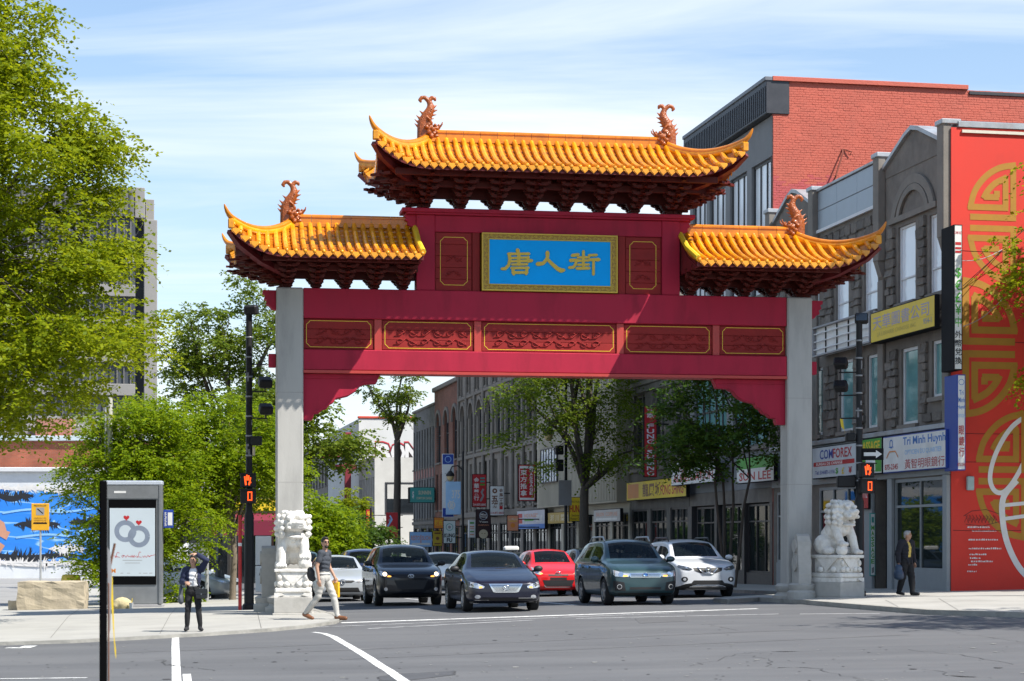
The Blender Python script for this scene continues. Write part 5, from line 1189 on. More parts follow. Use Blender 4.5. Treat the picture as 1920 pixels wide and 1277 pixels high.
# ---- banners on the lamp posts
def lamp_post(name, label, t, off, z_top, arms=((-1, .62),), lamp_z=None, group=None):
    p = street(t, off); zb = g(p.x, p.y) + .1; o = empty(name, (p.x, p.y, zb), TH, label, 'street lamp', group); H = z_top - zb
    MB().lathe([(.20, 0), (.20, .25), (.14, .32), (.13, .9), (.10, 1.0), (.075, 1.1), (.065, H), (.03, H + .12)], n=12).build('post', m_iron, o, True, 35)
    for k, (s, L) in enumerate(arms):
        lz = (lamp_z or (z_top - .4)) - zb
        a = MB().tube([(0, 0, lz + .35), (s * L * .4, 0, lz + .62), (s * L * .85, 0, lz + .58), (s * L, 0, lz + .35)], .035, 8).build('arm', m_iron, o, True, 40)
        MB().lathe([(.05, .34), (.09, .30), (.24, .12), (.26, .02), (.24, 0)], (s * L, 0, lz), 14).build('hood', m_iron, a, True, 40)
        MB().ball((s * L, 0, lz - .06), (.20, .20, .24), 2).build('globe', mat('lamp_globe', (.55, .42, .20), .25, .1, 4), a, True)
    return o
m_iron = mat('black_iron', (.013, .013, .014), .55, .2, 8, spec=.3)
def banner_on(name, label, px0, px1, py0, py1, t, off, face, items): 
    p = street(t, off); Y = p.y; z0, z1 = EYE + (HY - py0) / F * Y, EYE + (HY - py1) / F * Y; w = (px1 - px0) / F * Y / math.cos(TH); c = at((px0 + px1) / 2, 0, Y)
    return sign(name, label, (c.x, c.y - .05, (z0 + z1) / 2), w, z0 - z1, TH, face, items, .025, face, cat='banner')
t, z = tz(868, 852, 2.6); lamp_post('street_lamp', 'black street lamp carrying two blue and white banners', t, 2.6, EYE + (HY - 850) / F * street(t, 2.6).y, arms=((-1, .75),), lamp_z=EYE + (HY - 893) / F * street(t, 2.6).y)
banner_on('lamp_banner', 'long white and navy banner with a diamond emblem on the lamp post', 829, 851, 851, 970, t, 2.62, W_, [('bar', 0, 1, .84, 1, NB), ('bar', 0, 1, 0, .14, NB), ('ring', .5, .92, .25, .05, SK), ('stroke', [(.2, .7), (.5, .66), (.7, .72)], .04, GY), ('stroke', [(.2, .55), (.5, .60), (.7, .50)], .04, GY)])
banner_on('lamp_banner', 'pale blue city anniversary banner with white 375 and rosette', 836, 864, 903, 965, t, 2.9, pm('banner_blue', (.36, .58, .82)), [('375', .68, .62, .55, .26, W_, .02, 0), ('ring', .36, .28, .22, .08, W_), ('ring', .36, .28, .09, .07, W_), ('stroke', [(.2, .12), (.52, .44)], .05, W_), ('stroke', [(.2, .44), (.52, .12)], .05, W_)])
t2, _ = tz(688, 930, 2.6); lamp_post('street_lamp', 'distant black double street lamp near the yellow and red vertical sign', 75, 13.6, EYE + (HY - 935) / F * street(75, 13.6).y + .2, arms=((-1, .7), (1, .7)))
t3, _ = tz(1060, 800, 2.2)
lamp_post('street_lamp', 'black street lamp with amber hanging globe in front of the beige cladding', tz(1061, 900, 3.0)[0], 3.0, EYE + (HY - 715) / F * street(tz(1061, 900, 3.0)[0], 3.0).y, arms=((-1, .78),), lamp_z=EYE + (HY - 815) / F * street(tz(1061, 900, 3.0)[0], 3.0).y)
p = street(tz(1061, 900, 3.0)[0], 3.06); o = empty('traffic_signal', (p.x, p.y - .2, 0), TH, 'dark traffic signal housing and grey sign backs fixed to the amber lamp post', 'traffic signal')
for py0, py1 in ((836, 853), (862, 884)):
    z0, z1 = EYE + (HY - py0) / F * p.y, EYE + (HY - py1) / F * p.y; MB().bbox(-.42, -.06, -.12, .12, z1, z0, .03).build('housing', m_iron, o)
z0, z1 = EYE + (HY - 901) / F * p.y, EYE + (HY - 948) / F * p.y; MB().bbox(-.30, .28, -.16, -.14, z1, z0, .005).build('sign_back', GY, o)
t4 = tz(731, 930, 2.6)[0]; banner_on('lamp_banner', 'red lamp post banner with purple, orange and green shapes', 724, 746, 961, 1009, 60, 9.0, RD, [('dot', .35, .7, .16, MV), ('stroke', [(.1, .45), (.5, .75), (.3, .9)], .14, SK), ('stroke', [(.2, .4), (.55, .5), (.5, .2), (.8, .3)], .14, OR), ('ring', .65, .35, .18, .08, GN), ('bar', .2, .7, .08, .1, W_)])
pb = street(60, 9.0 - .45); o = MB().lathe([(.06, 0), (.05, 3.9)], n=8).build('banner_pole', m_iron); o.location = (pb.x, pb.y, g(pb.x, pb.y)); tag(o, 'thin dark pole holding the red banner up the street', 'pole')
# ================================================================== POLES, SIGNALS, KIOSK AND THINGS ON THE WALKS
m_alu = mat('brushed_metal', (.24, .25, .26), .42, .15, 3, metal=.5)
m_led = emit('signal_led', (1.0, .075, .008), 1.6)
m_galv = mat('galvanised', (.40, .41, .42), .5, .15, 6, metal=.4)
def polyline_fill(mb, pts, y): return mb.add([(x, y, z) for x, z in pts], [tuple(range(len(pts)))])
def ped_signal(parent, x, z, rz=0.0):
    """hand over countdown, two square heads"""
    s = empty('pedestrian_signal', (x, -.14, z), rz); s.parent = parent
    for k, zz_ in enumerate((.20, -.20)):
        h = MB().bbox(-.19, .19, -.12, .06, zz_ - .185, zz_ + .185, .02).build('signal_head', m_iron, s)
        MB().box(-.21, .21, -.20, -.121, zz_ + .155, zz_ + .185).build('visor', m_iron, h)
        mb = MB()
        if k == 0:
            for a, b, w in (((-.06, -.02), (-.075, .10), .035), ((-.02, .0), (-.02, .14), .035), ((.02, .0), (.025, .125), .035), ((.055, -.02), (.075, .075), .03), ((-.06, .0), (-.045, -.12), .04), ((.055, -.03), (.03, -.12), .04), ((.085, -.06), (.045, -.02), .03)):
                ribbon(mb, [(a[0], zz_ + a[1]), (b[0], zz_ + b[1])], w, -.123)
        else:
            for a, b in (((0, .10), (.09, .10)), ((0, -.10), (.09, -.10)), ((0, -.115), (0, .115)), ((.09, -.115), (.09, .115))): ribbon(mb, [(a[0] + .01, zz_ + a[1]), (b[0] + .01, zz_ + b[1])], .028, -.123)
        mb.build('display', m_led, h)
    return s
def flood(parent, x, y, z, rx, rz, arm_from=None):
    f = empty('floodlight', (x, y, z)); f.rotation_euler = (rx, 0, rz); f.parent = parent
    MB().bbox(-.17, .17, -.13, .15, -.12, .12, .04).build('housing', m_iron, f); MB().box(-.14, .14, -.137, -.131, -.09, .09).build('lens', m_dglass, f)
    return f
def traffic_pole(px, base_py, top_py, h_ped, label, arms, sgn, walk):
    X, Y = gp(px, base_py, walk); zb = g(X, Y) + walk; o = empty('signal_pole', (X, Y, zb), 0, label, 'traffic pole'); H = EYE + (HY - top_py) / F * Y - zb
    zof = lambda py: EYE + (HY - py) / F * Y - zb
    MB().lathe([(.17, 0), (.17, .12), (.125, .16), (.12, 2.4), (.085, 2.5), (.08, H)], n=16).build('shaft', m_iron, o, True, 35)
    m_dec = mat('sticker_grey', (.16, .16, .17), .6, .5, 20)
    for k in range(9):
        z = 2.9 + k * (H - 3.0) / 9; MB().lathe([(.088, 0), (.092, .01), (.092, .03), (.088, .04)], (0, 0, z), 16).build('clamp_band', m_alu, o)
    rnd = random.Random(px)
    for k in range(7):                                                          # remnants of posters and stickers
        a = rnd.uniform(-2.6, -.6); z = rnd.uniform(2.7, H - 1.2); h = rnd.uniform(.06, .25)
        MB().add([(.0875 * math.cos(a + d), .0875 * math.sin(a + d), z + e) for e in (0, h) for d in (0, .3, .6)], [(0, 1, 4, 3), (1, 2, 5, 4)]).build('sticker', m_dec, o)
    for k, (py, L, lz, rz) in enumerate(arms):
        z = zof(py); MB().tube([(0, 0, z), (sgn * L, .1, z)], .018, 6).build('arm', m_iron, o)
        if lz: MB().tube([(sgn * L * .9, .1, z), (sgn * L * .9, .1, z + .14)], .02, 6).build('bracket', m_iron, o); flood(o, sgn * L * .9, .10, z + .24, R(-28), R(rz))
    return o, zof, Y
o, zof, Y = traffic_pole(467, 1143, 590, 0, 'black traffic pole with countdown signal and floodlights beside the sunlit pillar', [(683, .42, 0, 0), (734, .44, 1, 200), (784, .46, 1, 200)], 1, .06)
flood(o, .06, 0, zof(581), R(-10), R(170)); ped_signal(o, -.0, zof(916)); MB().bbox(.05, .32, -.12, .12, zof(835), zof(818), .02).build('camera_box', m_iron, o); MB().bbox(.09, .15, -.06, .06, zof(854), zof(838), .01).build('junction_box', CR, o)
o, zof, Y = traffic_pole(1611, 1118, 600, 0, 'black traffic pole with countdown signal and arrow sign by the stone shopfronts', [(698, .50, 1, -20), (741, .50, 1, -20), (784, .45, 0, 0)], -1, .10)
flood(o, .06, 0, zof(597), R(-10), R(-10)); ped_signal(o, .14, zof(897), R(18))
ow = MB().bbox(-.27, .27, -.015, .015, -.15, .15, .01).build('one_way_plate', K_, o); ow.location = (.32, -.12, zof(852)); ow.rotation_euler = (0, 0, R(-12))
mb = MB(); polyline_fill(mb, [(-.22, -.045), (.08, -.045), (.08, -.10), (.23, 0), (.08, .10), (.08, .045), (-.22, .045)], -.018); mb.build('arrow', W_, ow)
pp = MB().bbox(-.12, .12, -.01, .01, -.13, .13, .008).build('parking_plate', W_, o); pp.location = (.26, -.12, zof(873)); mb = MB(); letters(mb, '停車', 0, .02, .16, .1, -.012); mb.build('lettering', K_, pp)
MB().bbox(-.34, -.10, -.10, .14, zof(828), zof(812), .03).build('camera_box', m_iron, o); MB().bbox(-.55, -.09, -.05, .2, zof(914), zof(892), .03).build('signal_back', m_iron, o)
fl = MB(); fl.add([(-.47, .1, zof(785)), (-.40, .1, zof(785)), (-.33, .12, zof(815)), (-.36, .1, zof(806)), (-.44, .08, zof(800))], [(0, 1, 2, 3, 4)]); 
for v in list(fl.v): fl.v.append((v[0], v[1] + .006, v[2]))
fl.f.append((9, 8, 7, 6, 5)); fl.mi.append(0); fl.build('ribbon', YL, o)

# advertising kiosk
X, Y = gp(250, 1139, .06); zb = g(X, Y) + .06; K = empty('advertising_kiosk', (X, Y, zb), R(3), 'grey metal advertising kiosk with wedding ring poster on the corner walk', 'kiosk'); s = F / Y
w, h = 108 / s, 236 / s; zf = lambda py: (1140 - py) / s; xf = lambda px: (px - 250) / s
MB().bbox(-w / 2, w / 2, -.16, .22, .08, h, .03).build('cabinet', m_alu, K); MB().bbox(-w / 2 - .03, w / 2 + .03, -.19, .25, -.05, .09, .02).build('plinth', GY, K)
MB().bbox(-w / 2 - .01, w / 2 + .01, -.20, .25, h - .10, h + .02, .02).build('cap', mat('cap_metal', (.55, .60, .68), .4, .05, 3, metal=.3), K)
for sx in (-1, 1): MB().bbox(*sorted((sx * (w / 2 - .075), sx * (w / 2 + .01))), -.20, -.162, .10, h - .11, .01).build('edge_post', m_alu, K)
MB().box(xf(206), xf(294), -.185, -.162, zf(1097), zf(938)).build('display_glass', mat('gloss_black', (.003, .003, .0035), .3, 0, spec=.08), K)
MB().box(xf(202), xf(298), -.183, -.162, zf(936), zf(908)).build('header_panel', m_alu, K)
mb = MB().box(xf(216), xf(238), -.188, -.184, zf(926), zf(922)); mb.build('header_mark', W_, K)
po = MB().box(xf(208), xf(292), -.19, -.186, zf(1081), zf(954)).build('poster', mat('poster_paper', (.50, .57, .62), .45, .06, 1.2, spec=.25), K)
def ring_obj(name, cx, cz, r, wd, y, m): 
    mb = MB(); ribbon(mb, [(cx + r * math.cos(2 * math.pi * i / 36), cz + r * math.sin(2 * math.pi * i / 36)) for i in range(37)], wd, y); mb.build(name, m, po)
m_rg = mat('ring_grey', (.20, .24, .31), .4, .15, 6)
ring_obj('ring', xf(237), zf(997), 16 / s, 9 / s, -.1905, m_rg); ring_obj('ring', xf(262), zf(1007), 16 / s, 9 / s, -.1915, m_rg)
m_pk = mat('flame_pink', (.68, .30, .26), .4, .15, 6)
mb = MB(); polyline_fill(mb, [(xf(236), zf(1019)), (xf(240), zf(1015)), (xf(247), zf(985)), (xf(245), zf(962)), (xf(239), zf(975)), (xf(231), zf(990))], -.1895); mb.build('flame', m_pk, po)
def heart(cx, cz, r):
    pts = []
    for i in range(28):
        t = 2 * math.pi * i / 28; pts.append((cx + r * 16 * math.sin(t) ** 3 / 16, cz + r * (13 * math.cos(t) - 5 * math.cos(2 * t) - 2 * math.cos(3 * t) - math.cos(4 * t)) / 16))
    mb = MB(); polyline_fill(mb, pts, -.1925); mb.build('heart', RD, po)
heart(xf(239), zf(972), 5.5 / s); heart(xf(262), zf(981), 5.5 / s)
mb = MB(); ribbon(mb, [(xf(206), zf(1042)), (xf(214), zf(1043)), (xf(222), zf(1044))], .012, -.191); ribbon(mb, [(xf(281), zf(1044)), (xf(292), zf(1041))], .012, -.191)
def script(x0, pts): ribbon(mb, catmull([(xf(x0 + a), zf(b)) for a, b in pts], 5), .012, -.192 - .0002 * len(mb.f) / 100)
script(214, [(12, 1038), (8, 1037), (6, 1043), (4, 1046), (8, 1045), (13, 1046)]); script(228, [(2, 1043), (4, 1046), (6, 1043), (3, 1042), (8, 1043), (10, 1046), (13, 1042), (15, 1045), (19, 1043)]); script(246, [(0, 1046), (4, 1042), (3, 1046), (8, 1042), (6, 1046), (12, 1043)])
script(258, [(8, 1037), (5, 1036), (3, 1043), (0, 1046), (4, 1045), (9, 1046)]); script(268, [(1, 1043), (3, 1046), (5, 1043), (8, 1046), (11, 1042), (13, 1045), (17, 1042)])
mb.build('script_lettering', RD, po)
mb = MB()
for k, (a, b, z) in enumerate(((232, 268, 1052), (236, 264, 1057), (228, 233, 1076), (240, 246, 1076), (262, 266, 1076), (270, 278, 1076), (281, 287, 1076))): mb.add([(xf(a), -.191, zf(z)), (xf(b), -.191, zf(z)), (xf(b), -.191, zf(z - 1)), (xf(a), -.191, zf(z - 1))], [(0, 1, 2, 3)])
tag(mb.build('fine_print', GY, po), kind='stuff'); mb = MB(); letters(mb, 'M', xf(215), zf(1071), 8 / s, 8 / s, -.191, .03); mb.build('city_mark', OR, po)
MB().bbox(w / 2 + .03, w / 2 + .31, -.06, -.03, zf(991), zf(957), .01).build('bus_stop_panel', NB, K); MB().box(w / 2 + .16, w / 2 + .285, -.064, -.061, zf(986), zf(962)).build('timetable', W_, K)
mb = MB(); column_text(mb, '5355', w / 2 + .095, zf(961), zf(988), .06, -.063, .02); mb.build('route_numbers', W_, K)
for px, py, sx, sy, sz in ((229, 1141, .30, .2, .20),):
    X2, Y2 = gp(px, py, .06); o = blob('stone_lump', [((0, 0, sz * .8), (sx * .9, sy, sz)), ((.12, .02, sz * .7), (sx * .6, sy * .9, sz * .8)), ((-.14, 0, sz * .55), (sx * .5, sy, sz * .6))], .03, mat('sand_stone_lump', (.50, .42, .24), .9, .2, 6, .5, 20)); o.location = (X2, Y2, g(X2, Y2) + .02); tag(o, 'beige stone lump lying against the foot of the kiosk', 'stone')
X2, Y2 = gp(246, 1141, .06); o = empty('paper_cup', (X2, Y2, g(X2, Y2) + .06), 0, 'discarded white paper cup with yellow straw by the kiosk', 'cup'); MB().lathe([(.045, 0), (.06, .15), (.063, .16)], n=14).build('cup', W_, o, True, 40); MB().tube([(0, 0, .05), (.03, 0, .28)], .012, 6).build('straw', YL, o)
# near edge-on sign post
Y = 13.0; p = at(193, 905, Y); zb = g(p.x, Y) + .1; o = empty('edge_on_post', (p.x, Y, zb), R(11.75), 'near black post and sign board seen edge-on with rusty and yellow trim', 'post')
H = p.z - zb; m_tar = mat('tar_black', (.003, .003, .0035), .9, .1, 4, spec=.05); MB().bbox(-.022, .026, -.5, -.46, 0.0, H, .008).build('post', m_tar, o); MB().bbox(-.015, .02, -.455, .35, H - 1.06, H, .006).build('board', m_tar, o); MB().bbox(-.012, .018, -.455, .30, .0, H - 1.07, .006).build('lower_board', m_tar, o)
m_rust2 = mat('rusty_edge', (.16, .07, .04), .7, .4, 12); MB().bbox(.030, .040, -.50, -.45, .25, H - .65, .004).build('rusty_edge', m_rust2, o)
MB().tube([(.03, -.3, H - .62), (.075, -.3, H - .40)], .008, 6).build('rusty_handle', m_rust2, o)
pr = [(.042, H - .52), (.060, H - .62), (.066, H - .80), (.072, H - 1.0), (.082, H - 1.08), (.082, H - 1.14), (.074, H - 1.10), (.060, H - .9), (.048, H - .72)]; MB().prism(pr, -.42, -.40).build('yellow_trim', YL, o)
pr = [(.028, H - .42), (.046, H - .46), (.056, H - .60), (.046, H - .95), (.034, H - 1.0)]; MB().prism(pr, -.44, -.425).build('grey_cover', GY, o)
# parking lot: yellow sign, blocks, cone-shaped bollard
X, Y = gp(76, 1100, .03); Y = 58.5; X = (76 - HX) / F * Y; zb = g(X, Y) + .03; s = F / Y; o = empty('parking_sign', (X, Y, zb), R(4), 'yellow parking notice on thin galvanised post at the lot edge', 'sign')
H = EYE + (HY - 944) / s * 1 / 1 * 1.0 if False else EYE + (HY - 944) / F * Y - zb; MB().cyl((0, 0, -.1), (0, 0, H - .1), .03, 10).build('post', m_galv, o)
bd = MB().bbox(-.26, .26, -.06, -.035, H - .80, H, .02).build('board', pm('sign_amber', (.70, .36, .015)), o)
MB().box(-.12, .12, -.063, -.0605, H - .35, H - .12).build('picture', GY, bd); mb = MB(); letters(mb, 'PRIVATE LOT', 0, H - .07, .36, .05, -.064, .02); 
for k in range(3): letters(mb, 'unauthorised vehicles'[:18 - k], 0, H - .43 - .06 * k, .36, .035, -.064, .01)
mb.build('lettering', BR, bd); MB().box(-.2, .2, -.063, -.0605, H - .61, H - .57).build('band', K_, bd); ribbon_mb = MB(); ribbon(ribbon_mb, [(-.08, H - .16), (.08, H - .3)], .03, -.065); ribbon_mb.build('strike', K_, bd)
m_blk = mat('old_concrete_block', (.42, .36, .26), .95, .22, 3, .8, 9, stain=(.22, .19, .15), stain_amt=.8, stain_scale=3)
def rough_block(name, label, px, py, w, d, h, seed, rz=0.0):
    X, Y = gp(px, py, .06); bm = bmesh.new(); bmesh.ops.create_cube(bm, size=1); bmesh.ops.subdivide_edges(bm, edges=bm.edges[:], cuts=7, use_grid_fill=True); rnd = random.Random(seed)
    from mathutils import noise
    for v in bm.verts:
        p = Vector((v.co.x * w, v.co.y * d, (v.co.z + .5) * h)); q = noise.noise_vector(p * 3.1 + Vector((seed, 0, 0))) * .05 + noise.noise_vector(p * 9.0) * .018
        e = sum(1 for a in v.co if abs(a) > .49); v.co = p * (1 if e < 2 else .985) + q; v.co.z = max(v.co.z, -.05)
    me = bpy.data.meshes.new(name); bm.to_mesh(me); bm.free(); me.materials.append(m_blk); o = link(name, me); o.location = (X, Y + d / 2, g(X, Y) + .04); o.rotation_euler = (0, 0, rz); return tag(o, label, 'concrete block')
rough_block('concrete_block', 'long weathered concrete block in front of the yellow parking notice', 94, 1143, 1.86, .7, .80, 1, R(4)); rough_block('concrete_block', 'small fallen concrete lump beside the long block', 38, 1144, .68, .4, .28, 2, R(-6))
X, Y = gp(133, 1108, .03); Y = 59.5; X = (133 - HX) / F * Y; o = MB().lathe([(.36, 0), (.35, .05), (.30, .45), (.27, .62), (.24, .66), (0.05, .67)], n=24).build('bollard', mat('faded_yellow', (.55, .42, .08), .8, .2, 4), None, True, 40); o.location = (X, Y, g(X, Y) + .03 + .3); 
b_ = MB().lathe([(.42, -.35), (.42, 0.0)], n=24).build('foot', m_blk, o); tag(o, 'stubby faded yellow concrete bollard behind the long block', 'bollard')
# sign backs, red post, white service box between the trees and the pillar
Y = 62; p = at(388, 940, Y); zb = g(p.x, Y) + .06; o = empty('direction_sign', (p.x, Y, zb), R(6), 'pair of dark sign boards seen from behind on a grey post', 'sign'); H = EYE + (HY - 955) / F * Y - zb; s = F / Y
MB().cyl((0, 0, 0), (0, 0, H), .06, 10).build('post', m_galv, o)
for py0, py1 in ((982, 998), (1001, 1018)): z1, z0 = EYE + (HY - py1) / F * Y - zb, EYE + (HY - py0) / F * Y - zb; MB().bbox(-.72, .14, -.10, -.06, z1, z0, .01).build('board', mat('sign_back_dark', (.03, .035, .05), .5, .2, 4), o)
Y = 66; p = at(412, 900, Y); zb = g(p.x, Y) + .06; o = empty('lamp_column', (p.x, Y, zb), 0, 'fluted dark iron lamp column with round base among the leaves', 'street lamp'); MB().lathe([(.30, 0), (.30, .14), (.24, .2), (.20, .55), (.23, .62), (.17, .7), (.12, 1.2), (.14, 1.25), (.10, 1.35), (.085, 4.9), (.05, 5.0)], n=14).build('column', mat('dark_green_iron', (.03, .035, .04), .45, .2, 6), o, True, 35); MB().lathe([(.05, 5.0), (.09, 5.04), (.07, 5.12), (.02, 5.2)], n=12).build('cap', MATS['dark_green_iron'], o, True, 35)
Y = 50; p = at(450, 966, Y); X, _ = p.x, 0; zb = g(X, Y) + .06; o = MB().tube([(0, 0, 0), (0, 0, p.z - zb)], .045, 10).build('red_post', mat('red_post_paint', (.45, .02, .02), .5, .15, 5), None, True, 40); MB().tube([(0, 0, 1.62), (0, 0, 1.70)], .047, 10).build('reflective_band', W_, o); o.location = (X, Y, zb); tag(o, 'slim red post with pale band standing by the black traffic pole', 'post')
Y = 53; p = at(496, 1005, Y); zb = g(p.x, Y) + .06; s = F / Y; o = empty('notice_cabinet', (p.x, Y, zb), R(9), 'white graffiti-tagged notice cabinet on dark legs behind the sunlit pillar', 'cabinet'); H = p.z - zb
MB().bbox(-.24, .18, -.06, .06, H - .78, H, .01).build('cabinet', W_, o); MB().bbox(-.24, .18, -.06, .06, H - 1.5, H - .80, .01).build('lower_cabinet', W_, o)
MB().bbox(.19, .24, -.05, .05, 0, H, .01).build('leg', m_rust2, o); MB().bbox(-.24, .30, -.05, .05, .0, .16, .01).build('foot_rail', m_iron, o); mb = MB(); letters(mb, 'ADY', -.05, H - 1.0, .2, .12, -.062, .02); mb.build('scribble', K_, o)
# wooden service pole behind the kiosk
Y = 60; p = at(205, 745, Y); zb = g(p.x, Y); o = empty('service_pole', (p.x, Y, zb), 0, 'pale weathered twin service pole rising behind the kiosk', 'pole'); MB().tube([(0, 0, 0), (.02, 0, p.z - zb)], [.10, .08], 10).build('pole', mat('weathered_wood', (.42, .41, .36), .85, .2, 4, vec=(6, 6, .4)), o, True, 40); MB().tube([(-.13, -.02, 0), (-.11, -.02, p.z - zb - .3)], .035, 8).build('conduit', m_galv, o, True, 40)

# slack service cables between the projecting signs and the mural wall
for k, (a, b, sag) in enumerate((((1800, 470), (1900, 472), .02), ((1803, 489), (1879, 468), .10), ((1806, 536), (1879, 470), .0), ((1806, 612), (1880, 560), .12))):
    A = at(a[0], a[1], 52.4); Bp = at(b[0], b[1], 53.75); o = MB().tube([A.lerp(Bp, i / 8) - Vector((0, 0, sag * math.sin(math.pi * i / 8))) for i in range(9)], .010, 5).build('service_cable', K_ if k in (0, 2) else GY); tag(o, ['dark level cable crossing the red mural wall', 'pale slack cable rising to a hook on the mural', 'thin dark stay running diagonally down the mural wall', 'pale sagging cable below the diagonal stay on the mural'][k], 'cable')
# ================================================================== BUILDINGS ON THE SUNNY SIDE
Y = 112.0
def ml(px, py): p = at(px, py, Y); return p.x, p.z
x0, _ = ml(-250, 0); x1, _ = ml(345, 0); z_m = ml(0, 885)[1]; z_b = ml(0, 826)[1]
LBd = empty('mural_building', (x1, Y, 0), 0, 'low brick building with blue and white painted mural facing the parking lot', 'building'); Lw = x1 - x0
def splash_mat():
    m = bpy.data.materials.new('splash_mural'); m.use_nodes = True; t = m.node_tree; b = t.nodes['Principled BSDF']; b.inputs['Roughness'].default_value = .8
    tcn = t.nodes.new('ShaderNodeTexCoord'); mpn = t.nodes.new('ShaderNodeMapping'); mpn.inputs['Scale'].default_value = (.16, 1, .55); t.links.new(tcn.outputs['Object'], mpn.inputs[0])
    n1_ = t.nodes.new('ShaderNodeTexNoise'); n1_.inputs['Scale'].default_value = 1.3; n1_.inputs['Detail'].default_value = 2; n1_.inputs['Distortion'].default_value = 1.2; t.links.new(mpn.outputs[0], n1_.inputs['Vector'])
    cr_ = t.nodes.new('ShaderNodeValToRGB'); e = cr_.color_ramp.elements; e[0].position = 0; e[0].color = (.012, .10, .50, 1); e[1].position = 1; e[1].color = (.02, .17, .62, 1)
    for pos, c in ((.40, (.02, .20, .68, 1)), (.52, (.02, .22, .72, 1)), (.545, (.35, .60, .85, 1)), (.56, (.03, .24, .70, 1))): q = e.new(pos); q.color = c
    t.links.new(n1_.outputs['Fac'], cr_.inputs[0]); t.links.new(cr_.outputs[0], b.inputs['Base Color']); MATS['splash_mural'] = m; return m
m_wb = mat('whitewashed_brick', (.66, .68, .70), .85, .08, 1.0, .3, 20, stain=(.45, .46, .48), stain_amt=.5, stain_scale=.6)
m_ob = brick_mat('orange_brick', (.38, .10, .05), (.32, .08, .04), (.26, .14, .10), plane='xz', bump=.3)
MB().box(-Lw, 0, 0, 12, -1.2, z_m).build('wall', m_wb, LBd)
mu = MB().box(-Lw, -2.0, -.03, -.002, ml(0, 1052)[1], ml(0, 915)[1]).build('mural_field', splash_mat(), LBd)
rnd = random.Random(8); mk = MB(); mwh = MB()
def spiky(mb, cx, cz, w, h, y, n=34):
    n = int(n * 2.6)
    """ragged painted splash"""
    M_ = []
    for i in range(18): t = i / 17; M_.append((cx - w / 2 + w * t, cz + h * .10 * math.sin(9 * t), .05 + h * .30 * math.sin(math.pi * t)))
    ribbon(mb, [(a_, b_) for a_, b_, _ in M_], [c_ for *_, c_ in M_], y)
    for i in range(n):
        t = rnd.random(); x = cx - w / 2 + w * t; e = math.sin(math.pi * t) ** .6; hh = h * .62 * e * rnd.uniform(.3, 1); s = 1 if rnd.random() < .7 else -1; le = rnd.uniform(-.1, .35); bw = rnd.uniform(.03, .09)
        mb.add([(x - bw, y - .0001 * i, cz), (x + bw, y - .0001 * i, cz), (x + bw * .6 + le * .5, y - .0001 * i, cz + s * hh * .6), (x + le, y - .0001 * i, cz + s * hh)], [(0, 1, 2, 3)])
X_ = lambda px: ml(px, 0)[0] - x1; Z_ = lambda py: ml(0, py)[1]
spiky(mk, X_(20), Z_(932), 2.6, 1.0, -.034); spiky(mk, X_(70), Z_(985), 2.6, 1.0, -.036); spiky(mk, X_(40), Z_(1044), 7.0, 1.1, -.038, 60); spiky(mk, X_(170), Z_(980), 2.4, .9, -.040); spiky(mk, X_(-80), Z_(960), 4, 1.2, -.042)
spiky(mwh, X_(120), Z_(918), 5.5, .8, -.044, 50); spiky(mwh, X_(30), Z_(915), 4.0, .5, -.046, 40); spiky(mwh, X_(125), Z_(1030), 2.0, .8, -.048); spiky(mwh, X_(60), Z_(1056), 7.5, .7, -.050, 60)
tag(mk.build('mural_black_splash', pm('mural_black', (.012, .014, .02)), mu), kind='stuff'); tag(mwh.build('mural_white_splash', m_tagw, mu), kind='stuff')
mb = MB(); 
for pts, w in (([(X_(-14), Z_(975)), (X_(2), Z_(985)), (X_(6), Z_(1000)), (X_(16), Z_(1005))], .5), ([(X_(-10), Z_(1020)), (X_(5), Z_(1030))], .5)): ribbon(mb, pts, w, -.052)
mb.build('mural_figure', pm('mural_skin', (.55, .27, .17)), mu)
mb = MB(); ribbon(mb, catmull([(X_(5), Z_(962)), (X_(60), Z_(955)), (X_(120), Z_(960)), (X_(190), Z_(950))]), .12, -.053); ribbon(mb, catmull([(X_(30), Z_(1008)), (X_(90), Z_(1002)), (X_(150), Z_(1008))]), .12, -.0535); mb.build('mural_light_line', pm('mural_light', (.25, .50, .80)), mu)
MB().bbox(-Lw, .3, -.25, .3, z_m + .003, z_m + .26, .03).build('ledge', m_wframe, LBd)
MB().box(-Lw + 3.2, -.1, .6, 12, z_m, z_b).build('brick_storey', m_ob, LBd); MB().bbox(-Lw + 3.0, .1, .4, .8, z_b + .003, z_b + .3, .03).build('roof_flashing', mat('pale_flashing', (.50, .58, .62), .5, .08, 2), LBd)
for k in range(4): MB().bbox(-Lw + 4 + k * 3.2, -Lw + 5.6 + k * 3.2, 2.0, 4.0, z_b, z_b + 1.0 + .4 * (k % 2), .05).build('roof_unit', mat('roof_unit_grey', (.30, .30, .31), .6, .15, 2), LBd)
MB().box(-Lw + 9.2, -Lw + 11.2, 1.6, 3.0, z_b, z_b + 1.35).build('roof_unit', mat('roof_unit_pink', (.45, .20, .16), .7, .15, 2), LBd)
for k in range(12): MB().box(-Lw, -Lw + 3.0, .45 + .0, .5, z_m + .0 + .26, z_b + .0).build('metal_siding', m_metal, LBd) if k == 0 else None
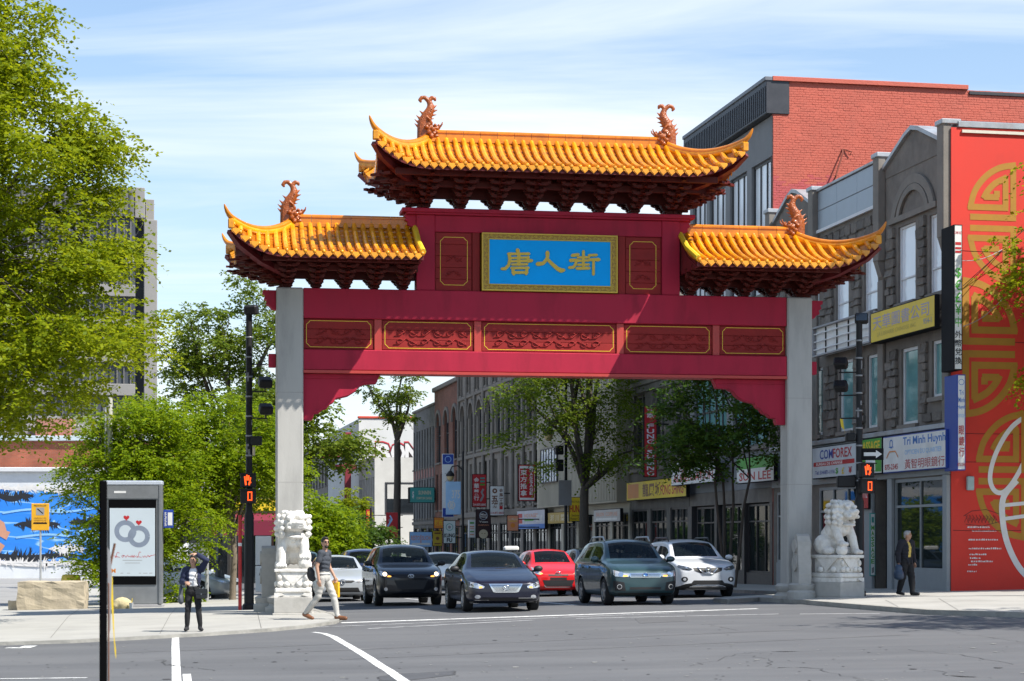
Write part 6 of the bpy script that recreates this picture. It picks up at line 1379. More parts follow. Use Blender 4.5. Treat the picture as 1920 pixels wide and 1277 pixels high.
# grey concrete tower
Y = 165.0
def tp(px, py): p = at(px, py, Y); return p.x, p.z
xr = tp(272, 0)[0]; T = empty('concrete_tower', (xr, Y, 0), R(11.2), 'grey concrete office tower with dark ribbed crown above the trees', 'building')
q = lambda px: tp(px, 0)[0] - xr; zt = lambda py: tp(0, py)[1]
m_tc = mat('tower_concrete', (.26, .25, .235), .85, .08, .4, .1, 8, stain=(.19, .185, .18), stain_amt=.5, stain_scale=.25); m_td = mat('tower_dark_panel', (.055, .062, .075), .5, .15, .6); m_tg = mat('tower_grey_panel', (.14, .135, .135), .7, .08, .6)
MB().box(q(-120), q(255), 2, 26, -1, zt(349)).build('core', m_tg, T)
MB().bbox(q(270), q(295), 1.0, 8, -1, zt(408), .05).build('corner_pier', m_tc, T); MB().box(q(255), q(269.8), 3, 24, -1, zt(405)).build('dark_reveal', m_td, T)
MB().bbox(q(253), q(272), 1.2, 10, zt(405), zt(347), .05).build('crown_pier', m_tc, T); MB().bbox(q(273), q(290), 3, 12, zt(407), zt(362), .05).build('crown_pier', m_tc, T)
MB().box(q(-120), q(252), .8, 1.98, zt(404), zt(350)).build('crown_band', m_tg, T)
for k in range(34): MB().box(q(-120 + k * 11), q(-120 + k * 11) + .10, .72, .798, zt(403), zt(351)).build('crown_rib', m_td, T)
z = 405; fl_ = 0
MB().box(q(-120), q(254), 1.2, 1.99, zt(468), zt(406)).build('window_band', m_td, T)
for k in range(30): MB().box(q(-118 + k * 12.5), q(-118 + k * 12.5) + .12, 1.0, 1.198, zt(468), zt(406)).build('mullion', m_tg, T)
py = 470
while py < 1000:
    MB().bbox(q(-120), q(254), .9, 1.98, zt(py + 22), zt(py), .03).build('spandrel', m_tc, T)
    MB().box(q(-120), q(254), 1.3, 1.99, zt(py + 62), zt(py + 22.1)).build('window_band', m_td, T)
    for k in range(30): MB().box(q(-118 + k * 12.5), q(-118 + k * 12.5) + .10, 1.15, 1.298, zt(py + 62), zt(py + 22.1)).build('mullion', m_tg, T)
    py += 62.2
MB().box(q(-120), q(-119), 0, 0.001, 0, .01) 
# awning and pale shop behind the trees
Y = 100; o = empty('awning_shop', (at(475, 0, Y).x, Y, 0), R(11), 'low pale shop with dark red awning seen between the trees and the pillar', 'building'); MB().box(-3, 3, 0, 8, -1, 3.8).build('wall', m_pale, o); s = F / Y
MB().prism([(-1.1, 1.9), (-1.1, 2.65), (0, 3.05), (0, 1.9)], -2.2, 2.2, 'x').build('awning', mat('awning_red', (.16, .008, .03), .8, .1, 3), o); MB().box(-2.4, 2.4, -.02, -.002, -.6, 1.9).build('shop_window', m_dglass, o)
mb = MB().box(-1.6, 1.2, -.20, -.02, 3.15, 3.75).build('sign_board', YL, o)
# ================================================================== TREES
def leaf_mat(name, c1, c2, trans=.35):
    m = bpy.data.materials.new(name); m.use_nodes = True; t = m.node_tree; t.nodes.clear()
    out = t.nodes.new('ShaderNodeOutputMaterial'); geo = t.nodes.new('ShaderNodeNewGeometry'); cr_ = t.nodes.new('ShaderNodeValToRGB')
    cr_.color_ramp.elements[0].color = (*c1, 1); cr_.color_ramp.elements[1].color = (*c2, 1); t.links.new(geo.outputs['Random Per Island'], cr_.inputs[0])
    d = t.nodes.new('ShaderNodeBsdfPrincipled'); d.inputs['Roughness'].default_value = .5; d.inputs['Specular IOR Level'].default_value = .18; t.links.new(cr_.outputs[0], d.inputs['Base Color'])
    tr = t.nodes.new('ShaderNodeBsdfTranslucent'); hs = t.nodes.new('ShaderNodeHueSaturation'); hs.inputs['Hue'].default_value = .485; hs.inputs['Value'].default_value = 1.6; t.links.new(cr_.outputs[0], hs.inputs['Color']); t.links.new(hs.outputs[0], tr.inputs[0])
    mx_ = t.nodes.new('ShaderNodeMixShader'); mx_.inputs[0].default_value = trans; t.links.new(d.outputs[0], mx_.inputs[1]); t.links.new(tr.outputs[0], mx_.inputs[2]); t.links.new(mx_.outputs[0], out.inputs[0])
    return m
lf_yel = leaf_mat('locust_leaf', (.125, .185, .005), (.255, .295, .008), .50)
lf_grn = leaf_mat('fresh_leaf', (.115, .20, .006), (.225, .30, .008), .50)
lf_mid = leaf_mat('mid_leaf', (.075, .130, .012), (.16, .215, .018), .45)
lf_dk = leaf_mat('dark_leaf', (.035, .085, .012), (.085, .15, .018), .40)
m_bark = mat('bark', (.075, .062, .050), .95, .35, 5, .9, 12, vec=(4, 4, .8)); m_bark2 = mat('pale_bark', (.16, .13, .095), .95, .3, 5, .8, 12, vec=(4, 4, .8))
from mathutils import noise as mnoise
def leaves_mesh(rng, C, R_, N, leaf, mat_, spray=(.35, .75), droop=.5, per=12, flat=.45):
    """C clump centres, R_ clump radii; N sprays in all, each a little twig with pairs of leaflets"""
    k = rng.integers(0, len(C), N); off = rng.normal(size=(N, 3)); off *= (rng.random((N, 1)) ** (1 / 3)) / np.linalg.norm(off, axis=1, keepdims=True)
    off[:, 2] *= flat; S = C[k] + off * R_[k][:, None]
    d = rng.normal(size=(N, 3)); d[:, 2] *= .45; d += off * .9; d /= np.linalg.norm(d, axis=1, keepdims=True)
    L = rng.uniform(*spray, N); t = (np.arange(per) + .5) / per
    P = S[:, None, :] + d[:, None, :] * (L[:, None] * t)[:, :, None]; P[:, :, 2] -= droop * L[:, None] * t ** 2 * .8
    up = np.array([0, 0, 1.0]); side = np.cross(d, up); side /= (np.linalg.norm(side, axis=1, keepdims=True) + 1e-6)
    sg = np.where(np.arange(per) % 2 == 0, 1.0, -1.0)
    A = d[:, None, :] * .55 + side[:, None, :] * sg[None, :, None] + rng.normal(scale=.35, size=(N, per, 3)); A[:, :, 2] -= .25
    A /= np.linalg.norm(A, axis=2, keepdims=True)
    nrm = np.array([0, 0, 1.0]) + rng.normal(scale=.75, size=(N, per, 3)); W = np.cross(A, nrm); W /= (np.linalg.norm(W, axis=2, keepdims=True) + 1e-6)
    l = leaf * rng.uniform(.7, 1.25, (N, per, 1)); w = l * .30
    v = np.stack([P, P + A * l * .5 + W * w, P + A * l, P + A * l * .5 - W * w], axis=2).reshape(-1, 3)
    n = len(v) // 4; me = bpy.data.meshes.new('leaves'); me.vertices.add(len(v)); me.vertices.foreach_set('co', v.astype(np.float32).ravel())
    me.loops.add(n * 4); me.loops.foreach_set('vertex_index', np.arange(n * 4, dtype=np.int32)); me.polygons.add(n); me.polygons.foreach_set('loop_start', np.arange(0, n * 4, 4, dtype=np.int32))
    me.materials.append(mat_); me.update(calc_edges=True); return me
def tree(name, label, base, ells, n_clump, n_spray, leaf, lm, trunk_r, fork_z, seed, bark=None, clump_r=(.45, .85), spray=(.35, .75), droop=.5, limbs=9, stems=None, gap=.0, noise_s=.55, cat='tree', group=None, per=12, shell=.4):
    rng = np.random.default_rng(seed); rnd = random.Random(seed); bark = bark or m_bark
    t = empty(name, base, 0, label, cat, group); C = []; vol = [e[3] * e[4] * e[5] for e in ells]; tot = sum(vol)
    while len(C) < n_clump:
        r = rnd.random() * tot; i = 0
        while r > vol[i]: r -= vol[i]; i += 1
        e = ells[i]; d = Vector((rnd.gauss(0, 1), rnd.gauss(0, 1), rnd.gauss(0, 1))).normalized(); q = lerp(shell, 1.0, rnd.random() ** .6)
        p = Vector((e[0] + d.x * e[3] * q, e[1] + d.y * e[4] * q, e[2] + d.z * e[5] * q))
        if mnoise.noise(p * noise_s + Vector((seed * 7.1, 0, 0))) < gap - .35 + .0: continue
        C.append(p)
    # limbs reach for spread-out clump centres
    mb = MB(); nodes = []
    def grow(pts, r0, r1, n=8):
        P = catmull3(pts); k = len(P); mb.tube(P, [lerp(r0, r1, i / (k - 1)) for i in range(k)], n, cap=False); nodes.extend(P[len(P) // 3:])
    def catmull3(P, n=4):
        out = []
        for i in range(len(P) - 1):
            p0, p1, p2, p3 = [Vector(P[min(max(k, 0), len(P) - 1)]) for k in (i - 1, i, i + 1, i + 2)]
            for j in range(n): u = j / n; out.append(.5 * ((2 * p1) + (p2 - p0) * u + (2 * p0 - 5 * p1 + 4 * p2 - p3) * u * u + (3 * p1 - p0 - 3 * p2 + p3) * u ** 3))
        return out + [Vector(P[-1])]
    if stems is None: stems = [((0, 0), (0, 0))]
    tops = []
    for (bx, by), (tx, ty) in stems:
        rr = trunk_r; P = [Vector((bx, by, -.15)), Vector((lerp(bx, tx, .3) + rnd.uniform(-.05, .05), lerp(by, ty, .3), fork_z * .35)), Vector((lerp(bx, tx, .7) + rnd.uniform(-.08, .08), lerp(by, ty, .7), fork_z * .72)), Vector((tx, ty, fork_z))]
        k = catmull3(P, 5); mb.tube(k, [rr * (1.35 if i == 0 else 1.12 if i == 1 else lerp(1.0, .75, i / len(k))) for i in range(len(k))], 10, cap=False); tops.append((k[-1], rr * .75))
    far = sorted(C, key=lambda p: rnd.random())[:limbs]
    for i, c in enumerate(far):
        o, r0 = tops[i % len(tops)]; m1 = o.lerp(c, .35) + Vector((rnd.uniform(-.3, .3), rnd.uniform(-.3, .3), (c - o).length * .10)); m2 = o.lerp(c, .7) + Vector((rnd.uniform(-.3, .3), rnd.uniform(-.3, .3), (c - o).length * .08)); grow([o, m1, m2, c], r0 * rnd.uniform(.5, .85), max(.012, r0 * .12), 7)
    NN = np.array([tuple(p) for p in nodes])
    for c in C:
        d = np.linalg.norm(NN - np.array(c), axis=1); j = int(d.argmin())
        if d[j] > .15: a = Vector(NN[j]); mb.tube([a, a.lerp(c, .5) + Vector((rnd.uniform(-.15, .15), rnd.uniform(-.15, .15), .08)), c], [max(.010, trunk_r * .10), max(.008, trunk_r * .07), .006], 4, cap=False)
    mb.build('trunk', bark, t, True)
    CA = np.array([tuple(p) for p in C]); RA = rng.uniform(*clump_r, len(C))
    link('crown', leaves_mesh(rng, CA, RA, n_spray, leaf, lm, spray, droop, per), t)
    return t
gz = lambda x, y, h=.06: (x, y, g(x, y) + h)
# big locust whose crown fills the near corner, its trunk outside the view
bx, by = -13.6, 43.5
tree('locust_tree', 'huge bright yellow-green locust tree filling the sky over the parking lot corner', gz(bx, by), [(2.0, -.4, 9.3, 3.4, 2.4, 3.0), (2.5, -.8, 6.8, 3.1, 2.6, 2.4), (.0, -.2, 12.3, 3.4, 2.6, 2.6), (-2.0, .5, 9, 3.2, 3, 4), (.6, .2, 5.4, 2.6, 2.4, 1.4)], 360, 21000, .115, lf_yel, .28, 4.6, 21, clump_r=(.50, .95), spray=(.4, .85), droop=.55, limbs=24, gap=.08, per=13)
# trees on the right, mostly out of view, that shade the mural and the walk
tree('locust_tree', 'drooping locust branches hanging beside the red mural wall', gz(17.4, 51.7, .1), [(0, .0, 9.2, 4.6, 1.7, 4.0), (-.6, .0, 5.2, 3.2, 1.5, 1.8)], 170, 4800, .13, lf_yel, .22, 4.0, 33, clump_r=(.45, .85), droop=.7, limbs=14, gap=.08)
tree('locust_tree', 'tall locust tree on the right-hand walk whose leaves dapple the shaded pillar'.replace('right-hand ', 'mural side '), gz(16.3, 45.0, .1), [(-.6, .3, 13.6, 2.7, 2.2, 3.2)], 150, 4600, .18, lf_yel, .22, 8.5, 34, limbs=12, gap=.1)
tree('locust_tree', 'locust tree standing by the crossing that shades the corner of the road', gz(16.5, 35.0, .1), [(-.5, 0, 8.5, 3.4, 2.6, 2.6)], 70, 1000, .13, lf_yel, .22, 5.0, 35, limbs=12, gap=.1)
# young multi-stem tree behind the shaded pillar; its shade is put into the leaf colour
p = street(12.5, 2.5); tree('young_tree', 'young multi-stem tree with leaves coloured dark for shade on the walk behind the shaded pillar', gz(p.x, p.y, .1), [(-.2, 0, 5.9, 2.3, 1.8, 2.2), (-1.2, -.3, 4.6, 1.6, 1.2, 1.0), (1.1, .2, 4.4, 1.1, 1.0, 1.0), (-1.4, -.5, 7.0, 1.0, 1.0, .9)], 90, 1500, .15, lf_dk, .055, 3.6, 41, clump_r=(.35, .65), limbs=12, stems=[((-.05, 0), (-.35, 0)), ((.1, .1), (.25, .1)), ((.28, -.1), (.8, -.1)), ((.02, .15), (-.05, .3))], gap=.05, per=9)
# street tree by the beige building
p = street(32.6, 2.6); tree('street_tree', 'forked street tree with drooping pale green leaves before the beige building', gz(p.x, p.y, .1), [(-1.8, -.3, 7.6, 2.6, 2.4, 2.6), (.8, .2, 8.2, 2.2, 2.2, 3.2), (-.4, .2, 10.2, 2.6, 2.4, 2.0), (1.2, 0, 5.4, 1.3, 1.2, 1.2)], 115, 2300, .15, lf_mid, .24, 4.0, 42, clump_r=(.45, .8), droop=.7, limbs=12, gap=.14, spray=(.5, .95), per=10)
p = street(93, 2.6); tree('street_tree', 'tall bare-trunked street tree rising in front of the graffiti wall', gz(p.x, p.y, .1), [(0, 0, 13.8, 2.5, 2.4, 3.4), (.9, 0, 11.5, 1.3, 1.3, 1.3)], 60, 1000, .20, lf_mid, .30, 9.3, 43, clump_r=(.45, .8), limbs=9, gap=.15, per=10)
# trees behind the kiosk and the traffic pole
tree('bushy_tree', 'bushy bright green tree crowding in behind the advertising kiosk', gz(-11.5, 60.5), [(-.1, 0, 3.9, 1.9, 1.5, 2.5), (-.7, -.8, 2.2, 1.1, 1.0, 2.0), (1.3, .2, 2.4, 1.1, 1.2, 2.3), (.4, 0, 5.4, 1.2, 1.2, 1.1)], 150, 5600, .105, lf_grn, .12, 1.2, 51, clump_r=(.4, .75), limbs=14, gap=.02, shell=.3)
tree('bushy_tree', 'slim light green tree between the kiosk and the black traffic pole', gz(-9.0, 63.5), [(-.2, 0, 5.0, 1.9, 1.6, 2.0), (1.0, .3, 4.0, 1.2, 1.1, 1.2), (-1.0, 0, 3.6, 1.1, 1.0, 1.1)], 105, 3400, .11, lf_grn, .11, 2.0, 52, bark=m_bark2, clump_r=(.4, .7), limbs=12, gap=.06)
tree('open_tree', 'tall open-crowned grey-green tree with sky showing through, behind the traffic pole', gz(-12.2, 86), [(-1.5, 0, 11.0, 1.9, 1.8, 1.8), (1.0, 0, 11.6, 2.0, 1.8, 2.2), (-.4, 0, 8.6, 3.0, 2.0, 1.6), (1.3, 0, 7.4, 1.5, 1.4, 1.5)], 105, 2300, .15, lf_mid, .22, 5.2, 53, clump_r=(.4, .75), limbs=16, gap=.16)
tree('bushy_tree', 'small fresh green tree low beyond the kiosk toward the parked cars', gz(-12.9, 72), [(0, 0, 3.6, 2.0, 1.6, 1.8), (3.3, .5, 4.4, 1.4, 1.2, 1.4)], 70, 1300, .12, lf_grn, .12, 1.3, 54, limbs=12)
tree('street_tree', 'leaning leafy tree showing under the corbel beside the sunlit pillar', gz(-8.0, 70), [(.8, 0, 5.6, 2.0, 1.6, 1.6), (-.4, 0, 6.3, 1.8, 1.6, 1.4)], 90, 1700, .15, lf_mid, .13, 2.8, 55, limbs=10, gap=.1)
tree('street_tree', 'rounded green street tree low behind the walking man', gz(-8.4, 86), [(0, 0, 2.6, 1.3, 1.2, 1.5), (.7, .4, 1.9, 1.0, 1.0, 1.0)], 60, 1300, .15, lf_grn, .10, 1.2, 56, limbs=8)
tree('street_tree', 'dark green tree shading the far left walk beyond the cars'.replace('left ', ''), gz(-9.2, 106), [(0, 0, 2.5, 1.7, 1.5, 1.3), (1.6, 1, 2.0, 1.2, 1.2, 1.0)], 60, 1100, .18, lf_dk, .12, 1.2, 57, limbs=8)
p = street(112, 4.0); tree('street_tree', 'yellow-green round tree in front of the pale corner building', gz(p.x, p.y, .1), [(0, 0, 3.9, 1.6, 1.5, 2.4), (-1.3, -.3, 2.4, 1.3, 1.2, 1.3)], 70, 1400, .19, lf_yel, .12, 1.3, 58, limbs=8)
# ================================================================== CARS
def car_paint(name, c, flake=0.25):
    m = mat(name, c, .38, .03, 3, metal=flake * .6, coat=.75, spec=.3); return m
m_tyre = mat('tyre_rubber', (.012, .012, .013), .85, .2, 12); m_rim = mat('alloy_rim', (.42, .43, .44), .3, .08, 6, metal=.8); m_blk = mat('black_plastic', (.012, .012, .013), .55, .15, 8)
m_chrome = mat('chrome_trim', (.72, .73, .74), .12, .04, 6, metal=1.0); m_lens = mat('headlight_lens', (.62, .64, .66), .06, .25, 14, metal=.55, coat=1.0); m_amber = emit('amber_lamp', (1.0, .42, .06), 1.6); m_lampw = emit('lit_headlamp', (1.0, .80, .50), 2.2)
m_seat = mat('car_seat', (.12, .115, .11), .8, .15, 6); m_cglass = glass('car_glass', (.78, .84, .84), .80, (.02, .028, .03)); m_cabin = mat('car_cabin', (.045, .045, .048), .8, .1, 5)
m_skin = mat('skin', (.42, .24, .16), .55, .10, 8); m_cloth_d = mat('dark_cloth', (.03, .035, .05), .9, .2, 10)
PROF = {  # y as fraction of length: (y, zb, z_shoulder, z_top, half-width, shoulder half-width, top-edge half-width, z of top edge); heights as fraction of H, widths of W/2
 'sedan': [(.000, .235, .37, .43, .66, .62, .50, .42), (.014, .165, .43, .49, .86, .82, .66, .48), (.050, .135, .480, .530, .955, .92, .74, .52), (.145, .125, .565, .605, .995, .955, .80, .60), (.235, .125, .635, .665, 1.0, .95, .82, .66), (.270, .125, .650, .690, 1.0, .945, .80, .68),
           (.345, .125, .660, .850, 1.0, .935, .735, .815), (.425, .125, .665, .970, 1.0, .93, .67, .925), (.500, .125, .670, .998, 1.0, .93, .665, .948), (.595, .125, .675, 1.00, 1.0, .93, .665, .95), (.612, .125, .675, 1.00, 1.0, .93, .665, .95), (.720, .125, .685, .975, 1.0, .93, .665, .925), (.800, .125, .69, .86, .99, .925, .70, .83), (.870, .13, .695, .735, .98, .91, .75, .725), (.960, .15, .68, .715, .93, .87, .72, .705), (.992, .20, .60, .66, .86, .80, .66, .65), (1.0, .28, .50, .55, .72, .68, .55, .54)],
 'suv':   [(.000, .225, .40, .45, .68, .66, .54, .44), (.012, .165, .48, .52, .87, .84, .70, .51), (.045, .135, .545, .575, .955, .93, .78, .57), (.120, .125, .600, .620, .99, .955, .82, .615), (.215, .125, .635, .655, 1.0, .95, .83, .65), (.250, .125, .645, .675, 1.0, .945, .82, .67),
           (.320, .125, .650, .84, 1.0, .935, .765, .81), (.385, .125, .655, .960, 1.0, .93, .705, .915), (.460, .125, .66, .995, 1.0, .93, .70, .945), (.565, .125, .665, 1.00, 1.0, .93, .70, .95), (.582, .125, .665, 1.00, 1.0, .93, .70, .95), (.760, .125, .675, .995, 1.0, .93, .70, .94), (.780, .125, .675, .992, 1.0, .93, .70, .938), (.925, .13, .68, .965, .99, .92, .68, .91), (.972, .15, .67, .80, .96, .90, .72, .77), (.993, .19, .58, .66, .90, .86, .74, .65), (1.0, .27, .48, .54, .80, .76, .66, .53)],
 'hatch': [(.000, .225, .39, .44, .66, .62, .50, .43), (.015, .16, .46, .50, .86, .82, .66, .49), (.055, .13, .52, .555, .955, .92, .75, .55), (.130, .12, .58, .615, .99, .95, .80, .605), (.200, .12, .625, .665, 1.0, .945, .81, .655), (.230, .12, .64, .69, 1.0, .94, .79, .68),
           (.320, .12, .65, .86, 1.0, .93, .73, .825), (.400, .12, .655, .970, 1.0, .925, .675, .925), (.480, .12, .66, .998, 1.0, .925, .67, .948), (.580, .12, .67, 1.00, 1.0, .925, .67, .95), (.60, .12, .67, 1.00, 1.0, .925, .67, .95), (.77, .12, .68, .985, 1.0, .925, .665, .93), (.79, .12, .68, .982, 1.0, .925, .665, .928), (.915, .13, .685, .94, .98, .91, .65, .89), (.968, .15, .67, .78, .95, .89, .69, .76), (.992, .19, .58, .66, .88, .84, .70, .65), (1.0, .27, .48, .54, .78, .74, .62, .53)]}
def bvh_of(me): return BVHTree.FromPolygons([v.co.copy() for v in me.vertices], [tuple(p.vertices) for p in me.polygons])
def islands(faces):
    par = {}
    def find(a):
        while par[a] != a: par[a] = par[par[a]]; a = par[a]
        return a
    for f in faces:
        for v in f: par.setdefault(v, v)
        r = find(f[0])
        for v in f[1:]: par[find(v)] = r
    out = {}
    for f in faces: out.setdefault(find(f[0]), []).append(f)
    return list(out.values())
def sub_object(name, me, faces, m, parent, smooth=True):
    ids = sorted({v for f in faces for v in f}); mp_ = {v: i for i, v in enumerate(ids)}; n = bpy.data.meshes.new(name)
    n.from_pydata([me.vertices[i].co.copy() for i in ids], [], [tuple(mp_[v] for v in f) for f in faces]); n.materials.append(m)
    if smooth: n.polygons.foreach_set('use_smooth', [True] * len(n.polygons)); n.set_sharp_from_angle(angle=R(42))
    return link(name, n, parent)
def patch(name, poly, m, parent, bvh, lift=.007, depth=.02, d=(0, 1, 0), cell=.06, extra=0.0):
    """thin shell laid on the bodywork: outline (a, b) in the front view (x, z) or, for d along x, the side view (y, z)"""
    bm = bmesh.new(); vs = [bm.verts.new((a, 0, b)) for a, b in poly]; bm.faces.new(vs); d = Vector(d); front = abs(d.y) > .5
    for ax in (0, 2):
        lo, hi = min(v.co[ax] for v in bm.verts), max(v.co[ax] for v in bm.verts); n = int((hi - lo) / cell)
        for k in range(1, n + 1):
            co = [0, 0, 0]; no = [0, 0, 0]; co[ax] = lo + (hi - lo) * k / (n + 1); no[ax] = 1
            bmesh.ops.bisect_plane(bm, geom=bm.verts[:] + bm.edges[:] + bm.faces[:], plane_co=co, plane_no=no)
    ok = True; hits = []
    for v in bm.verts:
        a, b = v.co.x, v.co.z
        o = Vector((a, -3, b)) if front else Vector((-d.x * 4, a, b))
        h = bvh.ray_cast(o, d, 12)[0]; hits.append(h)
    good = [h for h in hits if h is not None]
    if not good: bm.free(); return None
    for v, h in zip(bm.verts, hits):
        if h is None: h = min(good, key=lambda q: (Vector((q.x, 0, q.z)) - Vector((v.co.x, 0, v.co.z))).length) if front else min(good, key=lambda q: abs(q.y - v.co.x) + abs(q.z - v.co.z))
        v.co = Vector((v.co.x, h.y, v.co.z)) - d * (lift + extra) if front else Vector((h.x, v.co.x, v.co.z)) - d * (lift + extra)
    be = [e for e in bm.edges if len(e.link_faces) == 1]; r_ = bmesh.ops.extrude_edge_only(bm, edges=be)
    for v in [q for q in r_['geom'] if isinstance(q, bmesh.types.BMVert)]: v.co += d * depth
    bmesh.ops.recalc_face_normals(bm, faces=bm.faces[:])
    me = bpy.data.meshes.new(name); bm.to_mesh(me); bm.free(); me.materials.append(m); me.polygons.foreach_set('use_smooth', [True] * len(me.polygons)); me.set_sharp_from_angle(angle=R(40)); return link(name, me, parent)
WH = {}
def wheel_meshes(r, w, spokes):
    k = (round(r, 3), round(w, 3), spokes)
    if k in WH: return WH[k]
    def lath(prof, n=28):
        vs = []; fs = []
        for (rr, x) in prof:
            for i in range(n): a = 2 * math.pi * i / n; vs.append((x, rr * math.cos(a), rr * math.sin(a)))
        for j in range(len(prof) - 1):
            for i in range(n): fs.append((j * n + i, j * n + (i + 1) % n, (j + 1) * n + (i + 1) % n, (j + 1) * n + i))
        return vs, fs
    ty = MB().add(*lath([(r * .66, -w * .5), (r * .90, -w * .52), (r * .985, -w * .40), (r, -w * .2), (r, w * .2), (r * .985, w * .40), (r * .90, w * .52), (r * .66, w * .5)])).mesh('tyre', m_tyre, True, 40)
    rm = MB(); rm.add(*lath([(r * .68, w * .46), (r * .665, w * .50), (r * .62, w * .48), (r * .60, w * .2), (r * .60, -w * .4)]))
    for i in range(spokes):
        a = 2 * math.pi * i / spokes; M = Matrix.Rotation(a, 4, 'X'); rm.box(w * .28, w * .44, -r * .075, r * .075, r * .05, r * .64, 0, M)
    rm.add(*lath([(r * .001, w * .47), (r * .14, w * .46), (r * .16, w * .3)], 14)); rmm = rm.mesh('rim', m_rim, True, 35)
    dk = MB().add(*lath([(r * .001, w * .12), (r * .62, w * .12)])).mesh('brake_disc', m_blk)
    WH[k] = (ty, rmm, dk); return WH[k]
DRV = {}
def driver_mesh():
    if 'm' in DRV: return DRV['m']
    B = chain((0, 0, .0), (0, .06, .42), .17, .16) + [((0, .05, .44), (.21, .12, .10))] + chain((0, .05, .50), (0, .03, .60), .06, .055) + [((0, .01, .72), (.085, .10, .12))]
    for s in (-1, 1): B += chain((s * .20, .05, .42), (s * .25, -.12, .20), .06, .05) + chain((s * .25, -.12, .20), (s * .12, -.36, .26), .048, .042)
    o = blob('driver', B, .022, m_cloth_d, None, 2); me = o.data; me.materials.append(m_skin); me.materials.append(mat('dark_hair', (.02, .016, .013), .7, .2, 20))
    for p in me.polygons:
        c = p.center; p.material_index = (2 if c.z > .76 or (c.z > .66 and c.y > .06) else 1) if c.z > .56 else 0
    bpy.data.objects.remove(o); DRV['m'] = me; return me
def car(name, label, front, rz, kind, L, W, H, paint, wheel_r=.33, spokes=9, wb=(.185, .765), detail=None, group=None, rails=False, cladding=False, driver=True, mirrors=None, low=False):
    x0, y0 = front; hd = Vector((-math.sin(rz), math.cos(rz))); c = Vector((x0, y0)) + hd * L / 2
    gz_ = lambda f: g(x0 + hd.x * L * f, y0 + hd.y * L * f)
    root = empty(name, (x0, y0, gz_(wb[0])), rz, label, 'car', group); root.rotation_euler = (math.atan2(gz_(wb[1]) - gz_(wb[0]), L * (wb[1] - wb[0])), 0, rz)
    st = PROF[kind]; n = len(st); hw = W / 2; rows = []
    for (fy, zb, zs, zt, w, ws, wt, z6) in st:
        y = fy * L; zb, zs, zt, z6 = zb * H, zs * H, zt * H, z6 * H; w, ws, wt = w * hw, ws * hw, wt * hw
        P5 = (ws, zs); P7 = (wt, z6); zm = zb + (zs - zb) * .52
        rows.append([(0, y, zb), (w * .82, y, zb), (w * .955, y, zb + .05), (w, y, zm), (lerp(w, ws, .35), y, lerp(zm, zs, .80)), (ws, y, zs), (lerp(P5[0], P7[0], .88), y, lerp(P5[1], P7[1], .88)), (wt, y, z6), (wt * .91, y, lerp(z6, zt, .30)), (wt * .5, y, lerp(z6, zt, .80)), (0, y, zt)])
    vs = []; idx = {}
    for i, r_ in enumerate(rows):
        for j, p in enumerate(r_):
            idx[(i, j, 1)] = len(vs); vs.append(p)
            if j in (0, 10): idx[(i, j, -1)] = idx[(i, j, 1)]
            else: idx[(i, j, -1)] = len(vs); vs.append((-p[0], p[1], p[2]))
    fs = []; mi = []
    is_suv = kind != 'sedan'
    for i in range(n - 1):
        for j in range(10):
            m_ = 0
            if j in (8, 9) and 5 <= i <= 6: m_ = 1                          # windscreen
            if j == 5 and 6 <= i <= (12 if is_suv else 11) and i not in (9,) + ((11,) if is_suv else ()): m_ = 2    # side glass
            if is_suv and j in (8, 9) and i == 13: m_ = 3
            if (not is_suv) and j in (8, 9) and i in (11, 12): m_ = 3
            if cladding and j in (1,) : m_ = 4
            for s in (1, -1):
                f = (idx[(i, j, s)], idx[(i + 1, j, s)], idx[(i + 1, j + 1, s)], idx[(i, j + 1, s)]); fs.append(f[::-1] if s == 1 else f); mi.append(m_)
    for i, flip in ((0, False), (n - 1, True)):
        for j in range(10):
            a, b, c_, d_ = idx[(i, j, 1)], idx[(i, j + 1, 1)], idx[(i, j + 1, -1)], idx[(i, j, -1)]
            f = [a, b, c_, d_]; f = tuple(dict.fromkeys(f)); fs.append(f[::-1] if flip else f); mi.append(0)
    base = bpy.data.meshes.new('car_base'); base.from_pydata(vs, [], fs); base.polygons.foreach_set('material_index', mi)
    mats_ = [paint, m_cglass, m_cglass, m_cglass, m_blk, m_blk]
    for m_ in mats_: base.materials.append(m_)
    bm = bmesh.new(); bm.from_mesh(base); bmesh.ops.recalc_face_normals(bm, faces=bm.faces[:]); bm.to_mesh(base); bm.free()
    o = bpy.data.objects.new('car_base', base); tmp.objects.link(o); sm = o.modifiers.new('s', 'SUBSURF'); sm.levels = 2; sm.render_levels = 2
    cm = MB(); ar = wheel_r * 1.16
    for fy in wb:
        for s in (-1, 1): cm.tube([(s * (hw - .27), fy * L, wheel_r), (s * (hw + .3), fy * L, wheel_r)], ar, 28, 5)
    cme = bpy.data.meshes.new('cut'); cme.from_pydata(cm.v, [], cm.f); 
    for m_ in mats_: cme.materials.append(m_)
    cme.polygons.foreach_set('material_index', [5] * len(cme.polygons))
    bm = bmesh.new(); bm.from_mesh(cme); bmesh.ops.recalc_face_normals(bm, faces=bm.faces[:]); bm.to_mesh(cme); bm.free()
    co = bpy.data.objects.new('cut', cme); tmp.objects.link(co)
    bo = o.modifiers.new('b', 'BOOLEAN'); bo.operation = 'DIFFERENCE'; bo.object = co; bo.solver = 'EXACT'
    dg = tmp_eval(); me = bpy.data.meshes.new_from_object(o.evaluated_get(dg), depsgraph=dg)
    bpy.data.objects.remove(o); bpy.data.objects.remove(co)
    by = {}
    for p in me.polygons: by.setdefault(p.material_index, []).append(tuple(p.vertices))
    body = sub_object('body', me, by.get(0, []), paint, root)
    if by.get(4): sub_object('cladding', me, by[4], m_blk, root)
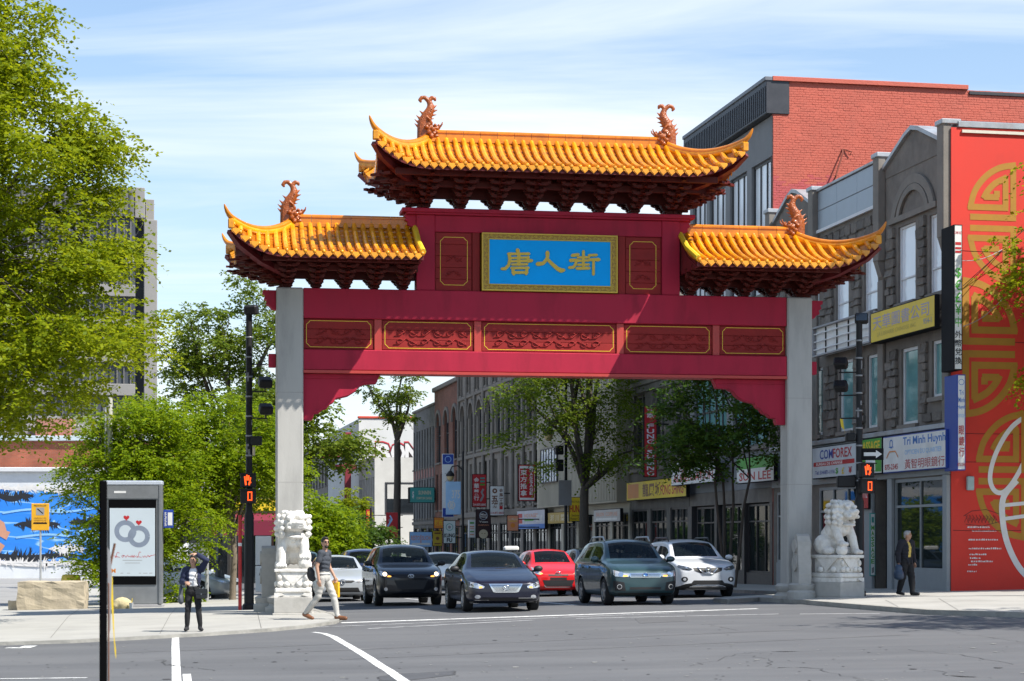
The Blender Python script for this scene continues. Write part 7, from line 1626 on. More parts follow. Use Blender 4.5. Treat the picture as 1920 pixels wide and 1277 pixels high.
    if by.get(5):
        for isl in islands(by[5]): sub_object('wheel_arch', me, isl, m_blk, root)
    for k, nm in ((1, 'windscreen'), (2, 'side_window'), (3, 'rear_window')):
        for isl in islands(by.get(k, [])): sub_object(nm, me, isl, m_cglass, root)
    bv = bvh_of(me)
    ty, rm, dk = wheel_meshes(wheel_r, .215, spokes)
    for fy in wb:
        for s in (-1, 1):
            w_ = empty('wheel', (s * (hw - .125), fy * L, wheel_r)); w_.parent = root
            if s < 0: w_.rotation_euler = (0, 0, math.pi)
            link('tyre', ty, w_); link('rim', rm, w_); link('brake_disc', dk, w_)
    # cabin
    seat_z = .30 * H; fr_y = .46 * L
    MB().box(-hw * .80, hw * .80, .235 * L, .80 * L, .20 * H, .45 * H).build('cabin_floor', m_cabin, root)
    MB().bbox(-hw * .80, hw * .80, .262 * L, .335 * L, .45 * H, .655 * H, .04).build('dashboard', m_cabin, root)
    for s in (-1, 1):
        for yy in (fr_y, fr_y + .95):
            if yy > .68 * L: continue
            se = MB().bbox(s * hw * .42 - .22, s * hw * .42 + .22, yy + .10, yy + .24, .45 * H, .78 * H, .05).build('seat', m_seat, root); MB().bbox(s * hw * .42 - .12, s * hw * .42 + .12, yy + .15, yy + .23, .79 * H, .90 * H, .04).build('headrest', m_seat, se)
    if driver:
        o = link('driver', driver_mesh(), root); o.location = (hw * .42, fr_y, .44 * H); o.scale = (.9, .9, .62 if kind == 'sedan' else .66)
        MB().tube([(hw * .42 + .17 * math.cos(a), .345 * L + .05 * math.sin(a), .63 * H + .15 * math.sin(a)) for a in [2 * math.pi * i / 16 for i in range(17)]], .014, 6).build('steering_wheel', m_cabin, root)
    # mirrors
    my, mz = .285 * L, .67 * H
    for s in (-1, 1):
        mr = MB().ball((s * (hw + .10), my, mz + .02), (.115, .07, .078), 2).build('mirror', mirrors or paint, root, True); MB().tube([(s * (hw - .06), my + .04, mz - .05), (s * (hw + .06), my + .02, mz - .02)], .03, 6).build('mirror_stalk', m_blk, mr)
        if not low: MB().box(*sorted((s * (hw + .02), s * (hw + .19))), my + .062, my + .068, mz - .04, mz + .08).build('mirror_glass', m_chrome, mr)
    # shut lines, handles
    if not low:
        for s in (-1, 1):
            d = (-s, 0, 0)
            for fy in (.275, .60, .76 if kind == 'suv' else .74):
                patch('door_seam', [(fy * L, .20 * H), (fy * L + .012, .20 * H), (fy * L + .012, .60 * H), (fy * L, .60 * H)], m_blk, root, bv, .002, .01, d, .2)
            for fy in (.53, .70): patch('door_handle', [(fy * L, .545 * H), (fy * L + .17, .545 * H), (fy * L + .17, .575 * H), (fy * L, .575 * H)], paint if not rails else paint, root, bv, .03, .03, d, .3)
    if rails:
        for s in (-1, 1): MB().tube([(s * hw * .66, .42 * L, .955 * H), (s * hw * .665, .455 * L, H + .035), (s * hw * .665, .72 * L, H + .035), (s * hw * .65, .80 * L, .95 * H)], .022, 6).build('roof_rail', rails, root, True)
    for s in (-1, 1): MB().tube([(s * .05, .258 * L, .685 * H), (s * .05 + .45, .275 * L, .705 * H)], .009, 4).build('wiper', m_blk, root)
    if detail: detail(root, bv, W, H, L)
    return root
tmp_scene = bpy.data.scenes.new('car_workshop'); tmp = tmp_scene.collection
def tmp_eval():
    vl = tmp_scene.view_layers[0]; vl.update(); return vl.depsgraph
def sym(poly): return [(-a, b) for a, b in poly][::-1]
def lamps(root, bv, poly, m=None, amber=None, rim=True, eye=None, lit=False):
    for s in (1, -1):
        q = poly if s == 1 else sym(poly)
        h = patch('headlight', q, m or m_lens, root, bv, .010, .03)
        if amber: patch('indicator', amber if s == 1 else sym(amber), m_amber, root, bv, .016, .02)
        if eye: 
            for (ex, ez, er) in eye: patch('lamp_unit', [(s * ex + er * math.cos(t), ez + er * math.sin(t)) for t in [2 * math.pi * i / 14 for i in range(14)]], m_lampw if lit else m_chrome, root, bv, .017, .02)
def rect(x0, x1, z0, z1): return [(x0, z0), (x1, z0), (x1, z1), (x0, z1)]
def circ(cx, cz, r, n=16, sx=1.0): return [(cx + sx * r * math.cos(2 * math.pi * i / n), cz + r * math.sin(2 * math.pi * i / n)) for i in range(n)]
def ringbadge(name, cx, cz, rx, rz_, w, root, bv, extra=.02):
    mb = MB(); h = bv.ray_cast(Vector((cx, -3, cz)), Vector((0, 1, 0)), 9)[0]; y = (h.y if h else 0) - extra
    mb.tube([(cx + rx * math.cos(2 * math.pi * i / 20), y, cz + rz_ * math.sin(2 * math.pi * i / 20)) for i in range(21)], w, 6, cap=False); return mb, y
# --- the navy saloon
def d_navy(r, bv, W, H, L):
    lamps(r, bv, [(.50, .60), (.64, .66), (.84, .72), (.86, .66), (.82, .58), (.62, .545), (.52, .56)], amber=[(.56, .565), (.63, .56), (.62, .60), (.56, .60)], eye=[(.70, .635, .05)])
    patch('grille', [(-.40, .66), (.40, .66), (.30, .47), (.24, .455), (-.24, .455), (-.30, .47)], m_chrome, r, bv, .012, .03)
    for k in range(6): z = .485 + k * .028; w = .25 + .022 * k; patch('grille_slot', rect(-w, w, z, z + .012), m_blk, r, bv, .016, .01)
    mb, y = ringbadge('badge', 0, .565, .075, .055, .010, r, bv, .03); mb.tube([(-.02, y, .60), (-.03, y, .55), (.05, y, .545)], .010, 6); mb.build('badge', m_chrome, r, True)
    patch('lower_intake', [(-.55, .335), (.55, .335), (.50, .27), (-.50, .27)], m_blk, r, bv, .006, .01); patch('trim_strip', rect(.30, .74, .315, .335), m_chrome, r, bv, .014, .02); patch('trim_strip', rect(-.74, -.40, .27, .282), m_chrome, r, bv, .012, .02)
    for s in (-1, 1): patch('fog_light', circ(s * .66, .355, .045, sx=1.5), m_lens, r, bv, .012, .02)
    patch('chin_spoiler', rect(-.80, .80, .20, .245), m_blk, r, bv, .008, .02)
car('saloon_car', 'dark navy saloon with chrome slatted grille stopped at the line', (-.14, 46.0), R(9.5), 'sedan', 4.85, 1.83, 1.47, car_paint('navy_paint', (.005, .006, .018)), .335, 10, detail=d_navy, rails=False, mirrors=m_blk)
# --- black crossover with lit lamps
def d_blk(r, bv, W, H, L):
    lamps(r, bv, [(.52, .80), (.60, .85), (.78, .95), (.84, .98), (.85, .90), (.80, .82), (.66, .785)], amber=[(.54, .79), (.64, .79), (.62, .83), (.54, .82)], eye=[(.70, .87, .055)], lit=True)
    patch('grille', [(-.44, .86), (.44, .86), (.48, .80), (.30, .76), (-.30, .76), (-.48, .80)], m_blk, r, bv, .006, .02); patch('lower_grille', [(-.46, .70), (.46, .70), (.34, .46), (-.34, .46)], m_blk, r, bv, .006, .02)
    mb, y = ringbadge('badge', 0, .81, .075, .045, .010, r, bv, .025); mb.tube([(-.03, y, .785), (-.015, y, .835)], .010, 6); mb.tube([(.015, y, .785), (.03, y, .835)], .010, 6); mb.tube([(-.02, y, .80), (.02, y, .82)], .009, 6); mb.build('badge', m_chrome, r, True)
    for s in (-1, 1): patch('fog_light', circ(s * .68, .46, .05), m_lens, r, bv, .012, .02)
    patch('chin_spoiler', rect(-.78, .78, .25, .33), m_blk, r, bv, .008, .02)
car('crossover_car', 'black crossover with glowing headlamps between the silver and navy saloons', (-2.72, 53.2), R(10.5), 'suv', 4.4, 1.84, 1.70, car_paint('blue_black_paint', (.003, .0035, .007)), .355, 5, detail=d_blk, mirrors=m_blk, cladding=True)
# --- silver saloon
def d_sil(r, bv, W, H, L):
    lamps(r, bv, [(.42, .62), (.60, .68), (.80, .74), (.85, .73), (.83, .66), (.70, .61), (.50, .585)], eye=[(.62, .645, .04)])
    patch('grille', [(-.32, .66), (.32, .66), (.38, .64), (.28, .59), (-.28, .59), (-.38, .64)], m_blk, r, bv, .008, .02)
    mb, y = ringbadge('badge', 0, .625, .085, .06, .012, r, bv, .03); mb.tube([(-.07, y, .64), (-.02, y, .62), (0, y, .60), (.02, y, .62), (.07, y, .64)], .009, 6); mb.build('badge', m_chrome, r, True)
    patch('lower_intake', [(-.48, .44), (.48, .44), (.54, .30), (-.54, .30)], m_blk, r, bv, .006, .02)
    for s in (-1, 1): patch('fog_light', [(s * .62, .40), (s * .76, .44), (s * .77, .35), (s * .64, .33)], m_blk, r, bv, .010, .02)
car('saloon_car', 'silver saloon with five-point grille waiting behind the walking man', (-5.15, 60.0), R(10), 'sedan', 4.75, 1.79, 1.45, car_paint('silver_paint', (.46, .49, .52), .5), .33, 10, detail=d_sil)
# --- red hatchback
def d_red(r, bv, W, H, L):
    lamps(r, bv, [(.48, .72), (.58, .80), (.74, .92), (.81, .96), (.81, .86), (.74, .74), (.58, .68)], amber=[(.50, .71), (.58, .70), (.60, .74), (.51, .745)], eye=[(.66, .79, .055)])
    patch('upper_grille', [(-.34, .70), (.34, .70), (.30, .655), (-.30, .655)], m_blk, r, bv, .008, .02); mb, y = ringbadge('badge', 0, .735, .085, .055, .011, r, bv, .03); mb.tube([(.04 * math.cos(2 * math.pi * i / 14), y, .745 + .03 * math.sin(2 * math.pi * i / 14)) for i in range(15)], .008, 6); mb.build('badge', m_chrome, r, True)
    patch('lower_grille', [(-.50, .52), (.50, .52), (.42, .33), (-.42, .33)], m_blk, r, bv, .008, .02); patch('chrome_lip', [(-.46, .345), (-.40, .29), (.40, .29), (.46, .345), (.44, .36), (.38, .31), (-.38, .31), (-.44, .36)], m_chrome, r, bv, .014, .02)
    for s in (-1, 1): patch('fog_pocket', [(s * .62, .50), (s * .76, .58), (s * .76, .42), (s * .64, .40)], m_blk, r, bv, .008, .02); patch('fog_light', circ(s * .69, .47, .04), m_lens, r, bv, .014, .02)
    patch('plate_bar', rect(-.26, .26, .535, .60), m_blk, r, bv, .012, .02)
car('hatchback_car', 'bright red hatchback with black lower grille behind the navy saloon', (1.45, 61.3), R(10), 'hatch', 3.9, 1.70, 1.51, car_paint('red_paint', (.62, .008, .010), .1), .31, 8, detail=d_red, wb=(.19, .80))
# --- green-grey wagon
def d_grn(r, bv, W, H, L):
    lamps(r, bv, [(.40, .80), (.58, .82), (.76, .88), (.84, .90), (.84, .80), (.76, .73), (.56, .71), (.42, .72)], amber=[(.46, .725), (.56, .72), (.57, .76), (.46, .76)], eye=[(.62, .785, .06)])
    patch('grille', [(-.40, .81), (.40, .81), (.42, .76), (.38, .70), (-.38, .70), (-.42, .76)], m_chrome, r, bv, .010, .03)
    for k in range(3): z = .715 + k * .031; patch('grille_slot', rect(-.37, .37, z, z + .012), m_blk, r, bv, .015, .01)
    mb, y = ringbadge('badge', 0, .77, .075, .042, .010, r, bv, .03); mb.build('badge', m_chrome, r, True); patch('badge_field', circ(0, .77, .045, sx=1.6), BL, r, bv, .02, .01)
    patch('lower_grille', rect(-.40, .40, .40, .46), m_blk, r, bv, .008, .02)
    for s in (-1, 1): patch('bumper_corner', [(s * .54, .58), (s * .80, .62), (s * .80, .38), (s * .50, .36)], m_blk, r, bv, .008, .02); patch('fog_light', circ(s * .66, .47, .065), m_chrome, r, bv, .016, .02); patch('fog_lens', circ(s * .66, .47, .045), m_blk, r, bv, .02, .01)
    patch('skid_plate', rect(-.74, .74, .24, .31), m_blk, r, bv, .008, .02); patch('hood_scoop', [(-.30, .93), (.30, .93), (.26, .985), (-.26, .985)], m_blk, r, bv, .0, .01) if False else None
car('estate_car', 'green-grey crossover with silver roof rails and round fog lamps at the stop line', (3.33, 49.2), R(10.5), 'suv', 4.56, 1.80, 1.70, car_paint('sage_paint', (.026, .062, .070), .45), .345, 5, detail=d_grn, rails=mat('rail_silver', (.45, .47, .48), .35, .05, 6, metal=.6))
# --- white crossover
def d_wht(r, bv, W, H, L):
    dk = mat('smoked_lens', (.05, .06, .075), .08, .3, 14, coat=1.0)
    lamps(r, bv, [(.44, .82), (.56, .88), (.78, .93), (.86, .95), (.84, .86), (.72, .80), (.54, .78)], m=dk, eye=[(.62, .84, .035)])
    patch('grille', [(-.44, .86), (.44, .86), (.40, .77), (.22, .70), (-.22, .70), (-.40, .77)], m_blk, r, bv, .006, .02)
    mb = MB()
    for a, b in (((-.30, .86), (-.13, .70)), ((.30, .86), (.13, .70)), ((-.13, .70), (.13, .70))):
        pts = []
        for i in range(6):
            x, z = lerp(a[0], b[0], i / 5), lerp(a[1], b[1], i / 5); h = bv.ray_cast(Vector((x, -3, z)), Vector((0, 1, 0)), 9)[0]; pts.append((x, (h.y if h else .02) - .02, z))
        mb.tube(pts, .022, 6)
    mb.build('vee_trim', m_chrome, r, True); mb, y = ringbadge('badge', 0, .80, .075, .075, .011, r, bv, .03); mb.tube([(-.09, y - .005, .80), (.09, y - .005, .80)], .014, 6); mb.build('badge', m_chrome, r, True)
    patch('lower_grille', [(-.42, .50), (.42, .50), (.52, .38), (-.52, .38)], m_blk, r, bv, .008, .02); patch('chrome_lip', rect(-.46, .46, .31, .335), m_chrome, r, bv, .016, .02)
    for s in (-1, 1): patch('fog_pocket', circ(s * .68, .53, .075, sx=1.25), m_blk, r, bv, .008, .02); patch('fog_light', circ(s * .68, .53, .04), m_lens, r, bv, .014, .02)
    patch('chin_spoiler', rect(-.80, .80, .23, .30), m_blk, r, bv, .008, .02)
car('crossover_car', 'white crossover with smoked lamps and chrome vee grille beside the shaded walk', (5.55, 55.8), R(11), 'suv', 4.65, 1.85, 1.70, car_paint('white_paint', (.62, .64, .67), .1), .355, 5, detail=d_wht, rails=mat('rail_black', (.02, .02, .022), .4, .05, 6), cladding=True)
# --- cars further back, partly hidden
def d_plain(r, bv, W, H, L):
    lamps(r, bv, [(.50 * W / 1.8, .42 * H), (.80 * W / 1.8, .52 * H), (.80 * W / 1.8, .45 * H), (.55 * W / 1.8, .39 * H)]); patch('grille', rect(-.34, .34, .36 * H, .43 * H), m_blk, r, bv, .008, .02)
car('crossover_car', 'deep blue crossover with white mirror tucked behind the silver saloon', (-4.75, 66.5), R(10), 'suv', 4.5, 1.82, 1.66, car_paint('deep_blue_paint', (.012, .018, .06)), .34, 5, detail=d_plain, driver=False, low=True, mirrors=W_)
car('saloon_car', 'grey-blue saloon half hidden behind the black crossover', (-2.0, 66.0), R(10), 'sedan', 4.7, 1.8, 1.50, car_paint('steel_paint', (.14, .17, .20), .4), .33, 5, detail=d_plain, driver=False, low=True)
tx = car('taxi_car', 'dark taxi with lit roof sign behind the navy saloon', (.40, 70.0), R(10.5), 'sedan', 4.7, 1.8, 1.47, car_paint('taxi_paint', (.02, .025, .03)), .33, 5, detail=d_plain, driver=False, low=True)
MB().bbox(-.28, .28, 2.25, 2.45, 1.48, 1.66, .05).build('taxi_sign', W_, tx)
car('hatchback_car', 'dark grey car seen between the red hatchback and the green-grey crossover', (3.15, 67.5), R(11), 'hatch', 4.1, 1.74, 1.55, car_paint('graphite_paint', (.05, .055, .06)), .32, 5, detail=d_plain, driver=False, low=True)
car('saloon_car', 'parked silver saloon seen behind the pillar and traffic pole', (-9.3, 66.2), R(72), 'sedan', 4.6, 1.78, 1.45, car_paint('pale_silver_paint', (.38, .41, .43), .5), .33, 8, detail=d_plain, driver=False, low=True)
car('crossover_car', 'parked dark green crossover behind the white notice cabinet', (-7.6, 72.5), R(12), 'suv', 4.5, 1.82, 1.68, car_paint('bottle_green_paint', (.02, .05, .045)), .34, 5, detail=d_plain, driver=False, low=True)
bpy.data.scenes.remove(tmp_scene)
# ================================================================== PEOPLE
def hand_balls(w, d, nrm, thumb_side, curl=.5, k=1.0):
    """palm, four unequal bent fingers and a thumb from the side of the palm; w wrist, d finger direction, nrm the way the palm faces"""
    d = Vector(d).normalized(); nrm = Vector(nrm); nrm = (nrm - d * nrm.dot(d)).normalized(); s = d.cross(nrm) * thumb_side; B = []
    B += chain(w, w + d * .05 * k, .026 * k, .028 * k)
    for i in range(4): B += [(w + d * (.055 + .012) * k + s * (.030 - .020 * i) * k, .019 * k), (w + d * .035 * k + s * (.024 - .016 * i) * k, .020 * k)]
    for i, L in enumerate((.070, .080, .074, .058)):
        p = w + d * .088 * k + s * (.031 - .0205 * i) * k; a = curl * .5; q = p
        for j in range(3):
            dd = (d * math.cos(a) + nrm * math.sin(a)); e = q + dd * L * k * (.45, .32, .23)[j]; B += chain(q, e, .0115 * k * (1 - .1 * j), .0108 * k * (1 - .1 * j), .6); q = e; a += curl * .75
    t0 = w + d * .03 * k + s * .030 * k; t1 = t0 + (d * .55 + s * .62 + nrm * .35).normalized() * .042 * k; t2 = t1 + (d * .85 + s * .15 + nrm * .5).normalized() * .032 * k
    B += chain(t0, t1, .015 * k, .0125 * k, .6) + chain(t1, t2, .0125 * k, .011 * k, .6)
    return B
def person(name, label, loc, rz, J, clothes, hair, height=1.75, bulk=1.0, skin=None, extras=None, face_turn=0.0, hands=(None, None), leg=1.0):
    """J: joints in metres for a 1.75 m figure facing -y: pelvis, chest, neck, head, and l_/r_ shoulder, elbow, wrist, hip, knee, ankle, toe (l_ is +x)"""
    t = empty(name, loc, rz, label, 'person'); t.scale = (height / 1.75,) * 3; skin = skin or m_skin
    V3 = {k: Vector(v) for k, v in J.items()}; BL_ = []
    def add(balls, lab):
        for b in balls: BL_.append((b, lab))
    pel, ch_, nk, hd = V3['pelvis'], V3['chest'], V3['neck'], V3['head']; b = bulk
    sh_ax = (V3['l_shoulder'] - V3['r_shoulder']); yaw = math.atan2(sh_ax.y, sh_ax.x); RY = Matrix.Rotation(yaw, 3, 'Z')
    for f in (0, .2, .4, .6, .8, 1.0):
        p = pel.lerp(ch_, f); w = (.162, .150, .140, .150, .165, .165)[int(round(f * 5))] * b; d_ = (.112, .105, .098, .105, .112, .108)[int(round(f * 5))] * b
        add([(p, (w, d_, .10), RY)], 'hip' if f < .25 else 'torso')
    add([(ch_.lerp(nk, .45), (.135 * b, .085, .07), RY)], 'torso')
    add(chain(nk - Vector((0, 0, .05)), hd - Vector((0, 0, .08)), .057, .052), 'neck')
    RF = Matrix.Rotation(face_turn, 3, 'Z'); Hp = lambda v: hd + RF @ Vector(v)
    add([(hd, (.074, .092, .112), RF), (Hp((0, -.012, -.05)), (.062, .075, .065), RF), (Hp((0, -.055, -.09)), (.034, .030, .026), RF), (Hp((0, -.098, -.018)), (.013, .017, .018), RF), (Hp((0, -.085, .01)), (.014, .018, .035), RF), (Hp((0, -.082, .035)), (.052, .014, .013), RF), (Hp((0, -.088, -.052)), (.024, .010, .008), RF)], 'head')
    for s in (-1, 1): add([(Hp((s * .078, .008, -.012)), (.011, .020, .032), RF)], 'head')
    for sd, s in (('l_', 1), ('r_', -1)):
        S, E, W3 = V3[sd + 'shoulder'], V3[sd + 'elbow'], V3[sd + 'wrist']
        add(chain(ch_.lerp(S, .55) + Vector((0, 0, .05)), S, .062 * b, .060 * b) + chain(S, S.lerp(E, .35), .060 * b, .055 * b), 'uarm'); add(chain(S.lerp(E, .35), S.lerp(E, .62), .054 * b, .048 * b), 'uarm'); add(chain(S.lerp(E, .66), E, .046 * b, .042 * b), 'elbow'); add(chain(E, W3, .042 * b, .029), 'farm')
        hk = hands[0 if s == 1 else 1] or dict(d=(W3 - E), n=(-s, 0, 0), ts=s, curl=.55)
        add(hand_balls(W3 + (W3 - E).normalized() * .01, hk['d'], hk['n'], hk['ts'], hk.get('curl', .55)), 'hand')
        Hh, Kn, An, To = V3[sd + 'hip'], V3[sd + 'knee'], V3[sd + 'ankle'], V3[sd + 'toe']
        add([(Hh.lerp(pel, .4), (.10 * b, .115 * b, .11), RY)], 'hip'); add(chain(Hh, Kn, .088 * b * leg, .062 * b * leg), 'thigh'); add(chain(Kn, Kn.lerp(An, .4), .060 * b * leg, .058 * b * leg), 'shin'); add(chain(Kn.lerp(An, .4), An, .056 * b * leg, .040 * leg), 'shin')
        fd = (To - An); fd.z = 0; fd = fd.normalized() if fd.length > 1e-4 else Vector((0, -1, 0)); add(chain(An + Vector((0, 0, -.02)) - fd * .03, An.lerp(To, .3) + Vector((0, 0, -.015)), .040, .040) + chain(An.lerp(To, .3) + Vector((0, 0, -.015)), To, .040, .032), 'foot')
    body = blob('body', [b_[0] for b_ in BL_], .0105, skin, t, 2); me = body.data
    # which limb each face belongs to
    n = len(me.polygons); C = np.empty(n * 3); me.polygons.foreach_get('center', C); C = C.reshape(-1, 3); best = np.full(n, 1e9); lab = np.zeros(n, int); labs = sorted({l for _, l in BL_})
    for b_, l in BL_:
        r_ = b_[1] if not isinstance(b_[1], (tuple, list)) else sum(b_[1]) / 3; dd = np.linalg.norm(C - np.array(b_[0]), axis=1) - r_; m_ = dd < best; best[m_] = dd[m_]; lab[m_] = labs.index(l)
    NV = np.empty(len(me.vertices) * 3); me.vertices.foreach_get('normal', NV); NV = NV.reshape(-1, 3); CO = np.empty(len(me.vertices) * 3); me.vertices.foreach_get('co', CO); CO = CO.reshape(-1, 3); polys = [tuple(p.vertices) for p in me.polygons]
    for nm, ls, off, m_, test in clothes:
      if True:
        ids = {labs.index(l) for l in ls if l in labs}; sel = [i for i in range(n) if lab[i] in ids and (test is None or test(C[i]))]
        if not sel: continue
      for fs in ([[polys[i] for i in sel]] if nm != 'shoes' else islands([polys[i] for i in sel])):
        vi = sorted({v for f in fs for v in f}); mp_ = {v: i for i, v in enumerate(vi)}
        q = CO[vi] + NV[vi] * off; q += NV[vi] * (.004 * np.sin(q[:, 2:3] * 38 + q[:, 0:1] * 21 + 3 * np.sin(q[:, 2:3] * 11)))
        cm_ = bpy.data.meshes.new(nm); F_ = [tuple(mp_[v] for v in f) for f in fs]
        # rim back to the body so hems have thickness
        ed = {}
        for f in F_:
            for a, b2 in zip(f, f[1:] + f[:1]): ed.setdefault((min(a, b2), max(a, b2)), []).append((a, b2))
        rim = [v[0] for v in ed.values() if len(v) == 1]; ex = {}; V_ = [tuple(p) for p in q]
        for a, b2 in rim:
            for v in (a, b2):
                if v not in ex: ex[v] = len(V_); V_.append(tuple(CO[vi[v]] - NV[vi[v]] * .004))
            F_.append((b2, a, ex[a], ex[b2]))
        cm_.from_pydata(V_, [], F_); cm_.materials.append(m_); cm_.polygons.foreach_set('use_smooth', [True] * len(cm_.polygons)); link('shoe' if nm == 'shoes' else nm, cm_, t)
    if hair:
        hb = [(Hp(v), r_, RF) for v, r_ in hair['balls']]; blob('hair', hb, .012, hair['mat'], t, 1)
    for s in (-1, 1): MB().ball(Hp((s * .030, -.083, .008)), (.011, .008, .007), 1).build('eye', mat('eye_dark', (.02, .015, .012), .3), body, True)
    mbm = MB(); mbm.ball(Hp((0, -.0975, -.052)), (.022, .006, .006), 1); mbm.build('mouth', mat('lips', (.30, .10, .09), .5), body, True)
    if extras: extras(t, V3, Hp)
    return t
short_hair = lambda m: dict(mat=m, balls=[((0, .015, .035), (.080, .096, .092)), ((0, -.045, .088), (.062, .045, .030)), ((0, .06, -.03), (.068, .045, .06))] + [((s * .066, .01, .02), (.016, .05, .045)) for s in (-1, 1)])
m_hairk = mat('black_hair', (.012, .010, .009), .6, .3, 30, .4, 60); m_hairg = mat('grey_hair', (.32, .31, .30), .7, .2, 30, .4, 60)
cl = lambda n, c, **k: mat('cloth_' + n, c, .9, .12, 9, .3, 70, **k)
# --- man striding off the kerb
X, Y = gp(607, 1164, .03); zf = g(X, Y) + .035
def man_extra(t, J, Hp):
    gm = mat('sunglass', (.006, .006, .007), .1, 0); mb = MB()
    for s in (-1, 1): mb.ball(Hp((s * .032, -.090, .006)), (.027, .010, .020), 2); mb.tube([Hp((s * .055, -.082, .012)), Hp((s * .080, .0, .008))], .004, 5)
    mb.tube([Hp((-.01, -.096, .01)), Hp((.01, -.096, .01))], .005, 5); mb.build('sunglasses', gm, t, True)
    MB().ball(Hp((0, -.06, -.088)), (.045, .036, .030), 2).build('beard', m_hairk, t, True)
    mb = MB().tube([J['pelvis'] + Vector((.16 * math.cos(a), .118 * math.sin(a), .075)) for a in [2 * math.pi * i / 24 for i in range(25)]], .014, 6, cap=False); mb.build('belt', mat('belt_white', (.5, .5, .48), .7), t, True)
J = dict(pelvis=(0, 0, .90), chest=(0, -.02, 1.28), neck=(0, -.02, 1.46), head=(0, -.035, 1.63), l_shoulder=(.19, .00, 1.405), l_elbow=(.24, .0, 1.13), l_wrist=(.25, -.13, .90), r_shoulder=(-.19, -.03, 1.405), r_elbow=(-.25, .03, 1.12), r_wrist=(-.255, -.02, .86),
         l_hip=(.09, 0, .88), l_knee=(.09, -.19, .50), l_ankle=(.085, -.28, .085), l_toe=(.09, -.47, .05), r_hip=(-.09, 0, .88), r_knee=(-.09, .09, .49), r_ankle=(-.09, .38, .145), r_toe=(-.09, .22, .05))
shoe_b = mat('brown_shoe', (.17, .065, .025), .45, .15, 10)
person('person', 'person in dark grey tee and pale trousers with sunglasses stepping off the kerb', (X, Y, zf), R(68), J,
       [('shirt', ('torso', 'uarm'), .014, cl('charcoal', (.045, .052, .065)), None), ('trousers', ('hip', 'thigh', 'shin'), .012, cl('stone', (.42, .405, .37)), None), ('shoes', ('foot',), .008, shoe_b, None)], short_hair(m_hairk), 1.84, 1.0, extras=man_extra, face_turn=R(-38), leg=.98,
       hands=(dict(d=(0, -.25, -1), n=(-1, 0, 0), ts=1, curl=1.5), dict(d=(0, -.1, -1), n=(1, 0, 0), ts=-1, curl=.8)))
dirf = Vector((math.sin(R(68)), -math.cos(R(68)), 0)); dirl = Vector((math.cos(R(68)), math.sin(R(68)), 0))
o = empty('paper_bag', Vector((X, Y, zf)) + dirf * .17 + dirl * .26 + Vector((0, 0, .50)), R(68), 'stiff yellow paper bag in the hand of the striding person', 'bag'); MB().bbox(-.04, .04, -.075, .075, 0, .34, .01).build('bag', pm('bag_yellow', (.75, .42, .01)), o); MB().tube([(0, -.05, .34), (0, -.02, .43), (0, .02, .43), (0, .05, .34)], .006, 5).build('handle', pm('bag_yellow', (.75, .42, .01)), o)
o = blob('shoulder_bag', [((0, 0, 0), (.07, .10, .15)), ((.01, -.03, -.10), (.06, .09, .07)), ((0, .02, .10), (.06, .07, .06))], .02, mat('black_nylon', (.012, .012, .014), .7, .2, 12)); o.location = Vector((X, Y, zf)) - dirf * .20 - dirl * .22 + Vector((0, 0, 1.02)); o.rotation_euler = (0, 0, R(68)); tag(o, 'small black bag slung at the hip of the striding person', 'bag')
# --- woman shading her eyes
X, Y = gp(362, 1184, .06); zf = g(X, Y) + .062
J = dict(pelvis=(0, .02, .90), chest=(.01, .0, 1.27), neck=(.01, -.01, 1.44), head=(.0, -.03, 1.60), l_shoulder=(.185, .0, 1.40), l_elbow=(.31, -.14, 1.60), l_wrist=(.10, -.22, 1.735), r_shoulder=(-.17, .0, 1.38), r_elbow=(-.25, .02, 1.11), r_wrist=(-.16, -.20, 1.10),
         l_hip=(.09, .02, .88), l_knee=(.125, -.01, .48), l_ankle=(.16, .02, .08), l_toe=(.20, -.15, .045), r_hip=(-.09, .02, .88), r_knee=(-.115, .0, .48), r_ankle=(-.14, .03, .08), r_toe=(-.16, -.15, .045))
navy = cl('navy_knit', (.016, .022, .055)); white_t = cl('white_tee', (.66, .66, .66)); blackp = cl('black_denim', (.010, .010, .012))
def woman_extra(t, J, Hp):
    mb = MB(); mb.tube([(.12, -.06, 1.40), (.06, -.145, 1.25), (.13, -.155, 1.05), (.20, -.12, .93)], .010, 5); mb.build('bag_strap', m_blk, t, True)
person('person', 'person in navy cardigan and black trousers shading their eyes by the kiosk', (X, Y, zf), R(6), J,
       [('blouse', ('torso',), .012, white_t, None), ('cardigan', ('torso', 'uarm', 'elbow', 'farm'), .024, navy, lambda c: not (c[1] < .02 and abs(c[0] - .01) < .085 and c[2] < 1.42)), ('trousers', ('hip', 'thigh', 'shin'), .010, blackp, None), ('shoes', ('foot',), .010, mat('black_canvas', (.014, .014, .016), .8, .2, 14), None)],
       dict(mat=m_hairk, balls=[((0, .018, .035), (.082, .096, .094)), ((0, -.05, .086), (.060, .04, .026)), ((0, .075, -.05), (.066, .05, .10)), ((0, .085, -.12), (.05, .04, .08))] + [((s * .070, .015, -.02), (.018, .05, .075)) for s in (-1, 1)]), 1.56, .98, extras=woman_extra, face_turn=R(-8),
       hands=(dict(d=(-1, -.05, .02), n=(0, .25, -1), ts=1, curl=.35), dict(d=(.5, -.6, -.1), n=(.4, .4, -.6), ts=-1, curl=1.2)))
sc_ = 1.56 / 1.75
def at_person(x, y, z, rz=R(6)): return Vector((X + (x * math.cos(rz) - y * math.sin(rz)) * sc_, Y + (x * math.sin(rz) + y * math.cos(rz)) * sc_, zf + z * sc_))
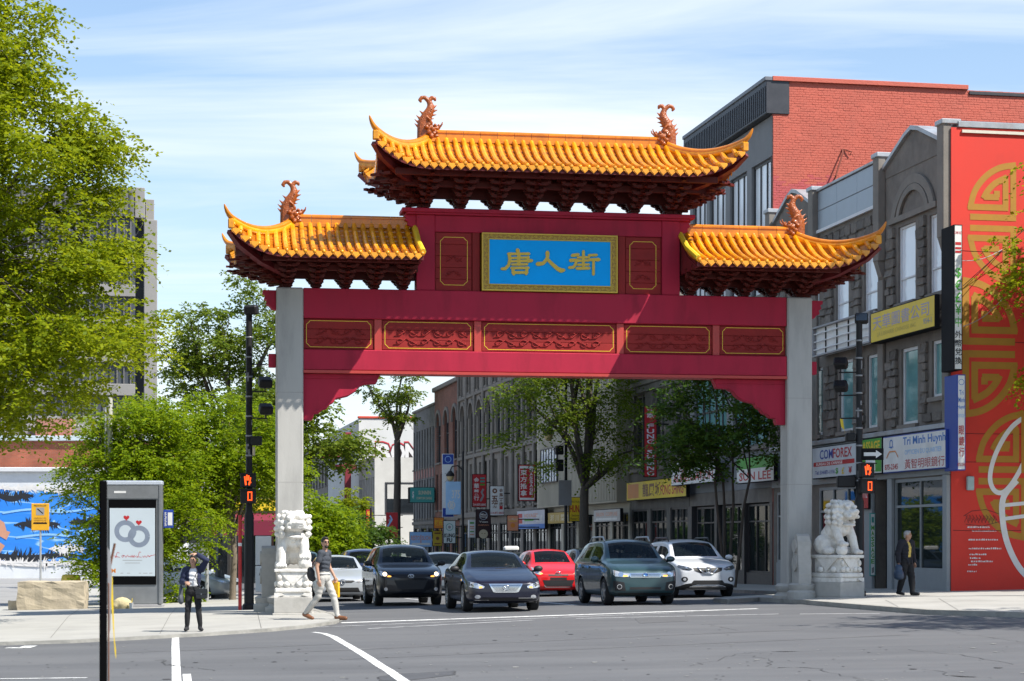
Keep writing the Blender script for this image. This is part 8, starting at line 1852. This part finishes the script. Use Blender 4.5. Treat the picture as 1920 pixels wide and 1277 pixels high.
o = empty('handbag', at_person(.20, -.15, .74), R(0), 'small black cross-body handbag on the person in the navy cardigan', 'bag'); MB().bbox(-.115, .115, -.045, .045, 0, .19, .02).build('bag_body', mat('black_leather', (.014, .015, .017), .4, .2, 10), o); MB().bbox(-.118, .118, -.052, -.046, .09, .195, .005).build('flap', MATS['black_leather'], o); MB().ball((0, -.055, .09), .012, 1).build('clasp', m_chrome, o, True)
o = blob('tote_bag', [((0, 0, .10), (.055, .12, .12)), ((0, 0, .24), (.045, .10, .14)), ((0, 0, .05), (.06, .10, .06))], .018, mat('grey_tote', (.075, .085, .10), .75, .15, 10)); o.location = at_person(-.27, .03, .62); tag(o, 'slumped grey tote bag hanging beside the person in the navy cardigan', 'bag'); MB().tube([(0, -.05, .36), (.02, -.01, .48), (.02, .01, .48), (0, .05, .36)], .008, 5).build('handle', MATS['grey_tote'], o)
# --- older man by the shopfront
X, Y = gp(1699, 1117, .10); zf = g(X, Y) + .10
J = dict(pelvis=(0, .0, .90), chest=(0, -.01, 1.27), neck=(0, -.02, 1.44), head=(0, -.05, 1.60), l_shoulder=(.20, .0, 1.39), l_elbow=(.27, .02, 1.12), l_wrist=(.27, -.05, .88), r_shoulder=(-.20, .0, 1.39), r_elbow=(-.28, .04, 1.12), r_wrist=(-.29, .0, .88),
         l_hip=(.09, 0, .88), l_knee=(.10, -.10, .48), l_ankle=(.11, -.12, .08), l_toe=(.14, -.30, .045), r_hip=(-.09, 0, .88), r_knee=(-.10, .03, .48), r_ankle=(-.11, .16, .10), r_toe=(-.12, -.01, .045))
person('person', 'person with grey hair in dark jacket and yellow shirt walking past the optician', (X, Y, zf), R(38), J,
       [('shirt', ('torso',), .014, cl('yellow_shirt', (.55, .40, .10)), None), ('jacket', ('torso', 'uarm', 'elbow', 'farm'), .034, cl('midnight', (.010, .011, .018)), lambda c: not (c[1] < .0 and abs(c[0]) < .055)), ('jacket_skirt', ('hip',), .034, cl('midnight', (.010, .011, .018)), lambda c: not (c[1] < -.02 and abs(c[0]) < .05) and c[2] > .82), ('trousers', ('hip', 'thigh', 'shin'), .016, blackp, None), ('shoes', ('foot',), .008, m_blk, None)],
       short_hair(m_hairg), 1.66, 1.10, face_turn=R(28), leg=1.15, skin=mat('skin_tan', (.36, .20, .13), .6, .1, 8), hands=(None, dict(d=(0, -.05, -1), n=(1, 0, 0), ts=-1, curl=1.6)))
sc_ = 1.66 / 1.75; rz = R(38); q = Vector((X + (-.30 * math.cos(rz)) * sc_, Y + (-.30 * math.sin(rz)) * sc_, zf))
o = blob('carrier_bag', [((0, 0, .14), (.12, .15, .15)), ((0, 0, .28), (.09, .11, .12)), ((.01, 0, .08), (.13, .14, .09))], .022, mat('blue_plastic_bag', (.03, .055, .10), .45, .25, 6, .5, 18)); o.location = q + Vector((0, 0, .40)); o.rotation_euler = (0, 0, rz); tag(o, 'bulging dark blue carrier bag in the hand of the grey-haired person', 'bag'); MB().tube([(0, -.05, .36), (0, 0, .46), (0, .05, .36)], .008, 5).build('handle', MATS['blue_plastic_bag'], o)
